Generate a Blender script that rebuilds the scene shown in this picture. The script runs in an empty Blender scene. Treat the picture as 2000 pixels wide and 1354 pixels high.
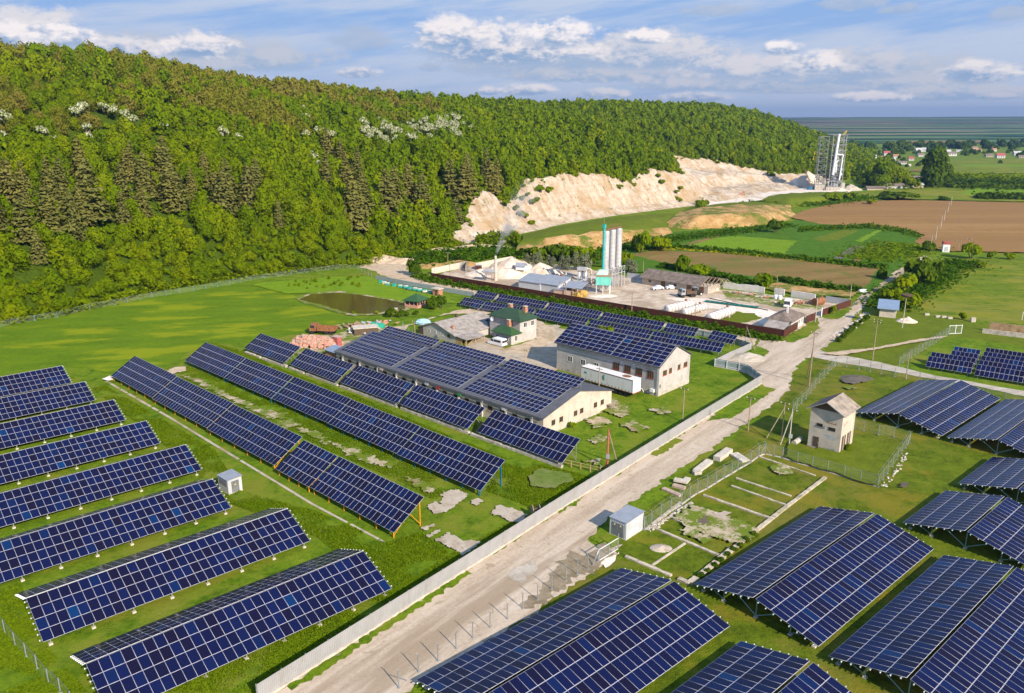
# Solar farm beside a limestone plant under a wooded hill, seen from the air.
import bpy, math, random
import numpy as np
from mathutils import Vector, Matrix, noise as mnoise
from mathutils.geometry import tessellate_polygon
rng = np.random.default_rng(11)
random.seed(11)
SC = bpy.context.scene
COL = SC.collection
R = math.radians
# ------------------------------------------------------------------ camera
FPX, HY, CH = 1555.0, 232.0, 53.0
PITCH = math.atan((677 - HY) / FPX)
cd = bpy.data.cameras.new('camera')
cam = bpy.data.objects.new('camera', cd)
COL.objects.link(cam)
cam.location = (0, 0, CH)
cam.rotation_euler = (R(90) - PITCH, 0, 0)
cd.sensor_width = 36.0
cd.lens = 36.0 * FPX / 2000.0
cd.clip_start = 0.5
cd.clip_end = 40000
SC.camera = cam

def ray(px, py):
    d = Vector((px - 1000, FPX * math.cos(PITCH) + (677 - py) * math.sin(PITCH), -FPX * math.sin(PITCH) + (677 - py) * math.cos(PITCH)))
    return d.normalized()
def at(px, py, z=0.0):
    "the place on the level z that a survey mark of the photograph belongs to"
    d = ray(px, py)
    t = (z - CH) / d.z
    return Vector((d.x * t, d.y * t, z))
def vh(bx, by, tx, ty, z=0.0):
    "height of an upright whose foot and top were read off"
    b = at(bx, by, z); d = ray(tx, ty)
    t = math.hypot(b.x, b.y) / math.hypot(d.x, d.y)
    return CH + d.z * t - z

# ------------------------------------------------------------------ mesh builder
class MB:
    def __init__(s):
        s.v = []; s.f = []; s.m = []
    def poly(s, pts, m=0):
        n = len(s.v); s.v += [tuple(p) for p in pts]; s.f.append(tuple(range(n, n + len(pts)))); s.m.append(m); return s
    def hexa(s, p, m=0, faces='all', mt=None):
        # p: 4 bottom (ccw from above) + 4 top
        n = len(s.v); s.v += [tuple(q) for q in p]
        F = [(3, 2, 1, 0), (4, 5, 6, 7), (0, 1, 5, 4), (1, 2, 6, 5), (2, 3, 7, 6), (3, 0, 4, 7)]
        for k, f in enumerate(F):
            s.f.append(tuple(n + i for i in f)); s.m.append(mt if (k == 1 and mt is not None) else m)
        return s
    def box(s, x0, x1, y0, y1, z0, z1, m=0, mt=None):
        return s.hexa([(x0, y0, z0), (x1, y0, z0), (x1, y1, z0), (x0, y1, z0), (x0, y0, z1), (x1, y0, z1), (x1, y1, z1), (x0, y1, z1)], m, mt=mt)
    def rbox(s, c, sx, sy, sz, M=None, m=0):
        M = M or Matrix.Identity(3); c = Vector(c)
        P = [c + M @ Vector((x * sx / 2, y * sy / 2, z * sz / 2)) for z in (-1, 1) for x, y in ((-1, -1), (1, -1), (1, 1), (-1, 1))]
        return s.hexa(P, m)
    def bar(s, a, b, w=0.1, h=None, m=0):
        a = Vector(a); b = Vector(b); h = h or w
        d = (b - a)
        if d.length < 1e-5: return s
        z = d.normalized()
        x = z.cross(Vector((0, 0, 1)))
        x = x.normalized() if x.length > 1e-3 else Vector((1, 0, 0))
        y = z.cross(x)
        q = [x * (w / 2 * i) + y * (h / 2 * j) for i, j in ((-1, -1), (1, -1), (1, 1), (-1, 1))]
        return s.hexa([a + k for k in q] + [b + k for k in q], m)
    def tube(s, a, b, r=0.1, n=8, m=0, r2=None, cap=True):
        a = Vector(a); b = Vector(b); r2 = r if r2 is None else r2
        z = (b - a).normalized()
        x = z.cross(Vector((0, 0, 1)))
        x = x.normalized() if x.length > 1e-3 else Vector((1, 0, 0))
        y = z.cross(x); o = len(s.v)
        for p, rr in ((a, r), (b, r2)):
            for k in range(n):
                t = 2 * math.pi * k / n
                s.v.append(tuple(p + x * (rr * math.cos(t)) + y * (rr * math.sin(t))))
        for k in range(n):
            s.f.append((o + k, o + (k + 1) % n, o + n + (k + 1) % n, o + n + k)); s.m.append(m)
        if cap:
            s.f.append(tuple(o + k for k in reversed(range(n)))); s.m.append(m)
            s.f.append(tuple(o + n + k for k in range(n))); s.m.append(m)
        return s
    def lathe(s, prof, n=16, m=0, c=(0, 0, 0)):
        o = len(s.v)
        for r, z in prof:
            for k in range(n):
                t = 2 * math.pi * k / n
                s.v.append((c[0] + r * math.cos(t), c[1] + r * math.sin(t), c[2] + z))
        for i in range(len(prof) - 1):
            for k in range(n):
                s.f.append((o + i * n + k, o + i * n + (k + 1) % n, o + (i + 1) * n + (k + 1) % n, o + (i + 1) * n + k)); s.m.append(m)
        return s
    def blob(s, c, r, seed=0, n=8, m=0, amp=.3, flat=0.0):
        # lumpy stone or heap
        o = len(s.v); k = n // 2 + 1
        rx, ry, rz = r if hasattr(r, '__len__') else (r, r, r)
        for i in range(k + 1):
            th = math.pi * i / k
            for j in range(n):
                ph = 2 * math.pi * j / n
                d = Vector((math.sin(th) * math.cos(ph), math.sin(th) * math.sin(ph), math.cos(th)))
                q = 1 + amp * mnoise.noise(d * 1.7 + Vector((seed * 3.1, seed * 1.7, seed)))
                z = d.z * rz * q
                if flat and z < -flat * rz: z = -flat * rz
                s.v.append((c[0] + d.x * rx * q, c[1] + d.y * ry * q, c[2] + z))
        for i in range(k):
            for j in range(n):
                s.f.append((o + i * n + j, o + (i + 1) * n + j, o + (i + 1) * n + (j + 1) % n, o + i * n + (j + 1) % n)); s.m.append(m)
        return s
    def build(s, name, mats, parent=None, loc=None, smooth=False):
        me = bpy.data.meshes.new(name)
        me.from_pydata(s.v, [], s.f)
        if not isinstance(mats, (list, tuple)): mats = [mats]
        for q in mats: me.materials.append(q)
        if len(mats) > 1: me.polygons.foreach_set('material_index', s.m)
        if smooth: me.polygons.foreach_set('use_smooth', [True] * len(me.polygons))
        me.update()
        return link(name, me, parent, loc)

def link(name, me, parent=None, loc=None, rot=None):
    o = bpy.data.objects.new(name, me); COL.objects.link(o)
    if parent is not None: o.parent = parent
    if loc is not None: o.location = loc
    if rot is not None: o.rotation_euler = rot
    return o
def tag(o, label, cat, group=None, kind=None):
    if label: o['label'] = label
    if cat: o['category'] = cat
    if group: o['group'] = group
    if kind: o['kind'] = kind
    return o
def thing(name, label, cat, loc=(0, 0, 0), rz=0.0, group=None):
    o = bpy.data.objects.new(name, None); COL.objects.link(o)
    o.empty_display_size = 0.5
    o.location = loc; o.rotation_euler = (0, 0, rz)
    return tag(o, label, cat, group)
def structure(o):
    o['kind'] = 'structure'; return o
def raw_mesh(name, V, Fq, mats, tint=None, uv=None, smooth=False):
    "V (n,3), Fq (k,4) or (k,3) arrays -> mesh data with an optional point attribute tint"
    me = bpy.data.meshes.new(name)
    V = np.asarray(V, dtype=np.float32); Fq = np.asarray(Fq, dtype=np.int32); n = Fq.shape[1]
    me.vertices.add(len(V)); me.vertices.foreach_set('co', V.ravel())
    me.loops.add(Fq.size); me.loops.foreach_set('vertex_index', Fq.ravel())
    me.polygons.add(len(Fq)); me.polygons.foreach_set('loop_start', np.arange(0, Fq.size, n, dtype=np.int32))
    if smooth: me.polygons.foreach_set('use_smooth', np.ones(len(Fq), dtype=bool))
    me.update(calc_edges=True)
    for q in (mats if isinstance(mats, (list, tuple)) else [mats]): me.materials.append(q)
    if tint is not None:
        a = me.attributes.new('tint', 'FLOAT', 'POINT'); a.data.foreach_set('value', np.asarray(tint, dtype=np.float32))
    if uv is not None:
        u = me.uv_layers.new(name='UVMap'); u.data.foreach_set('uv', np.asarray(uv, dtype=np.float32).ravel())
    return me

# ------------------------------------------------------------------ materials
class NT:
    "small helper round a node tree"
    def __init__(s, nt): s.nt = nt; s.n = nt.nodes; s.l = nt.links
    def new(s, t, **k):
        q = s.n.new(t)
        for a, b in k.items(): setattr(q, a, b)
        return q
    def put(s, sock, v):
        if hasattr(v, 'is_output'): s.l.new(v, sock)
        else: sock.default_value = v
    def math(s, op, a, b=0.0, c=0.0, clamp=False):
        q = s.new('ShaderNodeMath', operation=op); q.use_clamp = clamp
        s.put(q.inputs[0], a); s.put(q.inputs[1], b); s.put(q.inputs[2], c); return q.outputs[0]
    def mix(s, f, a, b, mode='MIX'):
        q = s.new('ShaderNodeMix', data_type='RGBA', blend_type=mode)
        s.put(q.inputs[0], f); s.put(q.inputs[6], a if hasattr(a, 'is_output') else (*a[:3], 1)); s.put(q.inputs[7], b if hasattr(b, 'is_output') else (*b[:3], 1)); return q.outputs[2]
    def noise(s, vec, scale, detail=4, rough=.55, dist=0.0):
        q = s.new('ShaderNodeTexNoise'); 
        if vec is not None: s.l.new(vec, q.inputs['Vector'])
        q.inputs['Scale'].default_value = scale; q.inputs['Detail'].default_value = detail; q.inputs['Roughness'].default_value = rough; q.inputs['Distortion'].default_value = dist
        return q.outputs['Fac']
    def ramp(s, f, stops, interp='LINEAR'):
        q = s.new('ShaderNodeValToRGB'); q.color_ramp.interpolation = interp
        e = q.color_ramp.elements
        while len(e) < len(stops): e.new(0.5)
        for k, (p, c) in enumerate(stops):
            e[k].position = p; e[k].color = (*c[:3], 1) if hasattr(c, '__len__') else (c, c, c, 1)
        s.l.new(f, q.inputs[0]); return q.outputs[0]
    def step(s, f, lo, hi):
        q = s.new('ShaderNodeMapRange', interpolation_type='SMOOTHSTEP'); s.put(q.inputs[0], f); q.inputs[1].default_value = lo; q.inputs[2].default_value = hi; return q.outputs[0]
    def scale(s, vec, v):
        q = s.new('ShaderNodeMapping'); s.l.new(vec, q.inputs[0]); q.inputs['Scale'].default_value = v; return q.outputs[0]
    def rot(s, vec, v, sc=(1, 1, 1)):
        q = s.new('ShaderNodeMapping'); s.l.new(vec, q.inputs[0]); q.inputs['Rotation'].default_value = v; return s.scale(q.outputs[0], sc)
    def pos(s): return s.new('ShaderNodeNewGeometry').outputs['Position']
    def obj(s): return s.new('ShaderNodeTexCoord').outputs['Object']
    def attr(s, name): return s.new('ShaderNodeAttribute', attribute_name=name).outputs['Fac']
    def bump(s, h, strength=.4, dist=.1):
        q = s.new('ShaderNodeBump'); q.inputs['Strength'].default_value = strength; q.inputs['Distance'].default_value = dist; s.l.new(h, q.inputs['Height']); return q.outputs[0]

def new_mat(name):
    m = bpy.data.materials.new(name); m.use_nodes = True
    t = NT(m.node_tree); b = m.node_tree.nodes['Principled BSDF']
    return m, t, b
def spec(b, v): b.inputs['Specular IOR Level'].default_value = v
def paint(name, col, rough=.6, var=.18, scale=1.2, metal=0.0, sp=.3, dirt=None, stretch=(1, 1, 1), bump=0.0, dscale=.5):
    "plain stuff with wear: two scales of object-space noise"
    m, t, b = new_mat(name)
    p = t.scale(t.obj(), stretch)
    n1 = t.noise(p, scale, 6, .65)
    d = tuple(c * (1 - var * 1.6) for c in col); l = tuple(min(1, c * (1 + var)) for c in col)
    c = t.ramp(n1, [(.36, d), (.5, col), (.66, l)])
    if dirt is not None:
        n2 = t.noise(t.obj(), dscale, 5, .7)
        c = t.mix(t.step(n2, .5, .72), c, dirt)
    t.l.new(c, b.inputs['Base Color'])
    b.inputs['Roughness'].default_value = rough; b.inputs['Metallic'].default_value = metal; spec(b, sp)
    if bump: t.l.new(t.bump(n1, bump, .03), b.inputs['Normal'])
    return m
def ribbed(name, col, pitch=.25, rough=.5, axis=0, var=.1, metal=0.0, dirt=None, sp=.3, depth=.5):
    "profiled sheet: ribs along local z or along the slope"
    m, t, b = new_mat(name)
    s = t.new('ShaderNodeSeparateXYZ'); t.l.new(t.obj(), s.inputs[0])
    w = t.math('SINE', t.math('MULTIPLY', s.outputs[axis], 2 * math.pi / pitch))
    n1 = t.noise(t.obj(), .8, 5, .6)
    c = t.ramp(n1, [(.3, tuple(x * (1 - 2 * var) for x in col)), (.55, col), (.75, tuple(min(1, x * (1 + var)) for x in col))])
    if dirt is not None: c = t.mix(t.step(t.noise(t.scale(t.obj(), (1, 1, .4)), .6, 5, .7), .5, .75), c, dirt)
    t.l.new(c, b.inputs['Base Color']); b.inputs['Roughness'].default_value = rough; b.inputs['Metallic'].default_value = metal; spec(b, sp)
    t.l.new(t.bump(w, depth, .03), b.inputs['Normal'])
    return m

M = {}
def grass_mat(name, dark, mid, light, dry, yellow=None, drylo=.58, sc=1.0, streak=None, bump=.7):
    m, t, b = new_mat(name)
    p = t.pos()
    big = t.noise(p, .035 * sc, 4, .6); med = t.noise(p, .22 * sc, 5, .65); fine = t.noise(p, 1.6 * sc, 6, .75)
    vf = t.noise(p, 5.5, 3, .7)
    q = p
    if streak: 
        q = t.rot(p, (0, 0, streak), (.16, .42, 1)); med = t.noise(q, .55, 5, .6)
    cl = t.noise(p, .75 * sc, 4, .6, .5)
    f = t.math('ADD', t.math('MULTIPLY', t.math('ADD', fine, cl), .28), t.math('ADD', t.math('MULTIPLY', med, .36), t.math('MULTIPLY', vf, .22)))
    c = t.ramp(f, [(.47, dark), (.565, mid), (.67, light)])
    dm = t.math('ADD', t.math('MULTIPLY', big, .6), t.math('MULTIPLY', med, .4))
    c = t.mix(t.math('MULTIPLY', t.step(dm, drylo - .08, drylo + .06), .8), c, dry)
    if yellow:
        ym = t.step(t.math('ADD', t.math('MULTIPLY', t.noise(q, .3 if streak else .12, 5, .6), .75), t.math('MULTIPLY', big, .25)), .50, .60)
        c = t.mix(t.math('MULTIPLY', ym, .75), c, yellow)
    t.l.new(c, b.inputs['Base Color']); b.inputs['Roughness'].default_value = .9; spec(b, .1)
    t.l.new(t.bump(t.math('ADD', t.math('MULTIPLY', fine, .7), t.math('MULTIPLY', vf, .5)), bump, .35), b.inputs['Normal'])
    M[name] = m
    return m
grass_mat('grass', (.048, .100, .003), (.108, .178, .005), (.165, .235, .010), (.185, .190, .022), drylo=.55)
grass_mat('grass_right', (.046, .074, .003), (.098, .138, .005), (.145, .180, .010), (.180, .150, .030), yellow=(.2, .17, .015), drylo=.56)
grass_mat('crop', (.070, .125, .003), (.098, .168, .004), (.130, .195, .006), (.1, .18, .005), yellow=(.225, .255, .006), drylo=.75, streak=R(-12), bump=.35)
grass_mat('meadow', (.065, .110, .004), (.120, .170, .007), (.165, .210, .012), (.210, .200, .035), yellow=(.23, .22, .015), drylo=.55, sc=.6, streak=R(10))
grass_mat('weed_ground', (.022, .058, .003), (.042, .100, .005), (.08, .145, .008), (.08, .12, .02), drylo=.7)
grass_mat('forest_floor', (.016, .030, .005), (.032, .052, .008), (.055, .080, .012), (.075, .07, .03), drylo=.6)

def dirt_mat(name, c0, c1, c2, stain, green=None, glo=.62, streak=None, rough=.9, stlo=.56, sc=1.0):
    m, t, b = new_mat(name)
    p = t.pos()
    q = t.rot(p, (0, 0, streak), (.12, 1, 1)) if streak is not None else p
    a = t.noise(q, .55 * sc, 6, .65, .4); f = t.noise(p, 2.6 * sc, 6, .75); bg = t.noise(q, .11 * sc, 5, .6, .6)
    mx = t.math('ADD', t.math('MULTIPLY', a, .6), t.math('MULTIPLY', f, .4))
    c = t.ramp(mx, [(.40, c0), (.5, c1), (.60, c2)])
    c = t.mix(t.math('MULTIPLY', t.step(bg, stlo - .03, stlo + .06), .8), c, stain)
    st2 = t.noise(p, .9 * sc, 6, .7, .8)
    c = t.mix(t.math('MULTIPLY', t.step(st2, .58, .64), .7), c, stain)
    if green:
        g = t.math('ADD', t.math('MULTIPLY', t.noise(p, .3 * sc, 6, .7), .65), t.math('MULTIPLY', f, .35))
        c = t.mix(t.step(g, glo - .03, glo + .03), c, green)
    t.l.new(c, b.inputs['Base Color']); b.inputs['Roughness'].default_value = rough; spec(b, .2)
    t.l.new(t.bump(t.math('ADD', mx, t.math('MULTIPLY', st2, .5)), .5, .12), b.inputs['Normal'])
    M[name] = m
    return m
dirt_mat('road', (.37, .285, .205), (.47, .375, .28), (.55, .455, .36), (.30, .225, .15), green=(.15, .17, .02), glo=.64, streak=R(-51))
dirt_mat('gravel', (.34, .29, .23), (.43, .375, .305), (.51, .455, .39), (.33, .285, .225), streak=R(-20))
dirt_mat('track', (.38, .28, .18), (.50, .38, .26), (.58, .46, .34), (.34, .26, .16), green=(.14, .17, .03), glo=.62)
dirt_mat('yard', (.38, .285, .20), (.50, .40, .30), (.60, .51, .42), (.33, .245, .17), sc=.6, stlo=.53)
dirt_mat('court', (.33, .265, .19), (.42, .345, .26), (.47, .40, .32), (.35, .24, .13), green=(.13, .17, .025), glo=.60)
dirt_mat('bare', (.30, .23, .14), (.42, .34, .23), (.50, .42, .31), (.24, .17, .09), green=(.12, .165, .01), glo=.49)
dirt_mat('slab', (.34, .27, .20), (.43, .36, .28), (.48, .41, .33), (.27, .21, .14), green=(.09, .15, .015), glo=.64)
dirt_mat('wet_mud', (.085, .062, .034), (.125, .094, .055), (.17, .13, .08), (.10, .075, .04), rough=.35)
dirt_mat('wet_dirt', (.185, .14, .08), (.245, .19, .12), (.31, .25, .165), (.16, .12, .07), rough=.6)
grass_mat('mown', (.105, .155, .02), (.145, .19, .04), (.19, .225, .07), (.2, .2, .08))
dirt_mat('orange_soil', (.30, .165, .055), (.42, .25, .095), (.52, .34, .16), (.26, .16, .05), green=(.11, .14, .012), glo=.52, sc=.35)
dirt_mat('plough', (.225, .120, .036), (.275, .152, .048), (.31, .18, .062), (.24, .13, .040), sc=.12, streak=R(4), stlo=.5)
dirt_mat('brown_field', (.150, .095, .025), (.20, .125, .036), (.23, .155, .05), (.15, .12, .025), green=(.09, .135, .01), glo=.57, sc=.3, streak=R(-20))
dirt_mat('white_floor', (.60, .50, .40), (.70, .61, .52), (.78, .70, .62), (.52, .42, .32), sc=.3)
grass_mat('plot_bright', (.10, .19, .005), (.145, .24, .008), (.175, .27, .01), (.12, .21, .008), drylo=.8)
grass_mat('plot_dark', (.042, .105, .005), (.062, .140, .007), (.085, .165, .009), (.07, .14, .008), drylo=.8)
grass_mat('plot_olive', (.085, .120, .006), (.115, .150, .008), (.145, .18, .012), (.165, .16, .02), drylo=.65)

M['galv'] = paint('galvanised_steel', (.42, .44, .45), .45, .12, 3, metal=.6)
M['white_metal'] = paint('white_metal', (.74, .74, .76), .5, .06)
M['post_teal'] = paint('teal_grey_paint', (.16, .27, .28), .5, .15)
M['post_orange'] = paint('orange_paint', (.62, .26, .015), .5, .15)
M['post_rust'] = paint('rust_orange_paint', (.50, .22, .05), .6, .2)
M['post_blue'] = paint('blue_paint', (.008, .12, .22), .5, .15)
M['concrete'] = paint('concrete', (.46, .41, .35), .9, .2, 1.5, dirt=(.30, .25, .19), bump=.3)
M['concrete_pale'] = paint('pale_concrete', (.52, .46, .385), .9, .14, 1.5, bump=.3)
M['wood'] = paint('weathered_wood', (.30, .23, .16), .85, .25, 2, stretch=(6, 6, .6), bump=.4)
M['wood_dark'] = paint('dark_wood', (.105, .07, .045), .85, .25, 2, stretch=(6, 6, .6), bump=.4)
M['wood_new'] = paint('yellow_wood', (.42, .29, .14), .8, .2, 2, stretch=(6, 6, .6))
M['black'] = paint('black_rubber', (.02, .02, .02), .7, .2)
M['frame_white'] = paint('white_window_frame', (.78, .77, .75), .4, .05)
M['frame_brown'] = paint('brown_window_frame', (.20, .095, .045), .5, .15)
M['red_sill'] = paint('red_sill', (.33, .05, .035), .6, .15)
def glass_mat(name, col, rough=.08):
    m, t, b = new_mat(name)
    b.inputs['Base Color'].default_value = (*col, 1); b.inputs['Roughness'].default_value = rough; spec(b, .6)
    M[name] = m
glass_mat('pane', (.025, .032, .04))
glass_mat('pane_warm', (.07, .05, .03), .2)
glass_mat('water', (.085, .066, .014), .10)

def leaf_mat(name, stops, trans=.35, hue_noise=.35):
    m = bpy.data.materials.new(name); m.use_nodes = True
    t = NT(m.node_tree); t.n.remove(t.n['Principled BSDF']); out = t.n['Material Output']
    r = t.new('ShaderNodeObjectInfo').outputs['Random']
    f = t.math('FRACT', t.math('ADD', r, t.attr('tint')))
    f = t.math('ADD', t.math('MULTIPLY', f, 1 - hue_noise), t.math('MULTIPLY', t.noise(t.pos(), .55, 4, .7), hue_noise))
    c = t.ramp(f, stops)
    d = t.new('ShaderNodeBsdfDiffuse'); tr = t.new('ShaderNodeBsdfTranslucent')
    t.l.new(c, d.inputs[0]); t.l.new(t.mix(1.0, c, (1.25, 1.25, .5), 'MULTIPLY'), tr.inputs[0])
    mx = t.new('ShaderNodeMixShader'); mx.inputs[0].default_value = trans
    t.l.new(d.outputs[0], mx.inputs[1]); t.l.new(tr.outputs[0], mx.inputs[2]); t.l.new(mx.outputs[0], out.inputs['Surface'])
    M[name] = m
    return m
leaf_mat('leaf', [(.05, (.065, .115, .003)), (.3, (.125, .190, .003)), (.65, (.180, .235, .003)), (.95, (.235, .265, .004))])
leaf_mat('leaf_olive', [(.1, (.120, .150, .008)), (.4, (.175, .185, .016)), (.7, (.205, .180, .030)), (.95, (.225, .180, .06))], .3)
leaf_mat('leaf_deep', [(.05, (.040, .080, .006)), (.5, (.070, .120, .007)), (.95, (.115, .165, .008))])
leaf_mat('needle', [(.05, (.100, .115, .028)), (.4, (.155, .158, .040)), (.75, (.200, .180, .045)), (.95, (.140, .150, .062))], .2, .45)
leaf_mat('blossom', [(.0, (.075, .125, .006)), (.42, (.13, .17, .02)), (.5, (.46, .46, .30)), (.7, (.60, .60, .46)), (1.0, (.52, .52, .34))], .25, .2)
leaf_mat('leaf_grey', [(.05, (.12, .14, .075)), (.5, (.17, .19, .11)), (.95, (.22, .235, .15))], .2)
leaf_mat('weed_leaf', [(.05, (.030, .078, .003)), (.5, (.060, .128, .005)), (.95, (.105, .175, .007))])
leaf_mat('straw', [(.05, (.30, .27, .01)), (.5, (.42, .36, .015)), (.95, (.22, .24, .01))])
leaf_mat('tuft', [(.05, (.075, .135, .003)), (.5, (.125, .195, .005)), (.95, (.185, .245, .010))], .35, .6)
M['bark'] = paint('bark', (.14, .105, .07), .9, .3, 3)
# ------------------------------------------------------------------ solar modules
def module_mat():
    m, t, b = new_mat('solar_glass')
    r = t.new('ShaderNodeObjectInfo').outputs['Random']
    f = t.math('FRACT', t.math('ADD', r, t.attr('tint')))
    c = t.ramp(f, [(0.0, (.0060, .0040, .018)), (.30, (.0045, .0050, .028)), (.62, (.0035, .0060, .040)), (.90, (.004, .008, .050)), (.982, (.003, .012, .062)), (1.0, (.002, .030, .11))])
    s = t.new('ShaderNodeSeparateXYZ'); uv = t.new('ShaderNodeUVMap'); t.l.new(uv.outputs[0], s.inputs[0])
    def lines(v, k, w): return t.math('LESS_THAN', t.math('ABSOLUTE', t.math('SUBTRACT', t.math('FRACT', t.math('MULTIPLY', v, k)), .5)), w)
    g = t.math('MAXIMUM', lines(s.outputs[0], 6, .045), lines(s.outputs[1], 10, .03))
    c = t.mix(t.math('MULTIPLY', g, .4), c, (.025, .032, .09))
    t.l.new(c, b.inputs['Base Color']); b.inputs['Roughness'].default_value = .22; spec(b, .14)
    return m
M['cells'] = module_mat()
M['alu'] = paint('module_frame_aluminium', (.50, .49, .55), .45, .05, metal=.1)
MODS = {}
FR = (.014, .028)
def module_geo(w, h, fr=FR):
    x, y = w / 2 - .008, h / 2 - .008
    a, b = x - fr[0], y - fr[1]
    V = [(-x, -y, .02), (x, -y, .02), (x, y, .02), (-x, y, .02), (-a, -b, .02), (a, -b, .02), (a, b, .02), (-a, b, .02), (-x, -y, -.02), (x, -y, -.02), (x, y, -.02), (-x, y, -.02)]
    Fq = [(4, 5, 6, 7), (0, 1, 5, 4), (1, 2, 6, 5), (2, 3, 7, 6), (3, 0, 4, 7), (8, 9, 1, 0), (9, 10, 2, 1), (10, 11, 3, 2), (11, 8, 0, 3), (11, 10, 9, 8)]
    UV = [(0, 0), (1, 0), (1, 1), (0, 1)] + [(0, 0)] * 36
    MI = [0] + [1] * 9
    return V, Fq, UV, MI
def module_mesh(w, h, fr=FR):
    k = (round(w, 2), round(h, 2), fr)
    if k not in MODS:
        V, Fq, UV, MI = module_geo(w, h, fr)
        me = raw_mesh('solar_module', V, Fq, [M['cells'], M['alu']], uv=UV)
        me.polygons.foreach_set('material_index', MI)
        MODS[k] = me
    return MODS[k]
POSTM = {}
def post_mesh(h, mat, w=.12, foot=None):
    k = (round(h, 1), mat, w)
    if k not in POSTM:
        b = MB().box(-w / 2, w / 2, -w / 2, w / 2, 0, h)
        me = bpy.data.meshes.new('post'); me.from_pydata(b.v, [], b.f); me.materials.append(M[mat]); POSTM[k] = me
    return POSTM[k]
FOOT = MB().box(-.2, .2, -.2, .2, 0, .16)
foot_me = bpy.data.meshes.new('footing'); foot_me.from_pydata(FOOT.v, [], FOOT.f); foot_me.materials.append(M['concrete_pale'])

def solar(name, label, cat, group, o, rz, L, sides, mat, posts=(), braces=(), footing=False, rails=8, railmat='galv', capw=.0, pw=.12, bw=.07, fr=FR, base=0.0):
    """o: where local (0,0) stands; x runs along the row.  sides: (y0, dirn, zb, tilt, S, rows, cols)"""
    T = thing(name, label, cat, (o[0], o[1], base), rz, group)
    W = Matrix.Translation((o[0], o[1], base)) @ Matrix.Rotation(rz, 4, 'Z')
    allm = []
    for (y0, dn, zb, tilt, S, rows, cols) in sides:
        w, h = L / cols, S / rows
        for j in range(rows):
            s = (j + .5) * h
            y = y0 + dn * s * math.cos(tilt); z = zb + s * math.sin(tilt)
            for i in range(cols):
                p = Vector(((i + .5) * w, y, z))
                q = W @ p
                px = q.y * math.cos(PITCH) - (q.z - CH) * math.sin(PITCH)
                inview = px > 1 and abs(q.x / px) < .66 and (q.z - CH) * math.cos(PITCH) + q.y * math.sin(PITCH) > -.45 * px
                tocam = (Vector((0, 0, CH)) - q); dist = tocam.length
                nrm = Matrix.Rotation(rz, 3, 'Z') @ Vector((0, -dn * math.sin(tilt), math.cos(tilt)))
                vis = max(.02, nrm.dot(tocam.normalized())) / dist ** 2 * (1 if inview else .02)
                allm.append((-vis, p, (tilt, 0, 0 if dn > 0 else math.pi), w, h))
        # purlins
        for r in range(rails):
            s = S * (r + .5) / rails
            y = y0 + dn * s * math.cos(tilt) + dn * math.sin(tilt) * .075; z = zb + s * math.sin(tilt) - math.cos(tilt) * .075
            b = MB().box(-.12 - capw, L + .12 + capw, -.03, .03, -.045, .045, 0)
            if capw: b.box(-.2 - capw, -.12 - capw, -.05, .05, -.065, .065, 1).box(L + .12 + capw, L + .2 + capw, -.05, .05, -.065, .065, 1)
            ro = b.build('rail', [M[railmat], M['white_metal']] if capw else M[railmat], T, (0, y, z))
            ro.rotation_euler = (tilt * dn, 0, 0)
    allm.sort(key=lambda q: q[0])
    for (_, p, e, w, h) in allm[:100]:
        link('solar_module', module_mesh(w, h, fr), T, p, e)
    rest = allm[100:]
    if rest:
        VV = []; FF = []; UU = []; MM = []; TT = []
        for k, (_, p, e, w, h) in enumerate(rest):
            V, Fq, UV, MI = module_geo(w, h, fr)
            mt = Matrix.Translation(p) @ Matrix.Rotation(e[2], 4, 'Z') @ Matrix.Rotation(e[0], 4, 'X')
            n = len(VV); VV += [tuple(mt @ Vector(v)) for v in V]; FF += [tuple(n + i for i in f) for f in Fq]; UU += UV; MM += MI; TT += [random.random()] * len(V)
        me = raw_mesh('solar_modules', VV, FF, [M['cells'], M['alu']], tint=TT, uv=UU)
        me.polygons.foreach_set('material_index', MM)
        link('solar_modules', me, T)['kind'] = 'stuff'
    for (x, y, zt) in posts:
        p = link('post', post_mesh(zt, mat, pw), T, (x, y, 0))
        if footing: link('footing', foot_me, p)
    cache = {}
    for (a, b) in braces:
        d = tuple(round(b[i] - a[i], 2) for i in range(3))
        if d not in cache:
            q = MB().bar((0, 0, 0), d, bw); me = bpy.data.meshes.new('brace'); me.from_pydata(q.v, [], q.f); me.materials.append(M[mat]); cache[d] = me
        link('brace', cache[d], T, a)
    return T

UA = R(-43.3)                                    # the rows on the plant's side of the road
UL = R(42.2)                                     # the ridge-shaped rows
def single(label, group, bl, br, zb, tilt, S, rows, mat, nposts, pw=.12, rz=UA, railmat=None, name='solar_table', cols=None, low=.55, wall=None, rails=None):
    a, b = at(*bl, z=zb), at(*br, z=zb)
    d = b - a; L = d.length if rz is None else d.x * math.cos(rz) + d.y * math.sin(rz)
    if rz is None: rz = math.atan2(d.y, d.x)
    c, s = math.cos(tilt), math.sin(tilt)
    y1, y2 = .35 * c, (S - .55) * c
    z1, z2 = zb + .35 * s - .14, zb + (S - .55) * s - .14
    P = []; B = []
    for k in range(nposts):
        x = .5 + (L - 1.0) * k / (nposts - 1)
        P += [(x, y1, z1), (x, y2, z2)]
        B += [((x, y1 + .02, .3), (x, S * c * .55, zb + S * .55 * s - .14)), ((x, y2 - .02, .3), (x, S * c * .55, zb + S * .55 * s - .14))]
    T = solar(name, label, 'solar panels', group, a, rz, L, [(0, 1, zb, tilt, S, rows, cols or round(L / 1.0))], mat, P, B, rails=rails or rows + 1, railmat=railmat or mat, pw=pw)
    return T
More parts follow.
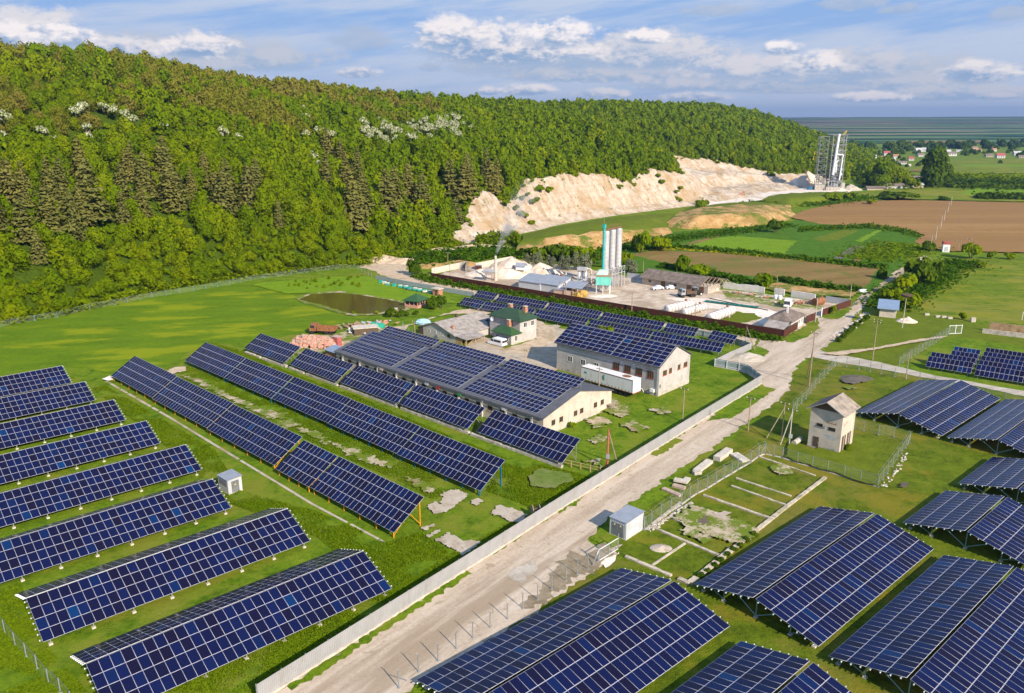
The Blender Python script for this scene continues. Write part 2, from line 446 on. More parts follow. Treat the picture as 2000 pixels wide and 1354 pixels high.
GA, GB, GC = 'solar tables on orange legs', 'solar tables on blue legs', 'three-row solar tables beside the long low building'
AA = [((217, 734), (295.5, 777.6)), ((297, 778.6), (402.5, 837)), ((404, 838), (528, 912)), ((538, 916), (604.5, 951)), ((606, 952), (765, 1043))]
LA = ['solar table on orange legs at the far end of its row beside the crop field', 'second table of the orange-legged row counted from the crop field', 'long orange-legged solar table just before the yellow ladder gap', 'short narrow solar table right after the yellow ladder gap', 'orange-legged solar table at the road end with one bright blue corner module']
for lb, (p, q) in zip(LA, AA): single(lb, GA, p, q, 1.06, R(31), 6.2, 4, 'post_orange', max(4, int(6 if p[0] != 538 else 4)), .14)
BB = [((361, 704.4), (437.5, 738)), ((438.6, 738.6), (530.5, 778)), ((531.6, 778.8), (639.5, 827)), ((640.8, 827.6), (773, 886.6)), ((775, 887.6), (939, 959))]
LB = ['solar table of the blue-legged row nearest the green crop field', 'blue-legged solar table second from the crop field', 'blue-legged solar table in the middle of its row', 'blue-legged solar table second from the road fence', 'solar table with tall blue end legs nearest the white road fence']
for lb, (p, q) in zip(LB, BB): single(lb, GB, p, q, 1.06, R(31), 6.15, 4, 'post_blue', 6, .16)
CC = [((477, 680), (555, 709)), ((565, 711.6), (658, 746)), ((664, 747), (776, 788)), ((780, 789), (913, 838)), ((930, 843), (1096, 906))]
LC = ['three-row solar table at the far end by the brick pile', 'three-row solar table next to the blue-roofed lean-to of the long building', 'three-row solar table standing midway along the long low building', 'three-row solar table second from the gable end of the long building', 'three-row solar table in front of the long building\'s gable corner']
for lb, (p, q) in zip(LC, CC):
    single(lb, GC, p, q, 1.06, R(31), 5.3, 3, 'galv', 6, .10)

# the two rows between the houses and the brown fence
DF = [((896, 594), (936.7, 602.5)), ((939.4, 603), (1036, 618.5)), ((1038.6, 619), (1139.5, 638.5)), ((1144.6, 639.3), (1265.8, 663)), ((1268, 664), (1406, 689))]
LDF = ['short solar table at the pond end of the front row by the brown fence', 'solar table behind the green-roofed house in the front row', 'front-row solar table to the right of the green-roofed house', 'front-row solar table behind the white hall with the bush before it', 'front-row solar table at the road end beside the metal fence']
for lb, (p, q) in zip(LDF, DF): single(lb, 'front row of solar tables by the brown fence', p, q, 1.0, R(32), 3.1, 2, 'galv', 5, .09, rz=None, rails=3)
DB = [((924, 580), (962.7, 587)), ((967, 588), (1061, 604)), ((1064, 604.6), (1166, 624)), ((1170, 624.8), (1289.6, 646)), ((1294, 647), (1355, 658)), ((1381, 661.5), (1428.7, 672.5))]
LDB = ['short solar table at the pond end of the back row by the brown fence', 'back-row solar table above the green-roofed house', 'back-row solar table nearest the turquoise bunker side of the yard', 'back-row solar table behind the bush and the white hall', 'short back-row solar table next to the gap before the last table', 'small solar table standing alone at the road end of the back row']
for lb, (p, q) in zip(LDB, DB): single(lb, 'back row of solar tables by the brown fence', p, q, 1.0, R(32), 3.1, 2, 'galv', 4, .09, rz=None, rails=3)

# ridge-shaped rows
def ridge(label, group, o, L, S, tilt, cols, mat, gap, zb=.85, nfr=5, foot=True, kind='L', rz=UL, rows=4, name='ridge_solar_table'):
    "o: ground point under the near end of the ridge line"
    c, s = math.cos(tilt), math.sin(tilt)
    y = gap / 2 + S * c
    P = []; B = []
    zr = zb + S * s
    for k in range(nfr):
        x = .7 + (L - 1.4) * k / (nfr - 1)
        if kind == 'L':
            for sg in (-1, 1):
                yy = sg * (y - .45); P.append((x, yy, zb + .45 * s / c * c - .16))
            P.append((x, 0, zr - .3))
            B += [((x, 0, .4), (x, y * .5, zb + S * .5 * s - .16)), ((x, 0, .4), (x, -y * .5, zb + S * .5 * s - .16))]
        else:
            for sg in (-1, 1):
                P.append((x, sg * (y - .8), zb + .8 * s - .16)); P.append((x, sg * y * .54, zb + S * .46 * s - .16))
                B += [((x, 0, .25), (x, sg * y * .36, zb + S * .64 * s - .16)), ((x, sg * y * .54, .3), (x, sg * y * .80, zb + S * .2 * s - .16))]
            P.append((x, 0, zr - .3))
    return solar(name, label, 'solar panels', group, o, rz, L, [(-y, 1, zb, tilt, S, rows, cols), (y, -1, zb, tilt, S, rows, cols)], mat, P, B, footing=foot, rails=8, railmat='galv' if kind == 'L' else mat, capw=.06, pw=.11, bw=.08, fr=(.016, .021) if kind == 'L' else (.010, .029))
def ridge_o(px, which, S, tilt, gap, zb=.85, rz=UL, back=0.0):
    "ground point under the ridge from one read-off lower corner: which = +1 for the upper-left eave, -1 for the lower-right"
    y = gap / 2 + S * math.cos(tilt)
    p = at(*px, z=zb)
    ly = Vector((-math.sin(rz), math.cos(rz), 0)); lx = Vector((math.cos(rz), math.sin(rz), 0))
    return p - ly * (which * y) - lx * back
GL = 'ridge-shaped solar rows left of the road'
LS, LT = 6.3, R(21.5)
Ls = [((139.4, 748), 17.0, 'ridge-shaped solar row at the far end of the left field next to the crop'), ((186, 782), 22.5, 'second ridge-shaped row from the crop field in the left field'), ((245, 820.6), 26.0, 'third ridge-shaped row from the crop field in the left field'),
      ((312.4, 866), 29.4, 'ridge-shaped solar row pointing at the middle of the orange-legged row'), ((394, 917.6), 30.2, 'ridge-shaped solar row just before the grey transformer box'), ((451.4, 992.4), 30.4, 'ridge-shaped row passing the grey transformer box, one bright blue module low at its end'),
      ((606, 1057), 30.6, 'second ridge-shaped row from the white road fence with pale glare on its back'), ((765, 1150), 30.6, 'ridge-shaped solar row nearest the white road fence, left of the road')]
for px, L, lb in Ls:
    ridge(lb, GL, ridge_o(px, -1, LS, LT, .16, back=L), L, LS, LT, round(L / 1.02), 'galv', .16, nfr=max(5, int(L / 3.6)))
GR = 'broad ridge-shaped solar tables right of the road'
RS, RT = 7.75, R(14.2)
Rs = [((1212.4, 1109.6), 'f', 30.0, 'broad ridge-shaped solar table beside the road and the bare fence posts'), ((1357, 1141), 'n', 29.1, 'broad ridge-shaped solar table beside the long concrete footing'), ((1617.6, 1282), 'n', 29.1, 'broad ridge-shaped solar table at the right, second from the footing'),
      ((1446.4, 1252.4), 'f', 29.1, 'broad ridge-shaped solar table cut by the bottom edge with only its far end showing'), ((1763, 1021), 'n', 29.1, 'broad ridge-shaped table standing below the one nearest the wire corner post'), ((1870.4, 944), 'n', 29.1, 'broad ridge-shaped table at the right edge between two other ridge tables'),
      ((1669, 805.4), 'n', 28.4, 'broad ridge-shaped solar table behind the tall transformer house'), ((1848, 854), 'n', 28.6, 'broad ridge-shaped solar table at the right edge next to the one behind the transformer house')]
for k, (px, e, L, lb) in enumerate(Rs):
    if k in (4, 5): L = 14.4
    ridge(lb, GR, ridge_o(px, 1, RS, RT, .30, back=L if e == 'f' else 0, rz=R(41.7)), L, RS, RT, round(L / 1.0), 'post_teal' if k else 'galv', .30, kind='R', rz=R(41.7), nfr=6 if L > 20 else 4, foot=True)

# fixed racks far right: rows of two modules behind each other
def rack(label, group, a, rz, L, cols, S=3.1):
    c, s = math.cos(R(36)), math.sin(R(36))
    P = []; B = []
    for k in range(4):
        x = .6 + (L - 1.2) * k / 3
        P += [(x, .3, .8), (x, (S - .4) * c, .7 + (S - .4) * s - .1)]
        B += [((x, .3, .2), (x, (S - .4) * c, .5 + S * .5 * s))]
    solar('solar_rack', label, 'solar panels', group, a, rz, L, [(0, 1, .7, R(36), S, 2, cols)], 'post_teal', P, B, rails=3, railmat='galv', pw=.09)
a = at(1808, 716, .7); b = at(1896, 730, .7); RZF = math.atan2(b.y - a.y, b.x - a.x); FL = (b - a).length
fx = Vector((math.cos(RZF), math.sin(RZF), 0)); fy = Vector((-fx.y, fx.x, 0))
nth = ['front', 'second', 'third', 'fourth', 'rearmost']
STEP = 4.0
for k in range(4):
    i0 = 0 if k < 2 else 4
    rack('small %s rack of the left-hand block of solar racks by the side road' % (nth[k] if k < 3 else 'rearmost'), 'small solar racks by the side road', a + fy * (STEP * k) + fx * (FL * i0 / 10), RZF, FL * (10 - i0) / 10, 10 - i0)
c0 = at(1903, 733, .7)
for k in range(5):
    rack('%s rack of the right-hand block of solar racks at the picture\'s edge' % nth[k], 'small solar racks by the side road', c0 + fy * (STEP * k), RZF, FL * 1.4, 14)
# ------------------------------------------------------------------ buildings
M['render_grey'] = paint('grey_render', (.44, .41, .385), .9, .10, .5, dirt=(.36, .33, .29), bump=.15, dscale=.35)
M['render_warm'] = paint('warm_render', (.52, .45, .37), .9, .10, .5, dirt=(.42, .36, .29), bump=.15, dscale=.3)
M['render_white'] = paint('white_render', (.58, .55, .52), .9, .08, .6, dirt=(.52, .47, .41), bump=.15, dscale=.4)
M['brick_orange'] = paint('orange_brick', (.42, .20, .12), .9, .3, 4, bump=.3)
M['brick_pink'] = paint('pink_brick', (.52, .27, .21), .9, .25, 5, bump=.3)
M['brick_tan'] = paint('tan_brick', (.45, .33, .25), .9, .2, 4)
M['roof_dark'] = ribbed('dark_roof_sheet', (.105, .105, .115), .6, .55, 0, .12)
M['roof_green'] = ribbed('green_roof_sheet', (.036, .072, .034), .35, .45, 0, .12)
M['roof_green2'] = ribbed('bright_green_roof_sheet', (.036, .092, .030), .35, .45, 0, .12)
M['roof_grey'] = ribbed('grey_metal_roof', (.36, .38, .42), .3, .4, 0, .08, .3)
M['roof_blue'] = ribbed('blue_grey_roof', (.27, .35, .46), .3, .4, 0, .08, .2)
M['asbestos'] = ribbed('weathered_fibre_cement', (.34, .30, .27), .45, .9, 0, .22, dirt=(.20, .165, .14))
M['asbestos_dark'] = ribbed('mossy_fibre_cement', (.20, .155, .13), .45, .9, 0, .25, dirt=(.10, .085, .065))
M['sheet_grey'] = ribbed('grey_clad_sheet', (.46, .47, .49), .3, .45, 0, .06)
M['sheet_white'] = ribbed('white_fence_sheet', (.315, .31, .315), .22, .5, 0, .06, dirt=(.27, .255, .24))
M['sheet_teal'] = ribbed('grey_green_fence_sheet', (.30, .35, .36), .22, .5, 0, .08)
M['sheet_brown'] = ribbed('brown_fence_sheet', (.085, .028, .020), .22, .5, 0, .12)
M['teal'] = ribbed('turquoise_cladding', (.16, .55, .46), .4, .5, 0, .08)
M['teal_deep'] = paint('turquoise_paint', (.03, .40, .38), .5, .12)
M['rust'] = paint('rusty_steel', (.26, .11, .05), .85, .3, 2)

def gable_house(T, L, W, he, hr, wallm, roofm, ov=.35, th=.12, base=None, y0=0.0, roofname='roof', wallname='wall'):
    "local: x 0..L along the ridge, y 0..W; gable ends at x=0 and x=L"
    m = W / 2
    b = MB()
    b.poly([(0, y0, 0), (L, y0, 0), (L, y0, he), (0, y0, he)]).poly([(L, y0 + W, 0), (0, y0 + W, 0), (0, y0 + W, he), (L, y0 + W, he)])
    b.poly([(L, y0, 0), (L, y0 + W, 0), (L, y0 + W, he), (L, y0 + m, hr), (L, y0, he)]).poly([(0, y0 + W, 0), (0, y0, 0), (0, y0, he), (0, y0 + m, hr), (0, y0 + W, he)])
    w = b.build(wallname, wallm, T)
    r = MB(); k = (hr - he) / m
    for sg in (0, 1):
        ya = -ov if sg == 0 else W + ov; za = he - ov * k
        lo = [(-ov, y0 + ya, za + .02), (L + ov, y0 + ya, za + .02), (L + ov, y0 + m, hr + .02), (-ov, y0 + m, hr + .02)]
        if sg: lo = [lo[1], lo[0], lo[3], lo[2]]
        r.hexa(lo + [(x, y, z + th) for x, y, z in lo])
    ro = r.build(roofname, roofm, T)
    if base: 
        e = .04
        MB().box(-e, L + e, y0 - e, y0 - .003, 0, base).box(-e, L + e, y0 + W + .003, y0 + W + e, 0, base).box(L + .003, L + e, y0 - .003, y0 + W + .003, 0, base).box(-e, -.003, y0 - .003, y0 + W + .003, 0, base).build('plinth', M['concrete'], T)
    return w, ro
def window(T, c, n, w, h, frame, pane='pane', sill=None, bars=(1, 0), name='window'):
    "c: centre of the opening on the wall plane (local); n: 'x+','x-','y+','y-' outward"
    ax = n[0]; sg = 1 if n[1] == '+' else -1
    def P(u, v, d):
        return (c[0] + sg * d, c[1] + u, c[2] + v) if ax == 'x' else (c[0] + u, c[1] + sg * d, c[2] + v)
    def bx(b, u0, u1, v0, v1, d0, d1, m=0):
        q = [P(u, v, d) for (u, v, d) in ((u0, v0, d0), (u1, v0, d0), (u1, v0, d1), (u0, v0, d1), (u0, v1, d0), (u1, v1, d0), (u1, v1, d1), (u0, v1, d1))]
        b.hexa(q, m)
    f = .07; b = MB(); W, H = w / 2, h / 2
    bx(b, -W, -W + f, -H, H, .004, .05); bx(b, W - f, W, -H, H, .004, .05); bx(b, -W + f, W - f, H - f, H, .004, .05); bx(b, -W + f, W - f, -H, -H + f, .004, .05)
    for k in range(bars[0]):
        u = -W + w * (k + 1) / (bars[0] + 1); bx(b, u - .03, u + .03, -H + f, H - f, .006, .045)
    o = b.build(name, M[frame], T)
    p = MB(); bx(p, -W + f, W - f, -H + f, H - f, .003, .012); p.build('pane', M[pane], o)
    if sill:
        s = MB(); bx(s, -W - .06, W + .06, -H - .14, -H - .01, .004, .09); s.build('sill', M[sill], o)
    return o
def door(T, c, n, w, h, mat, handle=True):
    ax = n[0]; sg = 1 if n[1] == '+' else -1
    b = MB()
    def P(u, v, d): return (c[0] + sg * d, c[1] + u, c[2] + v) if ax == 'x' else (c[0] + u, c[1] + sg * d, c[2] + v)
    q = [P(u, v, d) for (u, v, d) in ((-w / 2, 0, .004), (w / 2, 0, .004), (w / 2, 0, .05), (-w / 2, 0, .05), (-w / 2, h, .004), (w / 2, h, .004), (w / 2, h, .05), (-w / 2, h, .05))]
    o = b.hexa(q).build('door', M[mat], T)
    if handle:
        u = w * .36; q = [P(*k) for k in ((u - .03, h * .45, .05), (u + .03, h * .45, .05), (u + .03, h * .45, .11), (u - .03, h * .45, .11), (u - .03, h * .55, .05), (u + .03, h * .55, .05), (u + .03, h * .55, .11), (u - .03, h * .55, .11))]
        MB().hexa(q).build('handle', M['galv'], o)
    return o

# long low building with three solar strips on its roof
o = at(656, 686, 3.5); WO = Vector((o.x, o.y, 0)); WR = R(-42.8); WL, WW = 60.5, 19.9
T = thing('low_hall', 'long low rendered hall with dark shallow roof carrying solar arrays', 'building', WO, WR)
gable_house(T, WL, WW, 3.5, 5.95, M['render_warm'], M['roof_dark'], .3, .12, .3)
b = MB()
for x in [2.5 + 6.15 * k for k in range(10)]: b = MB().box(x, x + .32, -.32, -.003, 0, 3.3); b.build('buttress', M['render_white'], T)
for k in range(19):
    x = 2.0 + 3.05 * k
    if abs(((x - 2.5) % 6.15)) < .6: x += .9
    window(T, (x, 0, 2.1), 'y-', 1.15, .95, 'frame_brown', 'pane', 'concrete_pale')
for y in (2.7, 4.85, 8.9, 10.7, 14.85, 16.95): window(T, (WL, y, 1.95), 'x+', .98, .98, 'frame_brown', 'pane', 'concrete')
MB().box(WL + .004, WL + .02, 7.0, 7.06, .3, 4.9).build('downpipe', M['galv'], T)
MB().box(WL + .004, WL + .02, 13.4, 13.46, .3, 4.6).build('downpipe', M['galv'], T)
MB().box(-.3, WL + .3, -.48, -.34, 3.3, 3.42).build('gutter', M['roof_dark'], T)
for k, (x, c) in enumerate([(33.5, (.5, .05, .06)), (30.2, (.6, .6, .62)), (16, (.62, .5, .5)), (39.5, (.05, .3, .1)), (51.0, (.6, .61, .63))]):
    mm = paint('unit_paint', c, .5)
    u = MB().box(x, x + .85, -.45, -.06, 2.75, 3.3).build('wall_unit', mm, T)
tl = math.atan2(2.45, WW / 2)
GRF = 'solar arrays on the low hall roof'
pos3 = ['far end', 'middle', 'gable end']
for k, (x0, x1) in enumerate([(1.0, 18.8), (20.4, 38.6), (40.1, 58.65)]):
    for (y, S, lb, lift) in ((.45, 4.6, 'lower strip', .2), (5.45, 4.6, 'upper strip', .2)):
        p = WO + Matrix.Rotation(WR, 3, 'Z') @ Vector((x0, 0, 0))
        solar('roof_solar_array', 'flat solar array of the %s at the %s of the low hall roof' % (lb, pos3[k]), 'solar panels', GRF, p, WR, x1 - x0, [(y, 1, 3.5 + y * math.tan(tl) + lift, tl, S, 4, 18)], 'galv', rails=4)
for k, (x0, x1) in enumerate([(2.4, 20.1), (21.3, 39.6), (40.8, 59.4)]):
    p = WO + Matrix.Rotation(WR, 3, 'Z') @ Vector((x0, 0, 0))
    PP = [(.6 + (x1 - x0 - 1.2) * i / 4, 12.5, .0) for i in range(5)]
    B = [((x, y, 5.95 - (y - 9.95) * .246), (x, 12.4, 6.9)) for x, y, _ in PP] + [((x, 10.55, 5.8), (x, 10.55, 6.15)) for x, _, _ in PP]
    solar('roof_solar_rack', 'raised solar rack behind the ridge at the %s of the low hall roof' % pos3[k], 'solar panels', 'raised solar racks on the low hall roof', p, WR, x1 - x0, [(10.4, 1, 6.2, R(21), 2.85, 3, 18)], 'galv', (), B, rails=4)
# white two-storey hall
HO = at(1087, 721); HR = R(-43.2)
T = thing('white_hall', 'pale two-storey hall with solar panels on its tall gable roof', 'building', HO, HR)
gable_house(T, 26.3, 11.5, 6.3, 9.3, M['render_grey'], M['roof_dark'], .4, .14, .7)
for x, z in ((3.75, 3.1), (7.3, 3.1), (10.85, 3.1)): window(T, (x, 0, z), 'y-', 1.3, 1.25, 'frame_white', 'pane', None)
for x in (15.95, 18.75, 21.55, 24.3): window(T, (x, 0, 4.15), 'y-', 1.6, 1.5, 'frame_brown', 'pane_warm', 'red_sill', (2, 0))
for y, w in ((2.0, 1.4), (4.05, 1.0), (7.25, 1.0), (9.7, 1.35)): window(T, (26.3, y, 4.5), 'x+', w, 1.0 if w > 1.2 else 1.0, 'frame_brown', 'pane_warm', 'red_sill', (1, 0))
MB().tube((26.05, -.12, .3), (26.05, -.12, 6.2), .07).build('downpipe', M['galv'], T)
MB().box(-.4, 26.7, -.56, -.42, 5.98, 6.12).build('gutter', M['roof_dark'], T)
for x in (17.4, 20.3): MB().lathe([(.02, -.14), (.14, -.1), (.14, .1), (.02, .14)], 8, c=(x, -.14, 5.35)).build('lamp', M['white_metal'], T)
MB().box(24.6, 25.5, -.5, -.06, .7, 1.35).build('air_conditioner', M['white_metal'], T)
MB().box(26.36, 26.5, .3, .6, 1.7, 2.4).build('meter_box', M['galv'], T)
mm = MB(); mm.rbox((22.9, -1.5, 1.0), 1.6, .12, 1.1, Matrix.Rotation(R(35), 3, 'X')); o_ = mm.build('leaning_board', M['white_metal']); o_.matrix_world = Matrix.Translation(HO) @ Matrix.Rotation(HR, 4, 'Z'); tag(o_, 'pale rectangular board leaning at the white hall\'s corner', 'board')
tl2 = math.atan2(3.0, 5.75)
p = HO + Matrix.Rotation(HR, 3, 'Z') @ Vector((0, 0, 0))
for x0, L, c, lb in ((-.35, 15.0, 9, 'larger nine-column solar array on the white hall roof'), (14.9, 11.6, 7, 'smaller seven-column solar array on the white hall roof')):
    p = HO + Matrix.Rotation(HR, 3, 'Z') @ Vector((x0, 0, 0))
    solar('roof_solar_array', lb, 'solar panels', 'solar arrays on the white hall roof', p, HR, L, [(-.42, 1, 6.3 - .42 * math.tan(tl2) + .23, tl2, 6.55, 6, c)], 'galv', rails=4)

# white semi-trailer
a = at(1134, 740, 1.1); b_ = at(1236, 769.5, 1.1); d = b_ - a
T = thing('semi_trailer', 'long white box semi-trailer with rust on its roof parked along the white hall', 'trailer', (a.x, a.y, 0), math.atan2(d.y, d.x))
L = d.length
m, t, bb = new_mat('trailer_white')
n = t.noise(t.obj(), .35, 5, .7); n3 = t.noise(t.scale(t.obj(), (1, 1, .2)), 1.2, 5, .7)
c = t.mix(t.step(n3, .52, .75), (.70, .68, .65), (.52, .47, .42)); t.l.new(c, bb.inputs['Base Color']); bb.inputs['Roughness'].default_value = .6
M['trailer'] = m
MB().box(0, L, 0, 2.5, 1.15, 3.85).build('body', M['trailer'], T)
for x0, x1, y0, y1, z0, z1 in ((0, L, -.04, -.003, 3.72, 3.86), (0, L, -.04, -.003, 1.12, 1.24)): MB().box(x0, x1, y0, y1, z0, z1).build('trim', M['rust'], T)
for x in (0.02, L - .1): MB().box(x, x + .08, -.045, -.004, 1.24, 3.72).build('corner_post', M['rust'] if x < 1 else M['white_metal'], T)
MB().box(L + .003, L + .06, .12, 1.2, 1.2, 3.75).build('door', M['white_metal'], T); MB().box(L + .003, L + .06, 1.3, 2.38, 1.2, 3.75).build('door', M['white_metal'], T)
MB().box(L + .003, L + .07, .05, 2.45, 1.02, 1.17).build('bumper', paint('red_trim', (.4, .03, .03)), T)
bl = MB().blob((L - 2.6, 1.3, 3.86), (1.0, .8, .02), 3, 12); bl.build('rust_patch', M['rust'], T)
for k in range(15): MB().box(.5 + k * .85, .66 + k * .85, -.03, -.003, 1.25, 1.62).build('strap', M['galv'], T)
m8 = paint('green_emblem', (.10, .28, .20), .6)
eb = MB(); eb.poly([(6.2 + .62 * math.cos(q * .3927 + 1.57) * (1 if q <= 8 else 0), -.012, 2.75 + .62 * math.sin(q * .3927 + 1.57)) for q in range(9)]); eb.v = [(2 * 6.2 - x if False else x, y, z) for x, y, z in eb.v]; eb.build('emblem', m8, T)
MB().box(.9, 1.55, -.012, -.004, 2.55, 2.95).build('emblem', m8, T)
MB().box(1.0, L - .2, .5, 2.0, .95, 1.14).build('chassis', M['black'], T)
for x in (L - 4.4, L - 3.1, L - 1.8):
    for y in (.1, 2.1): 
        w = MB().tube((x, y, .5), (x, y + .32, .5), .5, 16); w.build('wheel', M['black'], T)
MB().box(2.4, 2.6, .3, .5, 0, 1.1).build('landing_leg', M['galv'], T); MB().box(2.4, 2.6, 2.0, 2.2, 0, 1.1).build('landing_leg', M['galv'], T)

def hip(b, x0, x1, y0, y1, ze, zr, ov, ridge, th=.14, m=0):
    "hip roof slab: ridge along x from ridge[0] to ridge[1] at mid y"
    X0, X1, Y0, Y1 = x0 - ov, x1 + ov, y0 - ov, y1 + ov; ym = (y0 + y1) / 2
    e = [(X0, Y0, ze), (X1, Y0, ze), (X1, Y1, ze), (X0, Y1, ze)]; r0 = (ridge[0], ym, zr); r1 = (ridge[1], ym, zr)
    up = lambda p: (p[0], p[1], p[2] + th)
    E_ = [up(q) for q in e]
    b.poly([E_[0], E_[1], up(r1), up(r0)], m).poly([E_[2], E_[3], up(r0), up(r1)], m).poly([E_[1], E_[2], up(r1)], m).poly([E_[3], E_[0], up(r0)], m)
    for i in range(4): b.poly([e[i], e[(i + 1) % 4], E_[(i + 1) % 4], E_[i]], m)
    b.poly([e[3], e[2], e[1], e[0]], m)
    return b
# green-roofed house: x along the left front (toward the lower right), y into the depth
HO2 = at(998.4, 674.4); HA = R(-43.5)
rot = Matrix.Rotation(HA, 3, 'Z')
T = thing('green_roofed_house', 'two-storey rendered house with dark green hip roofs and brick chimneys', 'house', HO2, HA)
# local: corner at (0,0); house spans x -9..0, y 0..9.2 ; annexe in front at y<... the lit wall is x=0
MB().box(-10.4, 0, 3.1, 9.2, 0, 5.3).build('wall', M['render_grey'], T)
MB().box(-6.0, 0, 0, 3.097, 0, 2.45).build('annexe', M['render_grey'], T)
b = MB(); hip(b, -10.4, 0, 3.1, 9.2, 5.3, 7.3, .55, (-7.2, -3.4)); b.build('roof', M['roof_green'], T)
b = MB(); hip(b, -6.0, 0, 0, 3.0, 2.45, 3.9, .5, (-4.4, -1.6)); b.build('annexe_roof', M['roof_green2'], T)
for c, h0, h1, s in (((-6.9, 7.0), 6.6, 8.0, .45), ((-2.2, 7.4), 6.0, 8.1, .45), ((-3.0, 2.4), 2.9, 5.4, .42)):
    ch = MB().box(c[0] - s, c[0] + s, c[1] - s, c[1] + s, h0, h1).build('chimney', M['brick_orange'], T)
    MB().box(c[0] - s - .08, c[0] + s + .08, c[1] - s - .08, c[1] + s + .08, h1 + .002, h1 + .1).build('cap', M['concrete'], ch)
window(T, (0, 5.0, 4.2), 'x+', 1.2, 1.3, 'frame_white'); window(T, (0, 7.7, 4.2), 'x+', 1.3, 1.3, 'frame_white', bars=(2, 0)); window(T, (0, 1.7, 1.4), 'x+', 1.0, 1.4, 'frame_white')
window(T, (-4.6, 0, 1.35), 'y-', 1.0, 1.3, 'frame_white'); window(T, (-7.6, 3.1, 2.9), 'y-', 1.3, .7, 'frame_white', bars=(2, 0)); window(T, (-1.4, 0, 1.3), 'y-', .9, 1.2, 'frame_white')
MB().box(.004, .05, -.02, 9.22, 0, .35).build('plinth', M['concrete'], T)
o_ = MB().lathe([(0, 0), (.3, .04), (.55, .14), (.6, .18)], 18).build('satellite_dish', M['white_metal']); o_.location = HO2 + rot @ Vector((-9.0, 2.75, 4.6)); o_.rotation_euler = (R(78), 0, HA); tag(o_, 'round white satellite dish on the green-roofed house\'s front wall', 'satellite dish')
# brick link with teal roof
T = thing('brick_outhouse', 'small brick outhouse with teal sheet roof between the grey shed and the house', 'shed', HO2 + rot @ Vector((-13.6, 4.6, 0)), HA)
MB().box(0, 3.1, 0, 4.5, 0, 2.3).build('wall', M['brick_tan'], T); door(T, (2.0, 0, .05), 'y-', .85, 1.85, 'wood_dark')
b = MB().hexa([(-.2, -.35, 2.3), (3.15, -.35, 2.3), (3.15, 4.8, 3.1), (-.2, 4.8, 3.1), (-.2, -.35, 2.4), (3.15, -.35, 2.4), (3.15, 4.8, 3.2), (-.2, 4.8, 3.2)]); b.build('roof', ribbed('teal_roof', (.015, .10, .085), .3, .5), T)
o_ = MB().rbox((0, 0, 0), 2.0, 1.0, .05, Matrix.Rotation(R(20), 3, 'X')).build('solar_collector', M['cells']); o_.location = HO2 + rot @ Vector((-13.2, 5.4, 2.95)); o_.rotation_euler = (0, 0, HA); tag(o_, 'dark solar collector lying on the outhouse\'s teal roof', 'solar collector')
# grey shed house with fibre-cement gable roof
A = at(827, 653.6); S_ = R(-43.2)
T = thing('shed_house', 'low grey-walled house with weathered fibre-cement roof and a timber porch', 'house', A, S_ + R(90))
# local x into depth, y to the left; so use W along -y
LW = 12.0; LD = 15.5
b = MB(); b.poly([(0, 0, 0), (0, -LW, 0), (0, -LW, 1.9), (0, -LW / 2 + 1.2, 4.0), (0, 0, 2.5)]).poly([(LD, -LW, 0), (LD, 0, 0), (LD, 0, 2.5), (LD, -LW / 2 + 1.2, 4.0), (LD, -LW, 1.9)])
b.poly([(0, -LW, 0), (LD, -LW, 0), (LD, -LW, 1.9), (0, -LW, 1.9)]).poly([(LD, 0, 0), (0, 0, 0), (0, 0, 2.5), (LD, 0, 2.5)]); b.build('wall', M['render_grey'], T)
r = MB(); ym = -LW / 2 + 1.2
for lo in ([(-.4, .6, 2.3), (-.4, ym, 4.02), (LD + .3, ym, 4.02), (LD + .3, .6, 2.3)], [(-.4, ym, 4.02), (-.4, -LW - .4, 1.75), (LD + .3, -LW - .4, 1.75), (LD + .3, ym, 4.02)]):
    r.hexa(lo + [(x, y, z + .1) for x, y, z in lo])
r.build('roof', M['asbestos'], T)
for y, f in ((-2.2, 'frame_white'), (-4.6, 'frame_white'), (-7.0, 'frame_white'), (-9.6, 'frame_brown')): window(T, (0, y, 1.45), 'x-', .95, .85, f)
MB().box(-.35, -.05, -5.9, -5.3, .5, 1.1).build('wall_unit', M['galv'], T)
ch = MB().box(7, 7.7, ym - .2, ym + .5, 3.6, 4.9).build('chimney', M['wood_dark'], T)
ch = MB().box(1.6, 2.2, -9.4, -8.8, 2.3, 3.6).build('chimney', M['brick_orange'], T)
lo = [(-.3, -LW - .42, 1.9), (-.3, -LW - 4.2, 1.55), (6.3, -LW - 4.2, 1.55), (6.3, -LW - .42, 1.9)]
MB().hexa([(x, y, z) for x, y, z in lo] + [(x, y, z + .08) for x, y, z in lo]).build('porch_roof', M['asbestos'], T)
for x, y in ((0, -LW - 3.9), (0, -LW - 2), (3, -LW - 3.9), (6, -LW - 3.9), (6, -LW - 1.6)): MB().bar((x, y, 0), (x, y, 1.56), .14).build('porch_post', M['wood_new'], T)
for a_, b_ in (((0, -LW - 3.9, .1), (3, -LW - 3.9, 1.5)), ((3, -LW - 3.9, 1.5), (6, -LW - 3.9, .1)), ((6, -LW - 3.9, 1.5), (6, -LW - 1.6, .1))): MB().bar(a_, b_, .09).build('porch_brace', M['wood_new'], T)
MB().box(0, .06, -LW - 2.4, -LW - .1, .05, 1.5).build('porch_wall', M['wood_new'], T)
lo = [(-.2, .05, 2.25), (9.5, .05, 2.25), (9.5, 2.2, 1.9), (-.2, 2.2, 1.9)]
MB().box(0, 9.3, .06, 2.0, 0, 1.85).build('side_store', M['wood_dark'], T)
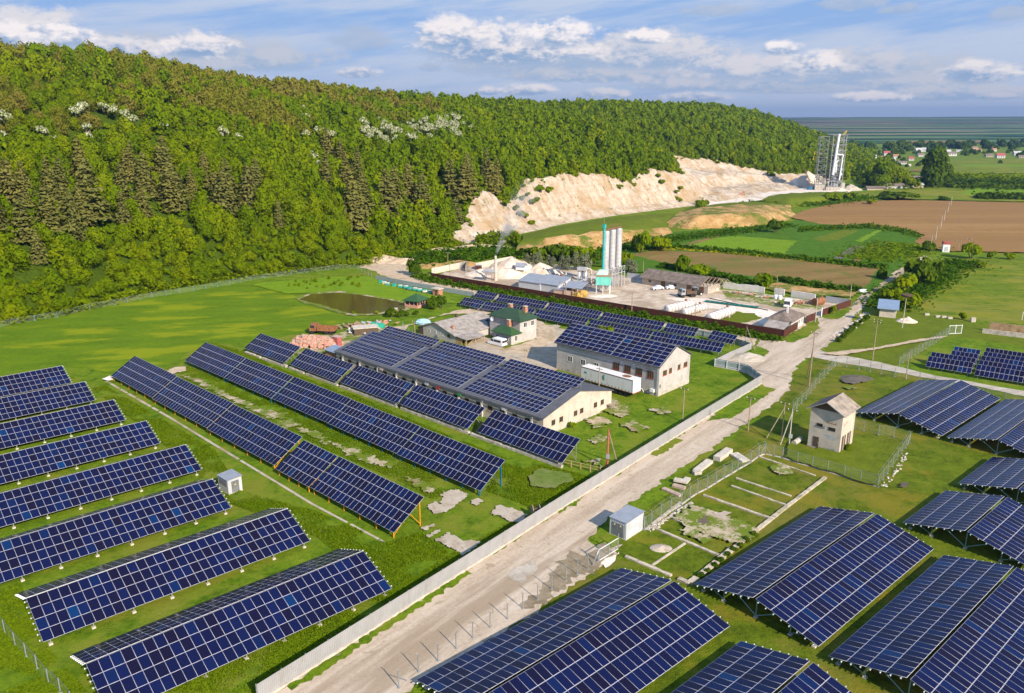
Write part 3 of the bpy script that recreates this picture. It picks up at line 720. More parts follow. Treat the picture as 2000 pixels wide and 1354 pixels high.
# pond house
A = at(791, 600); 
T = thing('pond_house', 'small brick summer house with green pyramid roof beside the pond', 'summer house', at(816, 603), R(-28))
MB().box(-4.6, 0, 0, 5.2, 0, .75).build('wall', M['brick_pink'], T)
for x, y in ((-4.6, 0), (-3.0, 0), (-1.5, 0), (-.2, 0), (-.2, 1.25), (-.2, 2.5), (-.2, 3.75), (-.2, 5.0), (-4.6, 5.0), (-2.3, 5.0), (-4.6, 2.5)): MB().box(x, x + .2, y, y + .2, .752, 1.95).build('pillar', M['brick_pink'], T)
MB().box(-4.3, -.3, .3, 4.9, .76, 1.9).build('glazing', M['pane'], T)
b = MB(); hip(b, -4.6, 0, 0, 5.2, 1.95, 3.7, .5, (-2.32, -2.28)); b.build('roof', M['roof_green2'], T)
# two grey transformer boxes
def kiosk(lb, px, L, W, H, rz, dside):
    T = thing('transformer_box', lb, 'transformer box', at(*px), rz, 'grey sheet-metal transformer boxes')
    MB().box(-L, 0, 0, W, .12, H).build('body', M['sheet_grey'], T)
    MB().box(-L - .03, .03, -.03, W + .03, 0, .118).build('plinth', M['concrete_pale'], T)
    lo = [(-L - .12, -.12, H + .01), (.12, -.12, H + .01), (.12, W + .12, H + .16), (-L - .12, W + .12, H + .16)]
    MB().hexa(lo + [(x, y, z + .06) for x, y, z in lo]).build('roof', M['roof_grey'], T)
    dk = paint('door_grey', (.15, .155, .16), .5)
    if dside == 'front':
        for u in (-L * .70, -L * .33): 
            d_ = MB().box(u - L * .17, u + L * .17, -.04, -.004, .2, H * .8).build('door', dk, T); MB().box(u - .1, u + .1, -.05, -.041, H * .66, H * .75).build('warning_sign', paint('sign_yellow', (.75, .68, .4)), d_)
        for z0, z1 in ((.35, .95), (H * .68, H * .9)): MB().box(.004, .03, W * .22, W * .72, z0, z1).build('vent', paint('pale_vent', (.58, .58, .62)), T)
    else:
        d_ = MB().box(.004, .04, W * .25, W * .78, .2, H * .86).build('door', dk, T); MB().box(.041, .05, W * .44, W * .56, H * .55, H * .62).build('warning_sign', paint('sign_yellow', (.75, .5, .1)), d_)
        MB().box(-L * .9, -L * .1, -.03, -.004, H * .5, H * .85).build('vent', paint('dark_vent', (.2, .2, .22)), T)
kiosk('grey metal transformer box with double doors standing at the roadside', (1222, 1056), 2.6, 4.0, 2.5, R(-43), 'front')
kiosk('grey metal transformer box in the grass between the left solar rows', (447, 967), 2.9, 2.2, 2.25, R(-43), 'side')
# transformer house
B0 = at(1638, 888); TH = R(-43)
T = thing('transformer_house', 'tall narrow rendered transformer house with rusty gable roof', 'transformer house', B0, TH)
L, W, H = 5.3, 5.6, 7.0
HR2 = 8.5
b = MB(); b.box(-L, 0, 0, W, 0, H); b.build('wall', M['render_warm'], T)
# ridge runs along y: gable faces the lower left (y=0 side)
g = MB(); 
g.poly([(-L, .0, H), (0, 0, H), (-L / 2, 0, HR2)]).poly([(0, W, H), (-L, W, H), (-L / 2, W, HR2)]); g.build('gable', M['wood_dark'], T)
ov = .55; k = (HR2 - H) / (L / 2)
for sg in (0, 1):
    xe = -L - ov if sg == 0 else ov
    lo = [(xe, -ov, H - ov * k), (-L / 2, -ov, HR2), (-L / 2, W + ov, HR2), (xe, W + ov, H - ov * k)]
    if sg: lo = lo[::-1]
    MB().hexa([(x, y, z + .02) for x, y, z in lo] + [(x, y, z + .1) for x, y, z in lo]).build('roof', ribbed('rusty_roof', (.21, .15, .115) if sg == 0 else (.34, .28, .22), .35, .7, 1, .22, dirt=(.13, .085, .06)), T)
    MB().bar((xe, -ov - .03, H - ov * k + .06), (-L / 2, -ov - .03, HR2 + .06), .12).build('verge', M['galv'], T)
door(T, (-L + 1.35, 0, .1), 'y-', .95, 1.95, 'wood_dark'); 
for x, z, w, h in ((-L + 1.7, 4.25, 1.0, .55), (-1.55, 4.0, 1.15, .6)): window(T, (x, 0, z), 'y-', w, h, 'wood_dark', 'black', None, (2, 0))
for y in (1.4, 3.6): d_ = MB().box(.004, .05, y - .75, y + .75, .1, 2.9).build('door', M['wood_dark'], T); MB().box(.051, .07, y - .04, y + .04, .1, 2.9).build('door_frame', M['frame_white'], d_)
MB().box(-2.3, -.7, -.5, -.42, 5.05, 5.15).build('insulator_bar', M['rust'], T)
for x in (-2.1, -1.5, -.9): MB().tube((x, -.46, 5.15), (x, -.46, 5.4), .06).build('insulator', M['wood_dark'], T)
MB().tube((-L - .15, .8, 3.0), (-L - .15, .8, 5.4), .12).build('cable_bracket', M['black'], T)
gr = MB(); gr.box(-2.8, -.9, -.012, -.004, 2.55, 2.9).box(-2.2, -.8, -.012, -.004, 2.2, 2.45).build('wall_patch', paint('faded_blue', (.42, .44, .46)), T)
MB().box(-2.6, -.8, -.015, -.004, .15, .6).build('wall_patch', paint('grey_patch', (.3, .29, .28), var=.4), T)
rd = MB(); rd.bar((.012, .7, 4.75), (.012, 2.0, 5.2), .12, .02).bar((.012, 2.0, 5.2), (.012, 2.6, 4.95), .12, .02).build('wall_mark', paint('faded_red', (.5, .13, .08)), T)
MB().box(-L - .05, .05, -.05, -.004, 0, .25).build('plinth', M['concrete'], T)
# blue-roofed hut
T = thing('field_hut', 'pale block hut with a flat blue-grey roof at the meadow edge', 'hut', at(1749, 622), R(-26))
MB().box(-4.2, 0, 0, 9.5, 0, 2.4).build('wall', M['render_warm'], T)
lo = [(-4.9, -.7, 2.42), (.6, -.7, 2.42), (.6, 9.9, 3.0), (-4.9, 9.9, 3.0)]
MB().hexa(lo + [(x, y, z + .14) for x, y, z in lo]).build('roof', M['roof_blue'], T)
window(T, (0, 2.2, 1.4), 'x+', 1.2, 1.0, 'frame_white'); door(T, (0, 4.9, .05), 'x+', 1.0, 2.0, 'wood_dark'); window(T, (0, 7.5, 1.4), 'x+', 1.2, 1.0, 'frame_white')
# ------------------------------------------------------------------ the lime plant behind the brown fence
def vdir(p, q): d = q - p; return math.atan2(d.y, d.x)
# silos
s1, s3 = at(1180.5, 566), at(1205, 558); sd = (s3 - s1)
T = thing('silo_battery', 'three tall grey ringed silos with a turquoise elevator and bunker in the plant yard', 'silos', s1, math.atan2(sd.y, sd.x))
sep = sd.length / 2; zb, zt = 6.6, 18.6
M['silo'] = paint('silo_steel', (.50, .49, .50), .5, .10, .6, metal=.2, stretch=(1, 1, .25))
for k in range(3):
    b = MB(); r = min(1.08, sep * .48)
    b.lathe([(.35, zb - 2.0), (r, zb), (r, zt), (r * .9, zt + .3), (0, zt + .4)], 20, 0, (sep * k, 0, 0))
    so = b.build('silo', M['silo'], T, smooth=False)
    rb = MB()
    for i in range(1, 9): z = zb + (zt - zb) * i / 9; rb.lathe([(r + .004, z - .035), (r + .05, z), (r + .004, z + .035)], 20, 0, (sep * k, 0, 0))
    rb.build('ring', paint('silo_ring', (.30, .28, .28)), so)
    for x, y in ((-.8, -.9), (.8, -.9), (.8, .9), (-.8, .9)): MB().bar((sep * k + x, y, 0), (sep * k + x, y, zb + .3), .2).build('leg', M['silo'], T)
MB().bar((-1.6, 0, zt + .75), (sep * 2 + 1.0, 0, zt + .75), 1.1, .18).build('gantry', M['rust'], T)
for y in (-.6, .6): MB().bar((-1.6, y, zt + 1.7), (sep * 2 + 1, y, zt + 1.7), .06).build('rail', M['rust'], T)
MB().tube((-1.75, -.25, 1.5), (-1.75, -.25, zt + 2.6), .34, 10).build('elevator', M['teal_deep'], T)
MB().box(-2.2, -1.3, -.65, .15, zt + 1.4, zt + 2.6).build('elevator_head', M['teal_deep'], T)
MB().tube((-1.9, -.2, zt + 2.6), (-1.9, -.2, zt + 4.6), .05, 6).build('mast', M['galv'], T)
for y in (-1.3, 1.3):
    b = MB(); n = 6; x0, x1, z0, z1 = -2.5, sep * 2 + 2.6, 4.6, 6.5
    b.bar((x0, y, z0), (x1, y, z0), .16).bar((x0, y, z1), (x1, y, z1), .16)
    for i in range(n): xa, xb = x0 + (x1 - x0) * i / n, x0 + (x1 - x0) * (i + 1) / n; b.bar((xa, y, z0), (xb, y, z1), .1).bar((xb, y, z0), (xb, y, z1), .1)
    b.build('truss', M['silo'], T)
for x in (sep * 2 + .4, sep * 2 + 2.4):
    for y in (-1.3, 1.3): MB().bar((x, y, 0), (x, y, 4.6), .26).build('leg', M['silo'], T)
g = at(1180, 573) - s1; g = Matrix.Rotation(-math.atan2(sd.y, sd.x), 3, 'Z') @ g
T = thing('bunker', 'turquoise ribbed bunker on white legs beside the silos', 'bunker', at(1178, 573), R(-10))
MB().box(-2.3, 2.3, -1.6, 1.6, 2.9, 5.6).build('body', M['teal'], T)
MB().box(-2.45, 2.45, -1.75, 1.75, 5.602, 6.1).build('rim', M['wood'], T)
for x in (-1.1, 1.1): MB().lathe([(1.1, 2.88), (.25, 1.3), (.2, 1.1)], 10, 0, (x, 0, 0)).build('hopper', M['silo'], T)
for x in (-2.1, 0, 2.1):
    for y in (-1.4, 1.4): MB().bar((x, y, 0), (x, y, 2.9), .16).build('leg', M['white_metal'], T)
b = MB().hexa([(-2.4, -1.2, 6.1), (1.4, -1.2, 6.1), (1.4, 1.2, 6.1), (-2.4, 1.2, 6.1), (-1.4, -.9, 7.5), (1.4, -.9, 7.5), (1.4, .9, 7.5), (-1.4, .9, 7.5)]); b.build('cabin', paint('pale_green', (.45, .60, .52), .5), T)
MB().bar((-2.4, 0, 6.0), (-7.6, .8, 3.4), .45, .3).build('chute', M['silo'], T)
# filter unit
T = thing('cyclone_filter', 'group of white and blue cyclone tubes on a steel frame with a bent duct', 'filter', at(1137, 562), R(-20))
for x in (-1.5, 0, 1.5):
    for y in (-.8, .8): MB().bar((x, y, 0), (x, y, 4.2), .14).build('leg', M['silo'], T)
MB().box(-1.7, 1.7, -1, 1, 2.0, 2.2).build('platform', M['silo'], T)
for x in (-1.1, 0, 1.1): MB().lathe([(.1, 2.5), (.38, 3.8), (.38, 5.6), (0, 5.7)], 10, 0, (x, 0, 0)).build('cyclone', M['white_metal'] if x else paint('blue_grey', (.10, .14, .25), .5), T)
MB().box(-1.6, 1.6, -.8, .8, 5.7, 6.7).build('head_box', M['silo'], T)
b = MB(); q = [(1.6, 0, 6.3), (2.4, 0, 6.3), (2.9, 0, 5.8), (2.9, 0, 1.0)]
for a_, b_ in zip(q, q[1:]): b.tube(a_, b_, .35, 8)
b.build('duct', M['concrete_pale'], T)
T = thing('crusher', 'dark steel crusher block with pipes standing on a frame', 'machine', at(1110, 558), R(-20))
MB().box(-1.1, 1.1, -.8, .8, 1.8, 3.6).build('body', paint('steel_blue', (.13, .17, .20), .5), T); MB().tube((-.9, 0, 3.6), (-.9, 0, 4.3), .3).build('pipe', M['silo'], T); MB().tube((.6, 0, 3.6), (.9, .2, 4.1), .25).build('pipe', M['silo'], T)
for x in (-1, 1):
    for y in (-.7, .7): MB().bar((x, y, 0), (x, y, 1.8), .15).build('leg', M['silo'], T)
for k in range(4): MB().bar((-1.1 + .7 * k, -.86, 1.8), (-1.1 + .7 * k, -.86, 3.6), .06).build('rib', M['silo'], T)
# chimney
T = thing('kiln_chimney', 'white stepped kiln chimney giving off smoke', 'chimney', at(968, 548))
ch = vh(968, 548, 968, 500)
MB().lathe([(.62, 0), (.62, ch * .62), (.40, ch * .66), (.40, ch), (.30, ch), (.30, ch - .4)], 14).build('shaft', M['concrete_pale'], T)
for z in (ch * .3, ch * .85): MB().lathe([(.64 if z < ch * .6 else .42, z), (.72 if z < ch * .6 else .5, z + .1), (.64 if z < ch * .6 else .42, z + .2)], 14).build('ring', M['galv'], T)
# elevated hopper and conveyor
T = thing('stone_hopper', 'open steel hopper on splayed legs beside the white chimney', 'hopper', at(955, 549), R(-15))
b = MB().hexa([(-1, -.8, 2.2), (1, -.8, 2.2), (1, .8, 2.2), (-1, .8, 2.2), (-2.2, -1.6, 3.6), (2.2, -1.6, 3.6), (2.2, 1.6, 3.6), (-2.2, 1.6, 3.6)]); b.build('bin', M['silo'], T)
for x in (-1, 1):
    for y in (-.7, .7): MB().bar((x * 1.4, y * 1.3, 0), (x, y, 2.3), .14).build('leg', M['rust'], T)
T = thing('conveyor_house', 'small gabled metal hut raised at the head of the conveyor between stone heaps', 'conveyor house', at(1018, 541), R(-20))
b = MB(); b.box(-1.6, 1.6, -1.2, 1.2, 2.6, 3.9); b.build('wall', M['white_metal'], T)
b = MB()
for sg in (-1, 1):
    lo = [(-1.9, sg * 1.5, 3.8), (1.9, sg * 1.5, 3.8), (1.9, 0, 4.9), (-1.9, 0, 4.9)]
    if sg > 0: lo = lo[::-1]
    b.hexa(lo + [(x, y, z + .1) for x, y, z in lo])
b.build('roof', M['roof_grey'], T)
for x in (-1.4, 1.4):
    for y in (-1, 1): MB().bar((x, y, 0), (x, y, 2.6), .16).build('leg', M['concrete_pale'], T)
b = MB()
for y in (-.5, .5): b.bar((-1.6, y, 3.0), (-10.5, y - 1.2, 1.0), .12).bar((-1.6, y, 3.5), (-10.5, y - 1.2, 1.5), .1)
for k in range(9): t_ = k / 8; b.bar((-1.6 - 8.9 * t_, -.5 - 1.2 * t_, 3.0 - 2 * t_), (-1.6 - 8.9 * t_, .5 - 1.2 * t_, 3.0 - 2 * t_), .08).bar((-1.6 - 8.9 * t_, -.5 - 1.2 * t_, 3 - 2 * t_), (-1.6 - 8.9 * t_, -.5 - 1.2 * t_, 3.5 - 2 * t_), .08)
b.build('conveyor', M['wood'], T)
for x, y, z in ((-5, -.6, 2.2), (-8.5, -1.2, 1.4)): MB().bar((x, y - .5, 0), (x, y - .5, z), .2).build('leg', M['concrete_pale'], T)
# grey sheds against the brown fence
for px, L, W, h, lb in (((1013, 563.5), 8.6, 6, 2.6, 'grey sheet-metal store nearest the stone heaps behind the brown fence'), ((1042, 567.5), 9.6, 7, 2.7, 'longer grey sheet-metal store right beside it toward the open canopy')):
    p = at(*px); T = thing('metal_store', lb, 'shed', p, vdir(at(1013, 563.5), at(1074, 573)), 'grey metal stores')
    MB().box(0, L, 0, W, 0, h).build('wall', M['sheet_grey'], T)
    lo = [(-.2, -.3, h + .01), (L + .1, -.3, h + .01), (L + .1, W + .3, h + 1.5), (-.2, W + .3, h + 1.5)]
    MB().hexa(lo + [(x, y, z + .1) for x, y, z in lo]).build('roof', M['roof_grey'], T)
    MB().poly([(L + .004, 0, h), (L + .004, W, h), (L + .004, W, h + 1.4)]).poly([(-.004, W, h), (-.004, 0, h), (-.004, W, h + 1.4)]).build('side_panel', M['sheet_grey'], T)
p = at(1080, 575); T = thing('rubble_bay', 'low brick bay with grey lids between the metal store and the canopy', 'bay', p, R(-30))
MB().box(0, 4.4, 0, 4, 0, 1.6).build('wall', M['brick_tan'], T); lo = [(0, -.2, 1.62), (4.3, -.2, 1.62), (4.3, 4.2, 2.3), (0, 4.2, 2.3)]; MB().hexa(lo + [(x, y, z + .1) for x, y, z in lo]).build('roof', M['roof_grey'], T)
b = MB(); 
for k in range(16): b.rbox((random.uniform(.5, 4), random.uniform(3, 4.6), 2.4 + random.uniform(0, .8)), .7, .5, .4, Matrix.Rotation(random.uniform(0, 3), 3, 'Z') @ Matrix.Rotation(random.uniform(0, 1), 3, 'X'), random.choice((0, 0, 1)))
tag(b.build('scrap_pile', [M['rust'], M['white_metal']], None), 'jumbled rusty scrap pile behind the brick bay', 'scrap').matrix_world = Matrix.Translation(p) @ Matrix.Rotation(R(-30), 4, 'Z')
p = at(1099, 578); T = thing('canopy', 'open-sided canopy with pale blue-grey roof just behind the brown fence', 'canopy', p, R(-25))
lo = [(-.2, 0, 2.7), (6.2, 0, 2.7), (6.2, 6.5, 3.5), (-.2, 6.5, 3.5)]; MB().hexa(lo + [(x, y, z + .12) for x, y, z in lo]).build('roof', M['roof_grey'], T)
for x in (.2, 3, 5.8):
    for y, z in ((.3, 2.7), (6.2, 3.4)): MB().bar((x, y, 0), (x, y, z), .14).build('post', M['rust'], T)
MB().box(-.1, 3.2, .5, 4, 0, 1.6).build('wall', M['brick_tan'], T)
# stone heaps
M['lime'] = None
dirt_mat('lime', (.56, .44, .34), (.66, .54, .43), (.74, .64, .54), (.52, .38, .26), sc=.5)
def heap(name, lb, px, rx, ry, h, mat, seed, cat='heap', group=None):
    p = at(*px); n = 26; V = []; Fq = []
    for i in range(n + 1):
        for j in range(n + 1):
            x, y = (i / n * 2 - 1), (j / n * 2 - 1); r = math.hypot(x, y)
            q = max(0, 1 - r) ; z = h * (q ** .9) * (1 + .35 * mnoise.noise(Vector((x * 2.2 + seed, y * 2.2, seed)))) + (.16 * h * mnoise.noise(Vector((x * 6 + seed, y * 6, seed))) if q > 0.05 else 0) - (.05 if q < .04 else 0)
            V.append((x * rx, y * ry, max(z, -.05)))
    for i in range(n):
        for j in range(n):
            if any(max(0, 1 - math.hypot((i + a) / n * 2 - 1, (j + b) / n * 2 - 1)) > 0 for a in (0, 1) for b in (0, 1)): Fq.append((i * (n + 1) + j, (i + 1) * (n + 1) + j, (i + 1) * (n + 1) + j + 1, i * (n + 1) + j + 1))
    o = link(name, raw_mesh(name, V, Fq, M[mat], smooth=True), None, p); return tag(o, lb, cat, group)
heap('stone_heap', 'broad tan heap of crushed limestone behind the white chimney', (1000, 533), 11, 12, 6.0, 'lime', 1, group='crushed limestone heaps')
heap('stone_heap', 'pale cone of fine limestone right of the conveyor hut', (1058, 536), 8, 9, 4.0, 'lime', 5, group='crushed limestone heaps')
heap('stone_heap', 'low flat heap of limestone at the left of the chimney', (940, 536), 6, 6, 1.8, 'lime', 8, group='crushed limestone heaps')
heap('gravel_heap', 'grey gravel heap dumped at the road junction', (1459, 700), 4.6, 3.6, 1.4, 'gravel', 3)
heap('soil_heap', 'low dark soil heap in the grass above the transformer house', (1673, 739), 3.6, 2.4, .5, 'wet_mud', 4)
heap('sand_heap', 'pale sand heap beside the blue-roofed hut', (1771, 628), 2.8, 2.6, 1.2, 'lime', 6)
heap('rubble_heap', 'small pile of broken brick in the grass plot', (1291, 1071), 1.5, 1.1, .4, 'slab', 9)
for k, (px, rx, ry, h) in enumerate([((845, 521), 9, 5, 1.6), ((895, 517), 9, 5, 1.8), ((735, 510), 13, 6, 2.4), ((790, 513), 9, 4, 1.6), ((865, 491), 13, 4, 1.6), ((935, 484), 14, 4, 1.8)]):
    heap('spoil_heap', ['orange spoil heap left of the pole behind the yard wall', 'orange spoil heap right of the pole behind the yard wall', 'broad tan spoil heap at the bend of the quarry track', 'grey rubble heap above the bend of the quarry track', 'tan spoil bank under the trees above the yard', 'tan spoil bank at the tree foot nearest the cliff'][k], px, rx, ry, h, 'orange_soil' if k in (0, 1) else 'track', 20 + k, group='spoil heaps by the quarry track')
# long shed with brown roof and bare rafters
a, b_ = at(1254, 555), at(1382, 575); d = b_ - a
T = thing('long_shed', 'long low shed with mossy brown roof and bare rafters at one end', 'shed', a, math.atan2(d.y, d.x)); L = d.length
MB().box(0, L, 0, 8, 0, 2.4).build('wall', M['render_warm'], T)
r = MB()
for lo in ([(-.6, -1.0, 2.2), (L - 2.5, -1.0, 2.2), (L - 1.5, 4, 4.6), (-.6, 4, 4.6)], [(-.6, 4, 4.6), (L + 1, 4, 4.6), (L + 1, 8.6, 2.3), (-.6, 8.6, 2.3)]): r.hexa([(x, y, z + .02) for x, y, z in lo] + [(x, y, z + .15) for x, y, z in lo])
r.build('roof', M['asbestos_dark'], T)
for k in range(6):
    x = L - 2.2 + k * 1.3
    MB().bar((x, -1, 2.3), (x, 4, 4.75), .14).build('rafter', M['wood'], T); MB().bar((x, 4, 4.75), (x, 8.4, 2.4), .14).build('rafter', M['wood'], T)
MB().bar((L - 3, 1.5, 3.6), (L + 4.4, 1.5, 3.6), .1).build('batten', M['wood'], T); MB().bar((L - 3, 4, 4.8), (L + 4.4, 4, 4.8), .12).build('batten', M['wood'], T)
for x in (8, 17.5, 22): door(T, (x, 0, .05), 'y-', 1.6, 2.0, 'frame_brown', False)
for x in (3, 12.5, 20): window(T, (x, 0, 1.4), 'y-', 1.1, .8, 'wood', 'pane')
# tanks
def tank(lb, p0, p1, r):
    a, b = at(*p0, z=r + .2), at(*p1, z=r + .2); d = b - a; L = d.length
    T = thing('storage_tank', lb, 'tank', (a.x, a.y, 0), math.atan2(d.y, d.x), 'lying white ribbed tanks')
    m = M['tank'] if 'tank' in M else M.setdefault('tank', paint('tank_white', (.60, .58, .56), .55, .12, .8, dirt=(.38, .33, .29)))
    MB().tube((0, 0, r + .2), (L, 0, r + .2), r, 20).build('shell', m, T)
    o = MB().lathe([(r, 0), (r * .7, -.35), (0, -.5)], 20); o2 = o.build('end_cap', m, T); o2.location = (0, 0, r + .2); o2.rotation_euler = (0, R(90), 0)
    for k in range(7):
        x = L * (k + .5) / 7; MB().tube((x - .06, 0, r + .2), (x + .06, 0, r + .2), r + .06, 20).build('hoop', M['rust'] if k % 3 == 0 else M['wood_dark'], T)
    for x in (L * .2, L * .8): MB().box(x - .3, x + .3, -r * .7, r * .7, 0, r * .55).build('saddle', M['concrete'], T)
    MB().tube((L * .8, 0, 2 * r + .2), (L * .8, 0, 2 * r + .7), .35).build('manhole', M['rust'], T)
tank('white ribbed tank lying farthest left behind the brown fence', (1303, 604), (1348, 594), 1.25)
tank('white ribbed tank lying in the middle of the three behind the fence', (1336, 610), (1374, 599), 1.1)
tank('white ribbed tank lying on the right beside a patch of grass', (1386, 622), (1428, 606), 1.35)
# lying conveyor frame
a, b_ = at(1376, 591), at(1480, 604); d = b_ - a
M['post_conv'] = paint('dull_turquoise', (.012, .15, .13), .6, .2)
T = thing('lying_conveyor', 'long turquoise conveyor frame lying on the pale yard', 'conveyor', a, math.atan2(d.y, d.x)); L = d.length
for y in (0, 1.1): MB().box(0, L, y, y + .18, .25, .55).build('beam', M['post_conv'], T)
MB().box(0, L, .2, 1.08, .28, .34).build('belt', M['black'], T)
for k in range(12): MB().box(L * k / 11 - .1, L * k / 11 + .1, .19, 1.09, .36, .5).build('roller', M['galv'], T)
a, b_ = at(1386, 584), at(1500, 607)
MB()
tag(MB().bar((0, 0, .15), tuple(b_ - a)[:2] + (.15,), .25).build('steel_beam', M['wood_dark'], None, a), 'thin dark steel beam lying beyond the turquoise conveyor frame', 'beam')
# gatehouse
G0 = at(1530, 655); 
T = thing('gatehouse', 'pale gatehouse with mossy broken fibre-cement roof at the fence corner', 'gatehouse', at(1559, 640.5) , vdir(at(1559, 640.5), at(1574, 631.5)))
# local x along the street front (up right), y into the yard (left)
MB().box(-5.2, 4.6, .25, 6.4, 0, 2.5).build('wall', M['render_white'], T)
b = MB(); hip(b, -5.2, 4.6, .25, 6.4, 2.5, 4.3, .5, (-3.2, 2.0)); b.build('roof', M['asbestos_dark'], T)
for x in (1.0, 3.2): window(T, (x, .25, 1.4), 'y-', 1.0, 1.2, 'frame_white')
MB().bar((-2.0, 2.6, 3.6), (-2.0, 2.6, 5.8), .25, .5).build('vent_pipe', M['white_metal'], T)
b = MB(); 
for k in range(6): b.bar((-5.8 - .9 * k, .8, 1.0), (-5.8 - .9 * k, 5.6, 2.2 - .2 * k), .12)
lo = [(-9.5, .5, 1.4), (-5.3, .5, 2.6), (-5.3, 6, 2.7), (-9.5, 6, 1.5)]; b.hexa([(x, y, z - .05) for x, y, z in lo] + [(x, y, z) for x, y, z in lo]); b.build('collapsed_roof', M['asbestos'], T)
# vans, truck, loader
def van(lb, px, rz, L=4.9, h=1.95, long_glass=True):
    T = thing('van', lb, 'van', at(*px), rz, 'white vans'); W = 1.9
    m = M.get('van') or M.setdefault('van', paint('white_car_paint', (.80, .80, .81), .25, .02, sp=.5))
    # profile along x: rear at 0, nose at L
    pr = [(0, .35), (.02, 1.0), (.12, h - .08), (.35, h), (L - 1.75, h), (L - 1.15, h - .35), (L - .75, 1.15), (L - .12, .95), (L, .75), (L, .35)]
    b = MB(); n = len(pr)
    for y in (0, W):
        for x, z in pr: b.v.append((x, y + (.09 if z > 1.2 else 0) * (1 if y == 0 else -1), z))
    for k in range(n): j = (k + 1) % n; b.f.append((k, j, n + j, n + k)); b.m.append(0)
    b.f.append(tuple(reversed(range(n)))); b.f.append(tuple(range(n, 2 * n))); b.m += [0, 0]
    b.build('body', m, T)
    for y, sg in ((.045, -1), (W - .045, 1)):
        q = MB()
        xs = [(.5, L - 2.05), (L - 1.95, L - 1.12)] if long_glass else [(L - 1.95, L - 1.12)]
        for x0, x1 in xs: yy = y + sg * .03; q.hexa([(x0, yy - .012, 1.16), (x1 + (.2 if x1 > L - 1.5 else 0), yy - .012, 1.16), (x1 + (.2 if x1 > L - 1.5 else 0), yy + .012, 1.16), (x0, yy + .012, 1.16), (x0, yy - sg * .05 - .012, h - .28), (x1 - .1, yy - sg * .05 - .012, h - .28), (x1 - .1, yy - sg * .05 + .012, h - .28), (x0, yy - sg * .05 + .012, h - .28)])
        q.build('side_window', M['pane'], T)
    MB().poly([(L - 1.13, .22, h - .36), (L - 1.13, W - .22, h - .36), (L - .77, W - .16, 1.2), (L - .77, .16, 1.2)]).build('windscreen', M['pane'], T, (.03, 0, .02))
    for y in (.12, W / 2 + .04): MB().box(-.012, .06, y, y + W / 2 - .17, 1.1, h - .25).build('rear_window', M['pane'], T)
    for y in (.05, W - .2): MB().box(-.03, .03, y, y + .14, .8, 1.05).build('tail_light', paint('tail_red', (.35, .02, .02), .3), T)
    MB().box(-.08, .05, .05, W - .05, .3, .5).build('bumper', M['galv'], T)
    for x in (.95, L - .95):
        for y in (.02, W - .24): w = MB().tube((x, y, .33), (x, y + .22, .33), .33, 14); wo = w.build('wheel', M['black'], T); MB().tube((x, y - .005, .33), (x, y + .225, .33), .18, 10).build('hub', M['galv'], wo)
van('white passenger van parked in front of the green-roofed house', (991, 677), R(137), 4.9)
van('white panel van standing in the plant yard', (1543, 603), R(62), 5.2, 2.3, False)
def truck(lb, px, rz, body, cab, cat='truck', name='dump_truck', s=1.0):
    T = thing(name, lb, cat, at(*px), rz)
    MB().box(0, 7.2 * s, .5, 2.0, .75, 1.0).build('chassis', M['black'], T)
    MB().box(0, 4.6 * s, 0, 2.5, 1.05, 1.15).box(0, 4.6 * s, 0, .12, 1.15, 2.0).box(0, 4.6 * s, 2.38, 2.5, 1.15, 2.0).box(0, .12, .12, 2.38, 1.15, 2.0).box(4.48 * s, 4.6 * s, .12, 2.38, 1.15, 2.2).build('bed', M[body], T)
    c = MB().hexa([(4.9 * s, .1, .9), (6.8 * s, .1, .9), (6.8 * s, 2.4, .9), (4.9 * s, 2.4, .9), (4.95 * s, .15, 2.7), (6.4 * s, .15, 2.7), (6.4 * s, 2.35, 2.7), (4.95 * s, 2.35, 2.7)]).build('cab', M[cab], T)
    for y in (.105, 2.38): MB().hexa([(5.3 * s, y - .0, 1.7), (6.5 * s, y, 1.7), (6.5 * s, y + .02, 1.7), (5.3 * s, y + .02, 1.7), (5.3 * s, y, 2.4), (6.3 * s, y, 2.4), (6.3 * s, y + .02, 2.4), (5.3 * s, y + .02, 2.4)]).build('side_window', M['pane'], T)
    MB().poly([(6.63 * s, .3, 1.8), (6.63 * s, 2.2, 1.8), (6.46 * s, 2.2, 2.55), (6.46 * s, .3, 2.55)]).build('windscreen', M['pane'], T, (.03, 0, 0))
    for x in (.9, 2.1, 5.9):
        for y in (.0, 2.1): MB().tube((x * s, y, .5), (x * s, y + .4, .5), .5, 14).build('wheel', M['black'], T)
truck('rusty brown dump truck parked behind the pink brick pile', (660, 651), R(170), 'rust', 'rust')
truck('dark lorry parked before the long shed', (1352, 577), R(200), 'wood_dark', 'galv', 'lorry', 'lorry', .8)
T = thing('tractor', 'black wheeled tractor standing beside the lorry at the long shed', 'tractor', at(1357, 577), R(20))
MB().box(0, 2.2, -.5, .5, .7, 1.5).build('body', M['black'], T); MB().box(-.9, .5, -.6, .6, 1.2, 2.6).build('cab', M['pane'], T); MB().box(-1, .6, -.65, .65, 2.6, 2.7).build('cab_roof', M['galv'], T)
for x, r in ((-.5, .8), (1.7, .5)):
    for y in (-.95, .6): w = MB().tube((x, y, r), (x, y + .35, r), r, 16).build('wheel', M['black'], T); MB().tube((x, y - .01, r), (x, y + .36, r), r * .5, 10).build('hub', M['white_metal'], w)
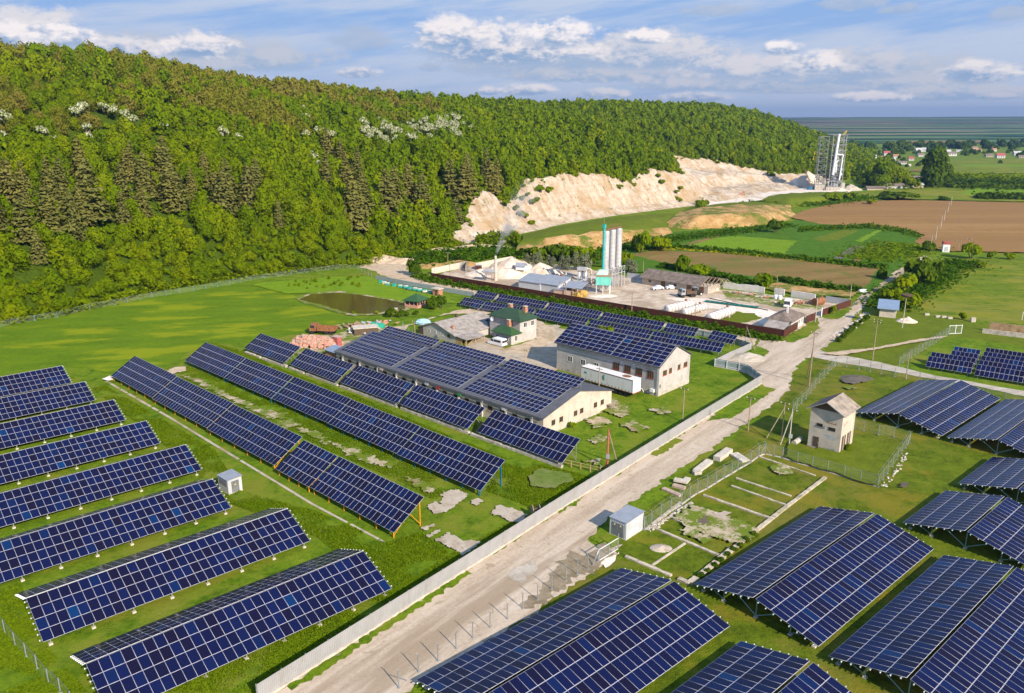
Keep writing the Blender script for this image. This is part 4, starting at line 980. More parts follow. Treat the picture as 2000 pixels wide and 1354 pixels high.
for k, (px, rz) in enumerate([((1292, 564), R(200)), ((1302, 566), R(10))]):
    T = thing('scrap_car', ['white scrapped car nearest the shed wall', 'pale scrapped car lying low beside the lorry'][k], 'car', at(*px), rz)
    b = MB().hexa([(0, 0, .3), (4, 0, .3), (4, 1.7, .3), (0, 1.7, .3), (.1, .05, .85), (3.9, .05, .85), (3.9, 1.65, .85), (.1, 1.65, .85)]).hexa([(.7, .1, .85), (2.9, .1, .85), (2.9, 1.6, .85), (.7, 1.6, .85), (1.1, .25, 1.35), (2.4, .25, 1.35), (2.4, 1.45, 1.35), (1.1, 1.45, 1.35)]); b.build('body', M['white_metal'], T)
    for x in (.8, 3.2):
        for y in (0, 1.5): MB().tube((x, y, .3), (x, y + .2, .3), .3, 10).build('wheel', M['black'], T)
# yard walls and ruins
def wall(name, lb, pts, h, th, mat, cat='wall', jag=0.0, step=1.0, group=None, capm=None, holes=()):
    P = [at(*q) for q in pts]; T = thing(name, lb, cat, P[0], 0, group)
    for p, q in zip(P, P[1:]):
        d = q - p; L = d.length; u = d / L; nrm = Vector((-u.y, u.x, 0)) * th / 2; n = max(1, int(L / step)); b = MB()
        if not jag: n = 1
        hs = [h + (mnoise.noise(Vector((k * .37 + p.x, p.y, 0))) * jag if jag else 0) for k in range(n + 1)]
        for k in range(n):
            if jag and any(abs((p + u * (L * (k + .5) / n)).x - at(*hx).x) < .9 for hx in holes): continue
            A, B = p - P[0] + u * (L * k / n), p - P[0] + u * (L * (k + 1) / n)
            b.hexa([A - nrm, B - nrm, B + nrm, A + nrm, A - nrm + Vector((0, 0, hs[k])), B - nrm + Vector((0, 0, hs[k + 1])), B + nrm + Vector((0, 0, hs[k + 1])), A + nrm + Vector((0, 0, hs[k]))])
        b.build('panel', M[mat], T)
    return T
wall('yard_wall', 'pale concrete yard wall running back from the brown fence\'s left end', [(843, 536), (911, 522), (910, 531)], 2.2, .15, 'concrete_pale', group='pale yard walls')
wall('yard_wall', 'pale concrete yard wall behind the stone heaps', [(929, 525), (1000, 511), (1007, 515)], 2.1, .15, 'concrete_pale', group='pale yard walls')
T = thing('guard_hut', 'small brown hut at the start of the pale yard wall', 'hut', at(928, 527), R(-10)); MB().box(0, 2.2, 0, 1.5, 0, 1.5).build('wall', M['sheet_brown'], T); MB().box(-.1, 2.3, -.1, 1.6, 1.503, 1.6).build('roof', M['roof_grey'], T)
wall('ruined_wall', 'long crumbling whitewashed wall along the far side of the yard', [(1412, 563), (1480, 571), (1545, 580), (1592, 587)], 2.0, .4, 'render_white', jag=.55, holes=((1508, 578), (1548, 584)))
wall('grey_fence', 'grey sheet fence closing the far corner of the plant yard', [(1612, 590), (1661, 598)], 1.9, .05, 'sheet_grey', 'fence')
wall('grey_fence', 'grey sheet fence behind the silos and the long shed', [(1225, 543), (1258, 548)], 1.9, .05, 'sheet_grey', 'fence')
b = MB()
for k in range(36): b.rbox((random.gauss(0, 2.6), random.gauss(0, 1.1), random.uniform(.1, .7)), random.uniform(.5, 1.4), random.uniform(.3, .7), .35, Matrix.Rotation(random.uniform(0, 3), 3, 'Z') @ Matrix.Rotation(random.uniform(-.6, .6), 3, 'X'), random.choice((0, 0, 1)))
o = b.build('brick_rubble', [M['brick_orange'], M['concrete']], None, at(1562, 593)); tag(o, 'heap of orange brick rubble beside the panel van', 'rubble')
T = thing('rusty_boiler', 'big rusty boiler lying by the ruined wall', 'boiler', at(1590, 597), R(30)); MB().tube((0, 0, 1.1), (3.6, 0, 1.1), 1.1, 16).build('shell', M['rust'], T); MB().tube((3.0, 0, 2.1), (3.0, 0, 2.7), .3).build('dome', M['rust'], T); MB().box(.4, .9, -.9, .9, 0, .5).build('saddle', M['rust'], T); MB().box(2.6, 3.1, -.9, .9, 0, .5).build('saddle', M['rust'], T)
for k, px in enumerate([(1448, 574), (1468, 577), (1490, 581), (1435, 572)]):
    b = MB()
    for i in range(7): b.rbox((random.gauss(0, 1.2), random.gauss(0, .6), random.uniform(.15, .5)), random.uniform(1, 2.8), .35, .25, Matrix.Rotation(random.uniform(-.8, .8), 3, 'Z'), i % 2)
    tag(b.build('beam_pile', [M['concrete'], M['brick_orange']], None, at(*px)), 'scattered concrete beams and brick at the ruined wall', 'rubble', 'rubble piles at the ruined wall')
for k, px in enumerate([(1515, 584), (1523, 585)]):
    T = thing('white_barrel', 'white barrel standing before the ruined wall', 'barrel', at(*px), 0, 'white barrels at the ruined wall'); MB().lathe([(0, 0), (.62, 0), (.68, .5), (.62, 1.1), (.3, 1.3), (0, 1.3)], 14).build('body', M['white_metal'], T)
for k in range(5):
    b = MB(); px = [(1068, 541), (1078, 541), (1088, 543), (1098, 544), (1160, 552)][k]
    for i in range(22): b.rbox((random.gauss(0, 2.2), random.gauss(0, 1.0), random.uniform(.1, 1.0)), random.uniform(.4, 1.6), random.uniform(.2, .6), .3, Matrix.Rotation(random.uniform(0, 3), 3, 'Z') @ Matrix.Rotation(random.uniform(-.8, .8), 3, 'Y'), random.choice((0, 1, 2)))
    tag(b.build('scrap_pile', [M['rust'], M['brick_pink'], M['concrete']], None, at(*px)), 'rusty scrap heap in front of the grey-leaved trees', 'scrap', 'scrap heaps by the grey trees')
heap('lime_dust', 'white lime dust spilt under the turquoise bunker', (1178, 578), 5, 3, .35, 'white_floor', 31, 'dust')
o = MB().blob((0, 0, .7), (2.2, 1.6, 1.3), 4, 12, amp=.5).build('straw_stack', paint('ochre_straw', (.42, .27, .07), .9, .35, 2), None, at(1134, 580)); tag(o, 'ochre heap of dry brush before the canopy', 'brush heap')
# steel tower far behind, with crane
B = at(1612, 372)
M['kiln_steel'] = paint('kiln_steel', (.27, .28, .30), .5, .15)
T = thing('lime_kiln_tower', 'tall grey steel lattice kiln tower with a white flue in the quarry', 'tower', B, R(-8))
px2m = B.length / FPX
def lattice(b, x0, x1, y0, y1, z0, z1, n, w=.22):
    for x in (x0, x1):
        for y in (y0, y1): b.bar((x, y, z0), (x, y, z1), w)
    for k in range(n):
        za, zb_ = z0 + (z1 - z0) * k / n, z0 + (z1 - z0) * (k + 1) / n
        for (xa, ya, xb, yb) in ((x0, y0, x1, y0), (x0, y1, x1, y1), (x0, y0, x0, y1), (x1, y0, x1, y1)):
            b.bar((xa, ya, zb_), (xb, yb, zb_), w * .8); b.bar((xa, ya, za), (xb, yb, zb_), w * .6) if k % 2 else b.bar((xb, yb, za), (xa, ya, zb_), w * .6)
    return b
b = MB(); lattice(b, 1, 10.5, -4, 4, 0, 41, 11, .42); b.build('frame', M['kiln_steel'], T)
for z in (7, 15.5, 26, 34, 41): MB().box(.2, 11.3, -4.6, 4.6, z, z + .25).build('platform', M['kiln_steel'], T)
b = MB(); lattice(b, -8, -1.8, -3, 3, 0, 40, 13, .34); b.build('stair_tower', paint('dark_steel', (.19, .21, .22), .5), T)
MB().lathe([(3.1, 3), (3.1, 25), (2.4, 28), (2.4, 31), (0, 31)], 16, 0, (5.5, 0, 0)).build('kiln_shell', paint('kiln_grey', (.30, .31, .34), .5), T)
MB().tube((3.0, -4.8, 12), (4.6, -4.8, 42), .95, 12).build('flue', M['white_metal'], T)
b = MB()
for a_, b_ in (((5, -4.6, 27), (9, -4.6, 27)), ((9, -4.6, 27), (8.2, -4.6, 8)), ((6, -4.6, 23), (4, -4.6, 20)), ((5, -4.6, 14), (5, -4.6, 20))): b.tube(a_, b_, .5, 8)
b.build('duct', M['white_metal'], T)
for x0, x1, y0, y1, z0, z1 in ((-9, -2, -4, 4, 0, 4.5), (-1, 9.6, -6, 5, 0, 3.0), (10.6, 13, -4, 2, 0, 6)): MB().box(x0, x1, y0, y1, z0, z1).build('base_building', M['concrete'], T)
for k in range(10): MB().bar((-9 + k * 2.3, -6.1, 0), (-9 + k * 2.3, -6.1, 7), .25).build('column', M['silo'], T)
for k in range(12): 
    x, z = random.uniform(1, 9), random.uniform(3, 33); MB().box(x, x + random.uniform(1, 3), -3.9, -2.5, z, z + random.uniform(.8, 2.5)).build('machine', random.choice([M['silo'], M['white_metal'], M['roof_dark']]), T)
T = thing('tower_crane', 'yellow crane with a long boom leaning behind the steel tower', 'crane', at(1595, 371), R(-8))
b = MB(); lattice(b, -.9, .9, -.9, .9, 0, 26, 12, .2); b.build('mast', M['wood_dark'], T)
b = MB()
for y in (-.6, .6): b.bar((0, y, 26), (17.5, y, 43.5), .3).bar((0, y, 28), (17.5, y, 44.3), .22)
for k in range(12): t_ = k / 11; b.bar((17.5 * t_, -.6, 26 + 17.5 * t_), (17.5 * t_, .6, 28 + 16.3 * t_), .16)
b.build('boom', paint('crane_yellow', (.62, .40, .03), .5), T)
b = MB().bar((0, 0, 26), (-5, 0, 22.5), .5).bar((-5, 0, 22.5), (-4, 0, 29.5), .45).bar((-4, 0, 29.5), (0, 0, 26), .45); b.build('counter_jib', paint('crane_yellow', (.62, .40, .03), .5), T)
T = thing('mobile_crane', 'small blue mobile crane with slanted boom left of the steel tower', 'crane', at(1583, 372), R(0))
MB().box(-2, 2, -1.2, 1.2, .6, 2.8).build('cab', paint('crane_blue', (.03, .15, .25), .5), T); MB().bar((0, 0, 2.8), (-5.5, 0, 16), .4).build('boom', M['rust'], T); MB().box(-2.5, 2.5, -1.3, 1.3, .1, .6).build('track_base', M['black'], T)
T = thing('excavator', 'red excavator on the white quarry floor', 'excavator', at(1441, 387), R(20))
MB().box(-1.6, 1.6, -1.3, 1.3, .9, 2.6).build('body', paint('excavator_red', (.45, .08, .04), .5), T); MB().box(-2, 2, -1.4, 1.4, 0, .88).build('tracks', M['black'], T); MB().bar((1.4, 0, 2.2), (4.5, 0, 4.2), .4).build('boom', paint('excavator_red', (.45, .08, .04), .5), T); MB().bar((4.5, 0, 4.2), (5.6, 0, 1.2), .35).build('arm', M['rust'], T)
# ------------------------------------------------------------------ fences
def sheet_fence(name, lb, pts, h, mat, step=2.6, foot=.25, posts=True, pmat='galv', skip=(), group=None, ph=None):
    P = [at(*q) for q in pts]; T = thing(name, lb, 'fence', P[0], 0, group)
    for si, (p, q) in enumerate(zip(P, P[1:])):
        if si in skip: continue
        d = q - p; L = d.length; u = d / L; nn = max(1, round(L / step)); rz = math.atan2(u.y, u.x)
        b = MB().box(.01, L - .01, -.02, .02, foot, h); o = b.build('panel', M[mat], T, p - P[0]); o.rotation_euler = (0, 0, rz)
        if foot > .1:
            b = MB()
            x = 0.0
            while x < L - .05:
                x2 = min(L, x + random.uniform(1.5, 4)); b.box(x, x2 - .01, -.16, .16, 0, foot - .005 + random.uniform(-.04, .0)); x = x2
            o = b.build('footing', M['concrete_pale'], T, p - P[0]); o.rotation_euler = (0, 0, rz)
        b = MB().box(0, L, .021, .07, foot + .25, foot + .32).box(0, L, .021, .07, h - .3, h - .23); o = b.build('rail', M[pmat], T, p - P[0]); o.rotation_euler = (0, 0, rz)
        if posts:
            for k in range(nn + 1):
                if k == nn and si < len(P) - 2: continue
                o = link('post', post_mesh(ph or h, pmat, .09), T, p - P[0] + u * (L * k / nn)); o.rotation_euler = (0, 0, rz)
                o.location = p - P[0] + u * (L * k / nn) + Vector((-u.y, u.x, 0)) * .12
    return T
sheet_fence('sheet_fence', 'long white sheet-metal fence on a concrete footing beside the dirt road', [(505, 1373), (800, 1184), (956, 1085), (1100, 992), (1340, 841), (1487, 750.5)], 2.05, 'sheet_white', 3.0, .3)
sheet_fence('sheet_fence', 'grey-green sheet fence turning the corner at the road junction', [(1487, 750.5), (1461.5, 730), (1443, 725), (1396, 716)], 1.9, 'sheet_teal', 2.6, .2, pmat='white_metal')
sheet_fence('sheet_fence', 'short pale sheet fence and gate beside the gravel heap', [(1396, 716), (1424, 702), (1467, 683)], 1.7, 'sheet_white', 3.0, .1)
sheet_fence('sheet_fence', 'grey-green sheet fence behind the last solar tables', [(1467, 683), (1420, 668), (1392, 661), (1358, 655)], 1.6, 'sheet_teal', 2.6, .05)
MB()
T = thing('rusty_gate', 'rusty bar gate beside the pale sheet fence', 'gate', at(1426, 700), vdir(at(1426, 700), at(1441, 693)))
MB().box(0, 4.6, -.04, .04, 1.3, 1.42).box(0, 4.6, -.04, .04, .3, .4).build('frame', M['rust'], T); MB().box(0, .12, -.06, .06, 0, 1.6).build('post', M['rust'], T)
sheet_fence('pond_fence', 'grey-green sheet fence along the quarry track above the pond', [(734, 546), (796, 558), (866, 570), (925, 580)], 1.5, 'sheet_teal', 2.5, .05)
sheet_fence('brown_fence', 'long dark brown sheet fence in front of the lime plant', [(842, 545), (1000, 572), (1200, 606), (1370, 634), (1530, 661)], 2.15, 'sheet_brown', 3.0, .08, pmat='sheet_brown')
sheet_fence('brown_fence', 'short dark brown sheet fence at the junction before the gatehouse', [(1530, 661), (1557.5, 643)], 2.1, 'sheet_brown', 3.0, .08, pmat='sheet_brown')
sheet_fence('brown_fence', 'short dark brown sheet fence between gatehouse and yard gate', [(1574, 632), (1592, 625)], 2.1, 'sheet_brown', 3.0, .08, pmat='sheet_brown')
sheet_fence('brown_fence', 'dark brown sheet fence right of the yard gate', [(1605, 618), (1661, 598)], 2.0, 'sheet_brown', 3.0, .08, pmat='sheet_brown')
MB()
o = MB().box(0, .22, 0, .22, 0, 2.6).build('gate_post', M['white_metal'], None, at(1603.5, 619)); tag(o, 'white yard gate post left of the right-hand brown fence', 'post')
# chain-link
m = bpy.data.materials.new('chain_link'); m.use_nodes = True; t = NT(m.node_tree)
bb = t.n['Principled BSDF']; out = t.n['Material Output']; bb.inputs['Base Color'].default_value = (.42, .48, .44, 1); bb.inputs['Roughness'].default_value = .6
s = t.new('ShaderNodeSeparateXYZ'); t.l.new(t.obj(), s.inputs[0])
def wires(e): return t.math('LESS_THAN', t.math('FRACT', t.math('MULTIPLY', e, 14.0)), .045)
wv = t.math('MAXIMUM', wires(t.math('ADD', s.outputs[0], s.outputs[2])), wires(t.math('SUBTRACT', s.outputs[0], s.outputs[2])))
tb = t.new('ShaderNodeBsdfTransparent'); mx = t.new('ShaderNodeMixShader'); t.l.new(wv, mx.inputs[0]); t.l.new(tb.outputs[0], mx.inputs[1]); t.l.new(bb.outputs[0], mx.inputs[2]); t.l.new(mx.outputs[0], out.inputs[0])
M['mesh'] = m
YP = {}
def ypost(h, arms=True, mat='galv'):
    k = (round(h, 1), arms, mat)
    if k not in YP:
        b = MB().box(-.045, .045, -.045, .045, 0, h).box(-.14, .14, -.14, .14, 0, .12)
        if arms: b.bar((0, 0, h), (.22, .0, h + .32), .05).bar((0, 0, h), (-.22, 0, h + .32), .05)
        me = bpy.data.meshes.new('post'); me.from_pydata(b.v, [], b.f); me.materials.append(M[mat]); YP[k] = me
    return YP[k]
def wire_fence(lb, pts, h=1.9, arms=True, mesh=True, per=None, strut=True, pmat='galv', name='wire_fence', curb=False):
    "pts: feet of the posts in order (or, with per, corners to be divided)"
    P = [at(*q) for q in pts]
    if per:
        Q = []
        for p, q in zip(P, P[1:]):
            n = max(1, round((q - p).length / per)); Q += [p + (q - p) * (k / n) for k in range(n)]
        P = Q + [P[-1]]
    T = thing(name, lb, 'fence', P[0], 0)
    for k, p in enumerate(P):
        q = P[k + 1] if k + 1 < len(P) else P[k - 1]; rz = math.atan2(q.y - p.y, q.x - p.x) + math.pi / 2
        link('post', ypost(h, arms, pmat), T, p - P[0], (0, 0, rz))
        if k + 1 < len(P):
            d = q - p; L = d.length; r2 = math.atan2(d.y, d.x)
            if mesh: o = MB().poly([(.05, 0, .08), (L - .05, 0, .08), (L - .05, 0, h - .05), (.05, 0, h - .05)]).build('mesh', M['mesh'], T, p - P[0]); o.rotation_euler = (0, 0, r2)
            if curb: o = MB().box(0, L, -.1, .1, 0, .12).build('curb', M['concrete'], T, p - P[0]); o.rotation_euler = (0, 0, r2)
            if not mesh: continue
            b = MB()
            for z in ((h + .3,) if arms else (h - .02,)): b.bar((0, .2 if arms else 0, z), (L, .2 if arms else 0, z), .015)
            b.bar((0, 0, h * .98), (L, 0, h * .98), .015); o = b.build('wire', M['galv'], T, p - P[0]); o.rotation_euler = (0, 0, r2)
    if strut:
        for a, b_ in ((0, 1), (-1, -2)):
            d = (P[b_] - P[a]); u = d.normalized(); MB().bar((0, 0, h * .8), tuple(u * min(1.3, d.length * .7)), .06).build('strut', M[pmat], T, P[a] - P[0])
    return T
wire_fence('row of bare forked fence posts between the dirt road and the solar table', [(779, 1345), (817.6, 1314), (855.6, 1292), (891, 1268), (923.6, 1247), (957.6, 1227), (991, 1210), (1021, 1190), (1050, 1173), (1077.4, 1152.4), (1105, 1136), (1127.6, 1123.4), (1148, 1113), (1168, 1098)], mesh=False)
T = thing('wire_gate', 'pale wire gate standing by the roadside transformer box', 'gate', at(1170, 1097), vdir(at(1170, 1097), at(1207, 1074))); gl = (at(1207, 1074) - at(1170, 1097)).length
for x in (0, gl * .5, gl): MB().box(x - .05, x + .05, -.05, .05, 0, 2.3 if x != gl * .5 else 1.7).build('post', M['galv'], T)
MB().box(.05, gl - .05, -.03, .03, 1.65, 1.72).box(.05, gl - .05, -.03, .03, .12, .19).build('frame', M['white_metal'], T); MB().poly([(.05, 0, .2), (gl - .05, 0, .2), (gl - .05, 0, 1.65), (.05, 0, 1.65)]).build('mesh', M['mesh'], T)
MB().bar((0, 0, 1.8), (-1.3, 0, .05), .07).build('strut', M['white_metal'], T)
wire_fence('wire-mesh fence from the roadside transformer box past the concrete slabs', [(1258, 1036), (1272, 1026), (1291, 1011), (1310, 999), (1330, 987), (1347, 974), (1362, 964), (1381, 955), (1398, 944), (1414, 934), (1429, 926), (1441, 918), (1466, 904), (1481, 892), (1494, 887)], curb=True)
wire_fence('wire-mesh fence in front of the transformer house', [(1494, 887), (1511, 891), (1528, 895), (1557, 905), (1586, 913), (1616, 922), (1648.5, 932), (1680, 941), (1714, 952)], arms=False, curb=True)
wire_fence('wire-mesh fence on the right of the transformer house yard', [(1714, 952), (1724, 938), (1733, 926), (1743, 912), (1752, 899), (1761, 887), (1769, 876), (1776, 865)])
wire_fence('wire-mesh fence behind the transformer house yard', [(1776, 865), (1745.5, 854), (1715, 850), (1687, 842), (1655, 836)], arms=False)
wire_fence('wire-mesh fence along the grass edge of the road bend', [(1548, 806), (1556, 798), (1565, 789), (1574, 780), (1583, 769), (1591, 758), (1600, 748), (1609, 739), (1617, 730), (1624, 722), (1631, 716)])
wire_fence('wire-mesh fence along the narrow gravel side road', [(1631, 716), (1653, 716.5), (1677, 722), (1699, 726), (1720, 731), (1747, 737), (1770, 740), (1795, 746), (1824, 756), (1853, 762), (1888, 770), (1925, 778), (1962, 787), (2005, 796)])
wire_fence('wire-mesh fence along the left side of the small solar racks', [(1756, 714), (1853, 654)], per=2.6)
T = thing('wire_gate', 'white-framed wire gate at the far corner of the small solar racks', 'gate', at(1853, 653), vdir(at(1853, 653), at(1877, 652))); gl = (at(1877, 652) - at(1853, 653)).length
for x in (0, gl * .5, gl): MB().box(x - .06, x + .06, -.05, .05, 0, 2.4).build('post', M['white_metal'], T)
MB().box(.05, gl - .05, -.03, .03, 2.2, 2.3).box(.05, gl - .05, -.03, .03, .1, .2).build('frame', M['white_metal'], T); MB().poly([(.05, 0, .2), (gl - .05, 0, .2), (gl - .05, 0, 2.2), (.05, 0, 2.2)]).build('mesh', M['mesh'], T)
wire_fence('wire-mesh fence at the lower left corner left of the solar rows', [(-30, 1190), (-10, 1214), (10, 1238), (30, 1262), (51.6, 1284), (73, 1307), (95, 1335), (118, 1353), (140, 1380)], h=1.7, arms=False)
wire_fence('thin green post fence between the crop field and the wooded hill', [(0, 640), (22, 634), (112, 620), (175, 604), (224, 596), (297, 581), (378, 569), (448, 556), (490, 548), (595, 534), (665, 525), (700, 526), (726, 541)], h=1.6, arms=False, per=4.6, pmat='post_teal', strut=False)
T = thing('rail_fence', 'low timber rail fence by the end of the three-row solar tables', 'fence', at(1097, 909), vdir(at(1097, 909), at(1172, 926))); L = (at(1172, 926) - at(1097, 909)).length
for k in range(5): MB().box(L * k / 4 - .06, L * k / 4 + .06, -.06, .06, 0, 1.15).build('post', M['wood_new'], T)
for z in (.55, 1.05): MB().box(0, L, -.03, .03, z, z + .08).build('rail', M['wood_new'], T)
wire_fence('thin green garden fence round the grass by the grey shed', [(787, 637), (789, 645), (806, 655)], h=1.3, arms=False, per=2.5, pmat='post_teal', strut=False)
# ------------------------------------------------------------------ poles
def pole(lb, foot, top, mat='wood', r=.11, brace=None, arms=1, brace_top=.82, nest=False, rz=R(-40), cat='pole', name='power_pole', group=None, extra=None):
    p = at(*foot); h = vh(*foot, *top); T = thing(name, lb, cat, p, 0, group)
    MB().tube((0, 0, 0), (0, 0, h), r, 8, 0, r * .7).build('mast', M[mat], T)
    if brace:
        q = at(*brace) - p; MB().tube((q.x, q.y, 0), (0, 0, h * brace_top), r * .8, 7, 0, r * .6).build('brace', M['wood'] if mat != 'concrete' else M[mat], T)
    u = Vector((math.cos(rz), math.sin(rz), 0))
    for k in range(arms):
        z = h - .3 - .6 * k; MB().bar(-u * .8 + Vector((0, 0, z)), u * .8 + Vector((0, 0, z)), .09).build('crossarm', M['wood_dark'], T)
        for s_ in (-.7, 0 if k else .0, .7):
            MB().tube(u * s_ + Vector((0, 0, z + .05)), u * s_ + Vector((0, 0, z + .25)), .06, 6).build('insulator', M['white_metal'], T)
    if nest:
        b = MB(); b.lathe([(.3, h - .15), (1.35, h + .25), (1.45, h + .6), (.9, h + .72), (0, h + .6)], 18)
        for k in range(40): a = random.uniform(0, 6.28); q = random.uniform(.9, 1.6); b.bar((q * math.cos(a), q * math.sin(a), h + random.uniform(.1, .7)), (q * math.cos(a + .6) * 1.05, q * math.sin(a + .6) * 1.05, h + random.uniform(.2, .8)), .05)
        b.build('nest', M['wood_dark'], T)
    if extra: MB().box(-.3, .3, -.35, -.1, extra, extra + .7).build('meter_box', M['galv'], T)
    return T
M['red_pole'] = paint('faded_red_paint', (.46, .10, .085), .6, .2)
pole('red-painted pole with a wooden brace inside the white fence', (1186, 913), (1187, 838), 'red_pole', .16, (1205, 904), 0, .95, extra=1.6)
pole('bare wooden pole in the lawn between white hall and white fence', (1333, 823), (1337, 758), arms=1)
pole('slim pole at the outer bend of the road by the fence corner', (1461, 842), (1468, 776), arms=1)
pole('pale braced pole nearest the transformer house', (1541, 870), (1548, 799), 'concrete', .12, (1524, 869), 1, .9, extra=1.4)
pole('wooden braced pole left of the transformer house', (1527, 852), (1534, 786), 'wood', .12, (1497, 856), 1, .85)
pole('tall dark braced pole at the middle of the road junction', (1580, 755), (1590, 648), 'wood', .13, (1576, 738), 1, .7)
pole('tall bare pole on the slope above the narrow side road', (1704, 704), (1710, 623), 'wood', .12, arms=2)
pole('bare pole beside the narrow side road', (1769, 741), (1776, 684), 'wood', .11, arms=0)
pole('pole carrying a big stork nest beside the blue-roofed hut', (1762, 641), (1772, 580), 'concrete', .13, arms=0, nest=True)
pole('pole at the plant\'s yard gate', (1592, 629), (1593, 581), 'concrete', .12, arms=1)
pole('pole behind the far end of the right-hand brown fence', (1660, 586), (1660.5, 556), 'concrete', .11, arms=0)
pole('dark braced pole with a white box at the end of the last solar tables', (1456, 670), (1457, 635), 'wood_dark', .12, (1475, 686), 0, .9, extra=.8)
pole('pole against the brown fence near the lying tanks', (1357, 631), (1357.5, 591), 'wood', .13, arms=0)
pole('pole against the brown fence right of the bunker', (1233.6, 613), (1234, 571), 'wood', .13, arms=0)
pole('pole beside the open canopy behind the brown fence', (1105, 582), (1105, 551), 'wood', .12, arms=0)
pole('pole at the left end of the brown fence', (879, 541), (878.6, 517), 'wood', .12, arms=0)
pole('pole behind the left yard wall by the spoil heaps', (875, 518), (874, 493), 'wood', .12, arms=1)
pole('leaning pole at the bend of the quarry track', (806, 520), (804, 502), 'wood', .12, (814, 532), 0)
pole('pole at the left corner of the grey shed', (810.4, 652), (810, 627), 'wood', .12, arms=1)
pole('pole at the timber porch of the grey shed', (909, 676), (909, 653), 'wood', .10, arms=0)
pole('pole in the courtyard shade beside the white hall', (1026, 708), (1026, 682), 'wood_new', .11, arms=1)
pole('pole rising in front of the white trailer', (1169.3, 770), (1170.6, 718), 'wood', .13, arms=1)
for k, (f, tp, a) in enumerate([((1817, 490), (1819, 459), 2), ((1827, 470), (1829, 440), 1), ((1837, 448), (1838.7, 420), 1), ((1843.6, 433), (1845, 410), 1), ((1851, 417), (1852, 394), 1), ((1857, 403), (1858.5, 383), 1)]):
    pole(['pole by the round bush at the edge of the ploughed field', 'first pole of the line out in the ploughed field', 'second pole of the line out in the ploughed field', 'third pole of the line out in the ploughed field', 'fourth pole of the line out in the ploughed field', 'last pole of the line at the far edge of the ploughed field'][k], f, tp, 'concrete', .16, arms=a, group='poles of the line over the ploughed field')
pole('pole right of the red-topped kiosk at the ploughed field', (1871, 491), (1872, 471), 'wood', .14, arms=1)
pole('braced pole farther right of the red-topped kiosk', (1890, 492), (1892, 464), 'wood', .14, (1898, 489), 2)
pole('pole beyond the grey trees at the edge of the yard', (1144, 528), (1144.5, 499), 'wood', .13, arms=0)
pole('pole at the left edge of the grey trees', (1057, 505), (1057.5, 494), 'wood', .13, arms=0)
pole('pole behind the left end of the long brown-roofed shed', (1256, 532), (1256, 510), 'wood', .13, arms=0)
pole('pole behind the bare rafters of the long brown-roofed shed', (1374, 548), (1374, 524), 'wood', .13, arms=0)
pole('pole beyond the ruined wall by the brown field', (1516, 566), (1516.5, 538), 'wood', .13, arms=0)
T = thing('field_kiosk', 'white transformer kiosk with red top at the edge of the ploughed field', 'kiosk', at(1846, 492), R(-15)); MB().box(-1.3, 1.3, -1.1, 1.1, 0, 3.2).build('body', M['white_metal'], T); MB().box(-1.4, 1.4, -1.2, 1.2, 3.2, 4.3).build('top', paint('red_top', (.36, .09, .07)), T); MB().box(-.7, .7, -1.14, -1.104, .3, 2.2).build('door', M['sheet_grey'], T)
# ------------------------------------------------------------------ slabs, brick pile, clutter
def slab(lb, px, L, W, H, rz, mat='concrete_pale', z=0, tilt=0, name='concrete_slab', cat='slab', group='concrete slabs by the wire fence'):
    b = MB(); n = 6
    for k in range(n):
        x0, x1 = -L / 2 + L * k / n, -L / 2 + L * (k + 1) / n; j0 = .05 * mnoise.noise(Vector((k, px[0], 0))); j1 = .05 * mnoise.noise(Vector((k + 1, px[0], 0)))
        b.hexa([(x0, -W / 2 + j0, 0), (x1, -W / 2 + j1, 0), (x1, W / 2 - j1, 0), (x0, W / 2 - j0, 0), (x0, -W / 2 + j0, H), (x1, -W / 2 + j1, H), (x1, W / 2 - j1, H), (x0, W / 2 - j0, H)])
    o = b.build(name, M[mat], None, at(*px) + Vector((0, 0, z))); o.rotation_euler = (0, tilt, rz); tag(o, lb, cat, group)
slab('long pale concrete slab nearest the road, upper one of the pair', (1412, 892), 4.6, 1.2, .75, R(50))
slab('long pale concrete slab with grass at its lower end', (1373, 913), 5.0, 1.15, .45, R(52))
slab('grey concrete slab lying askew against the wire fence', (1445, 896), 2.9, 1.5, .35, R(-64), tilt=R(5))
slab('pinkish slab piece on top of the broken slab pile', (1330, 945), 2.1, 1.0, .3, R(-25), 'concrete_pale', .35)
slab('broken slab at the base of the slab pile', (1326, 953), 1.9, .9, .35, R(-35), 'brick_tan')
slab('broken slab at the upper right of the slab pile', (1340, 940), 1.8, .9, .3, R(60), 'concrete_pale')
slab('pinkish slab lying alone nearest the transformer box', (1312, 963), 3.2, .8, .3, R(-48), 'brick_tan')
slab('stone lump at the lower end of the grassy slab', (1361, 926), 1.3, .8, .5, R(20), 'concrete')
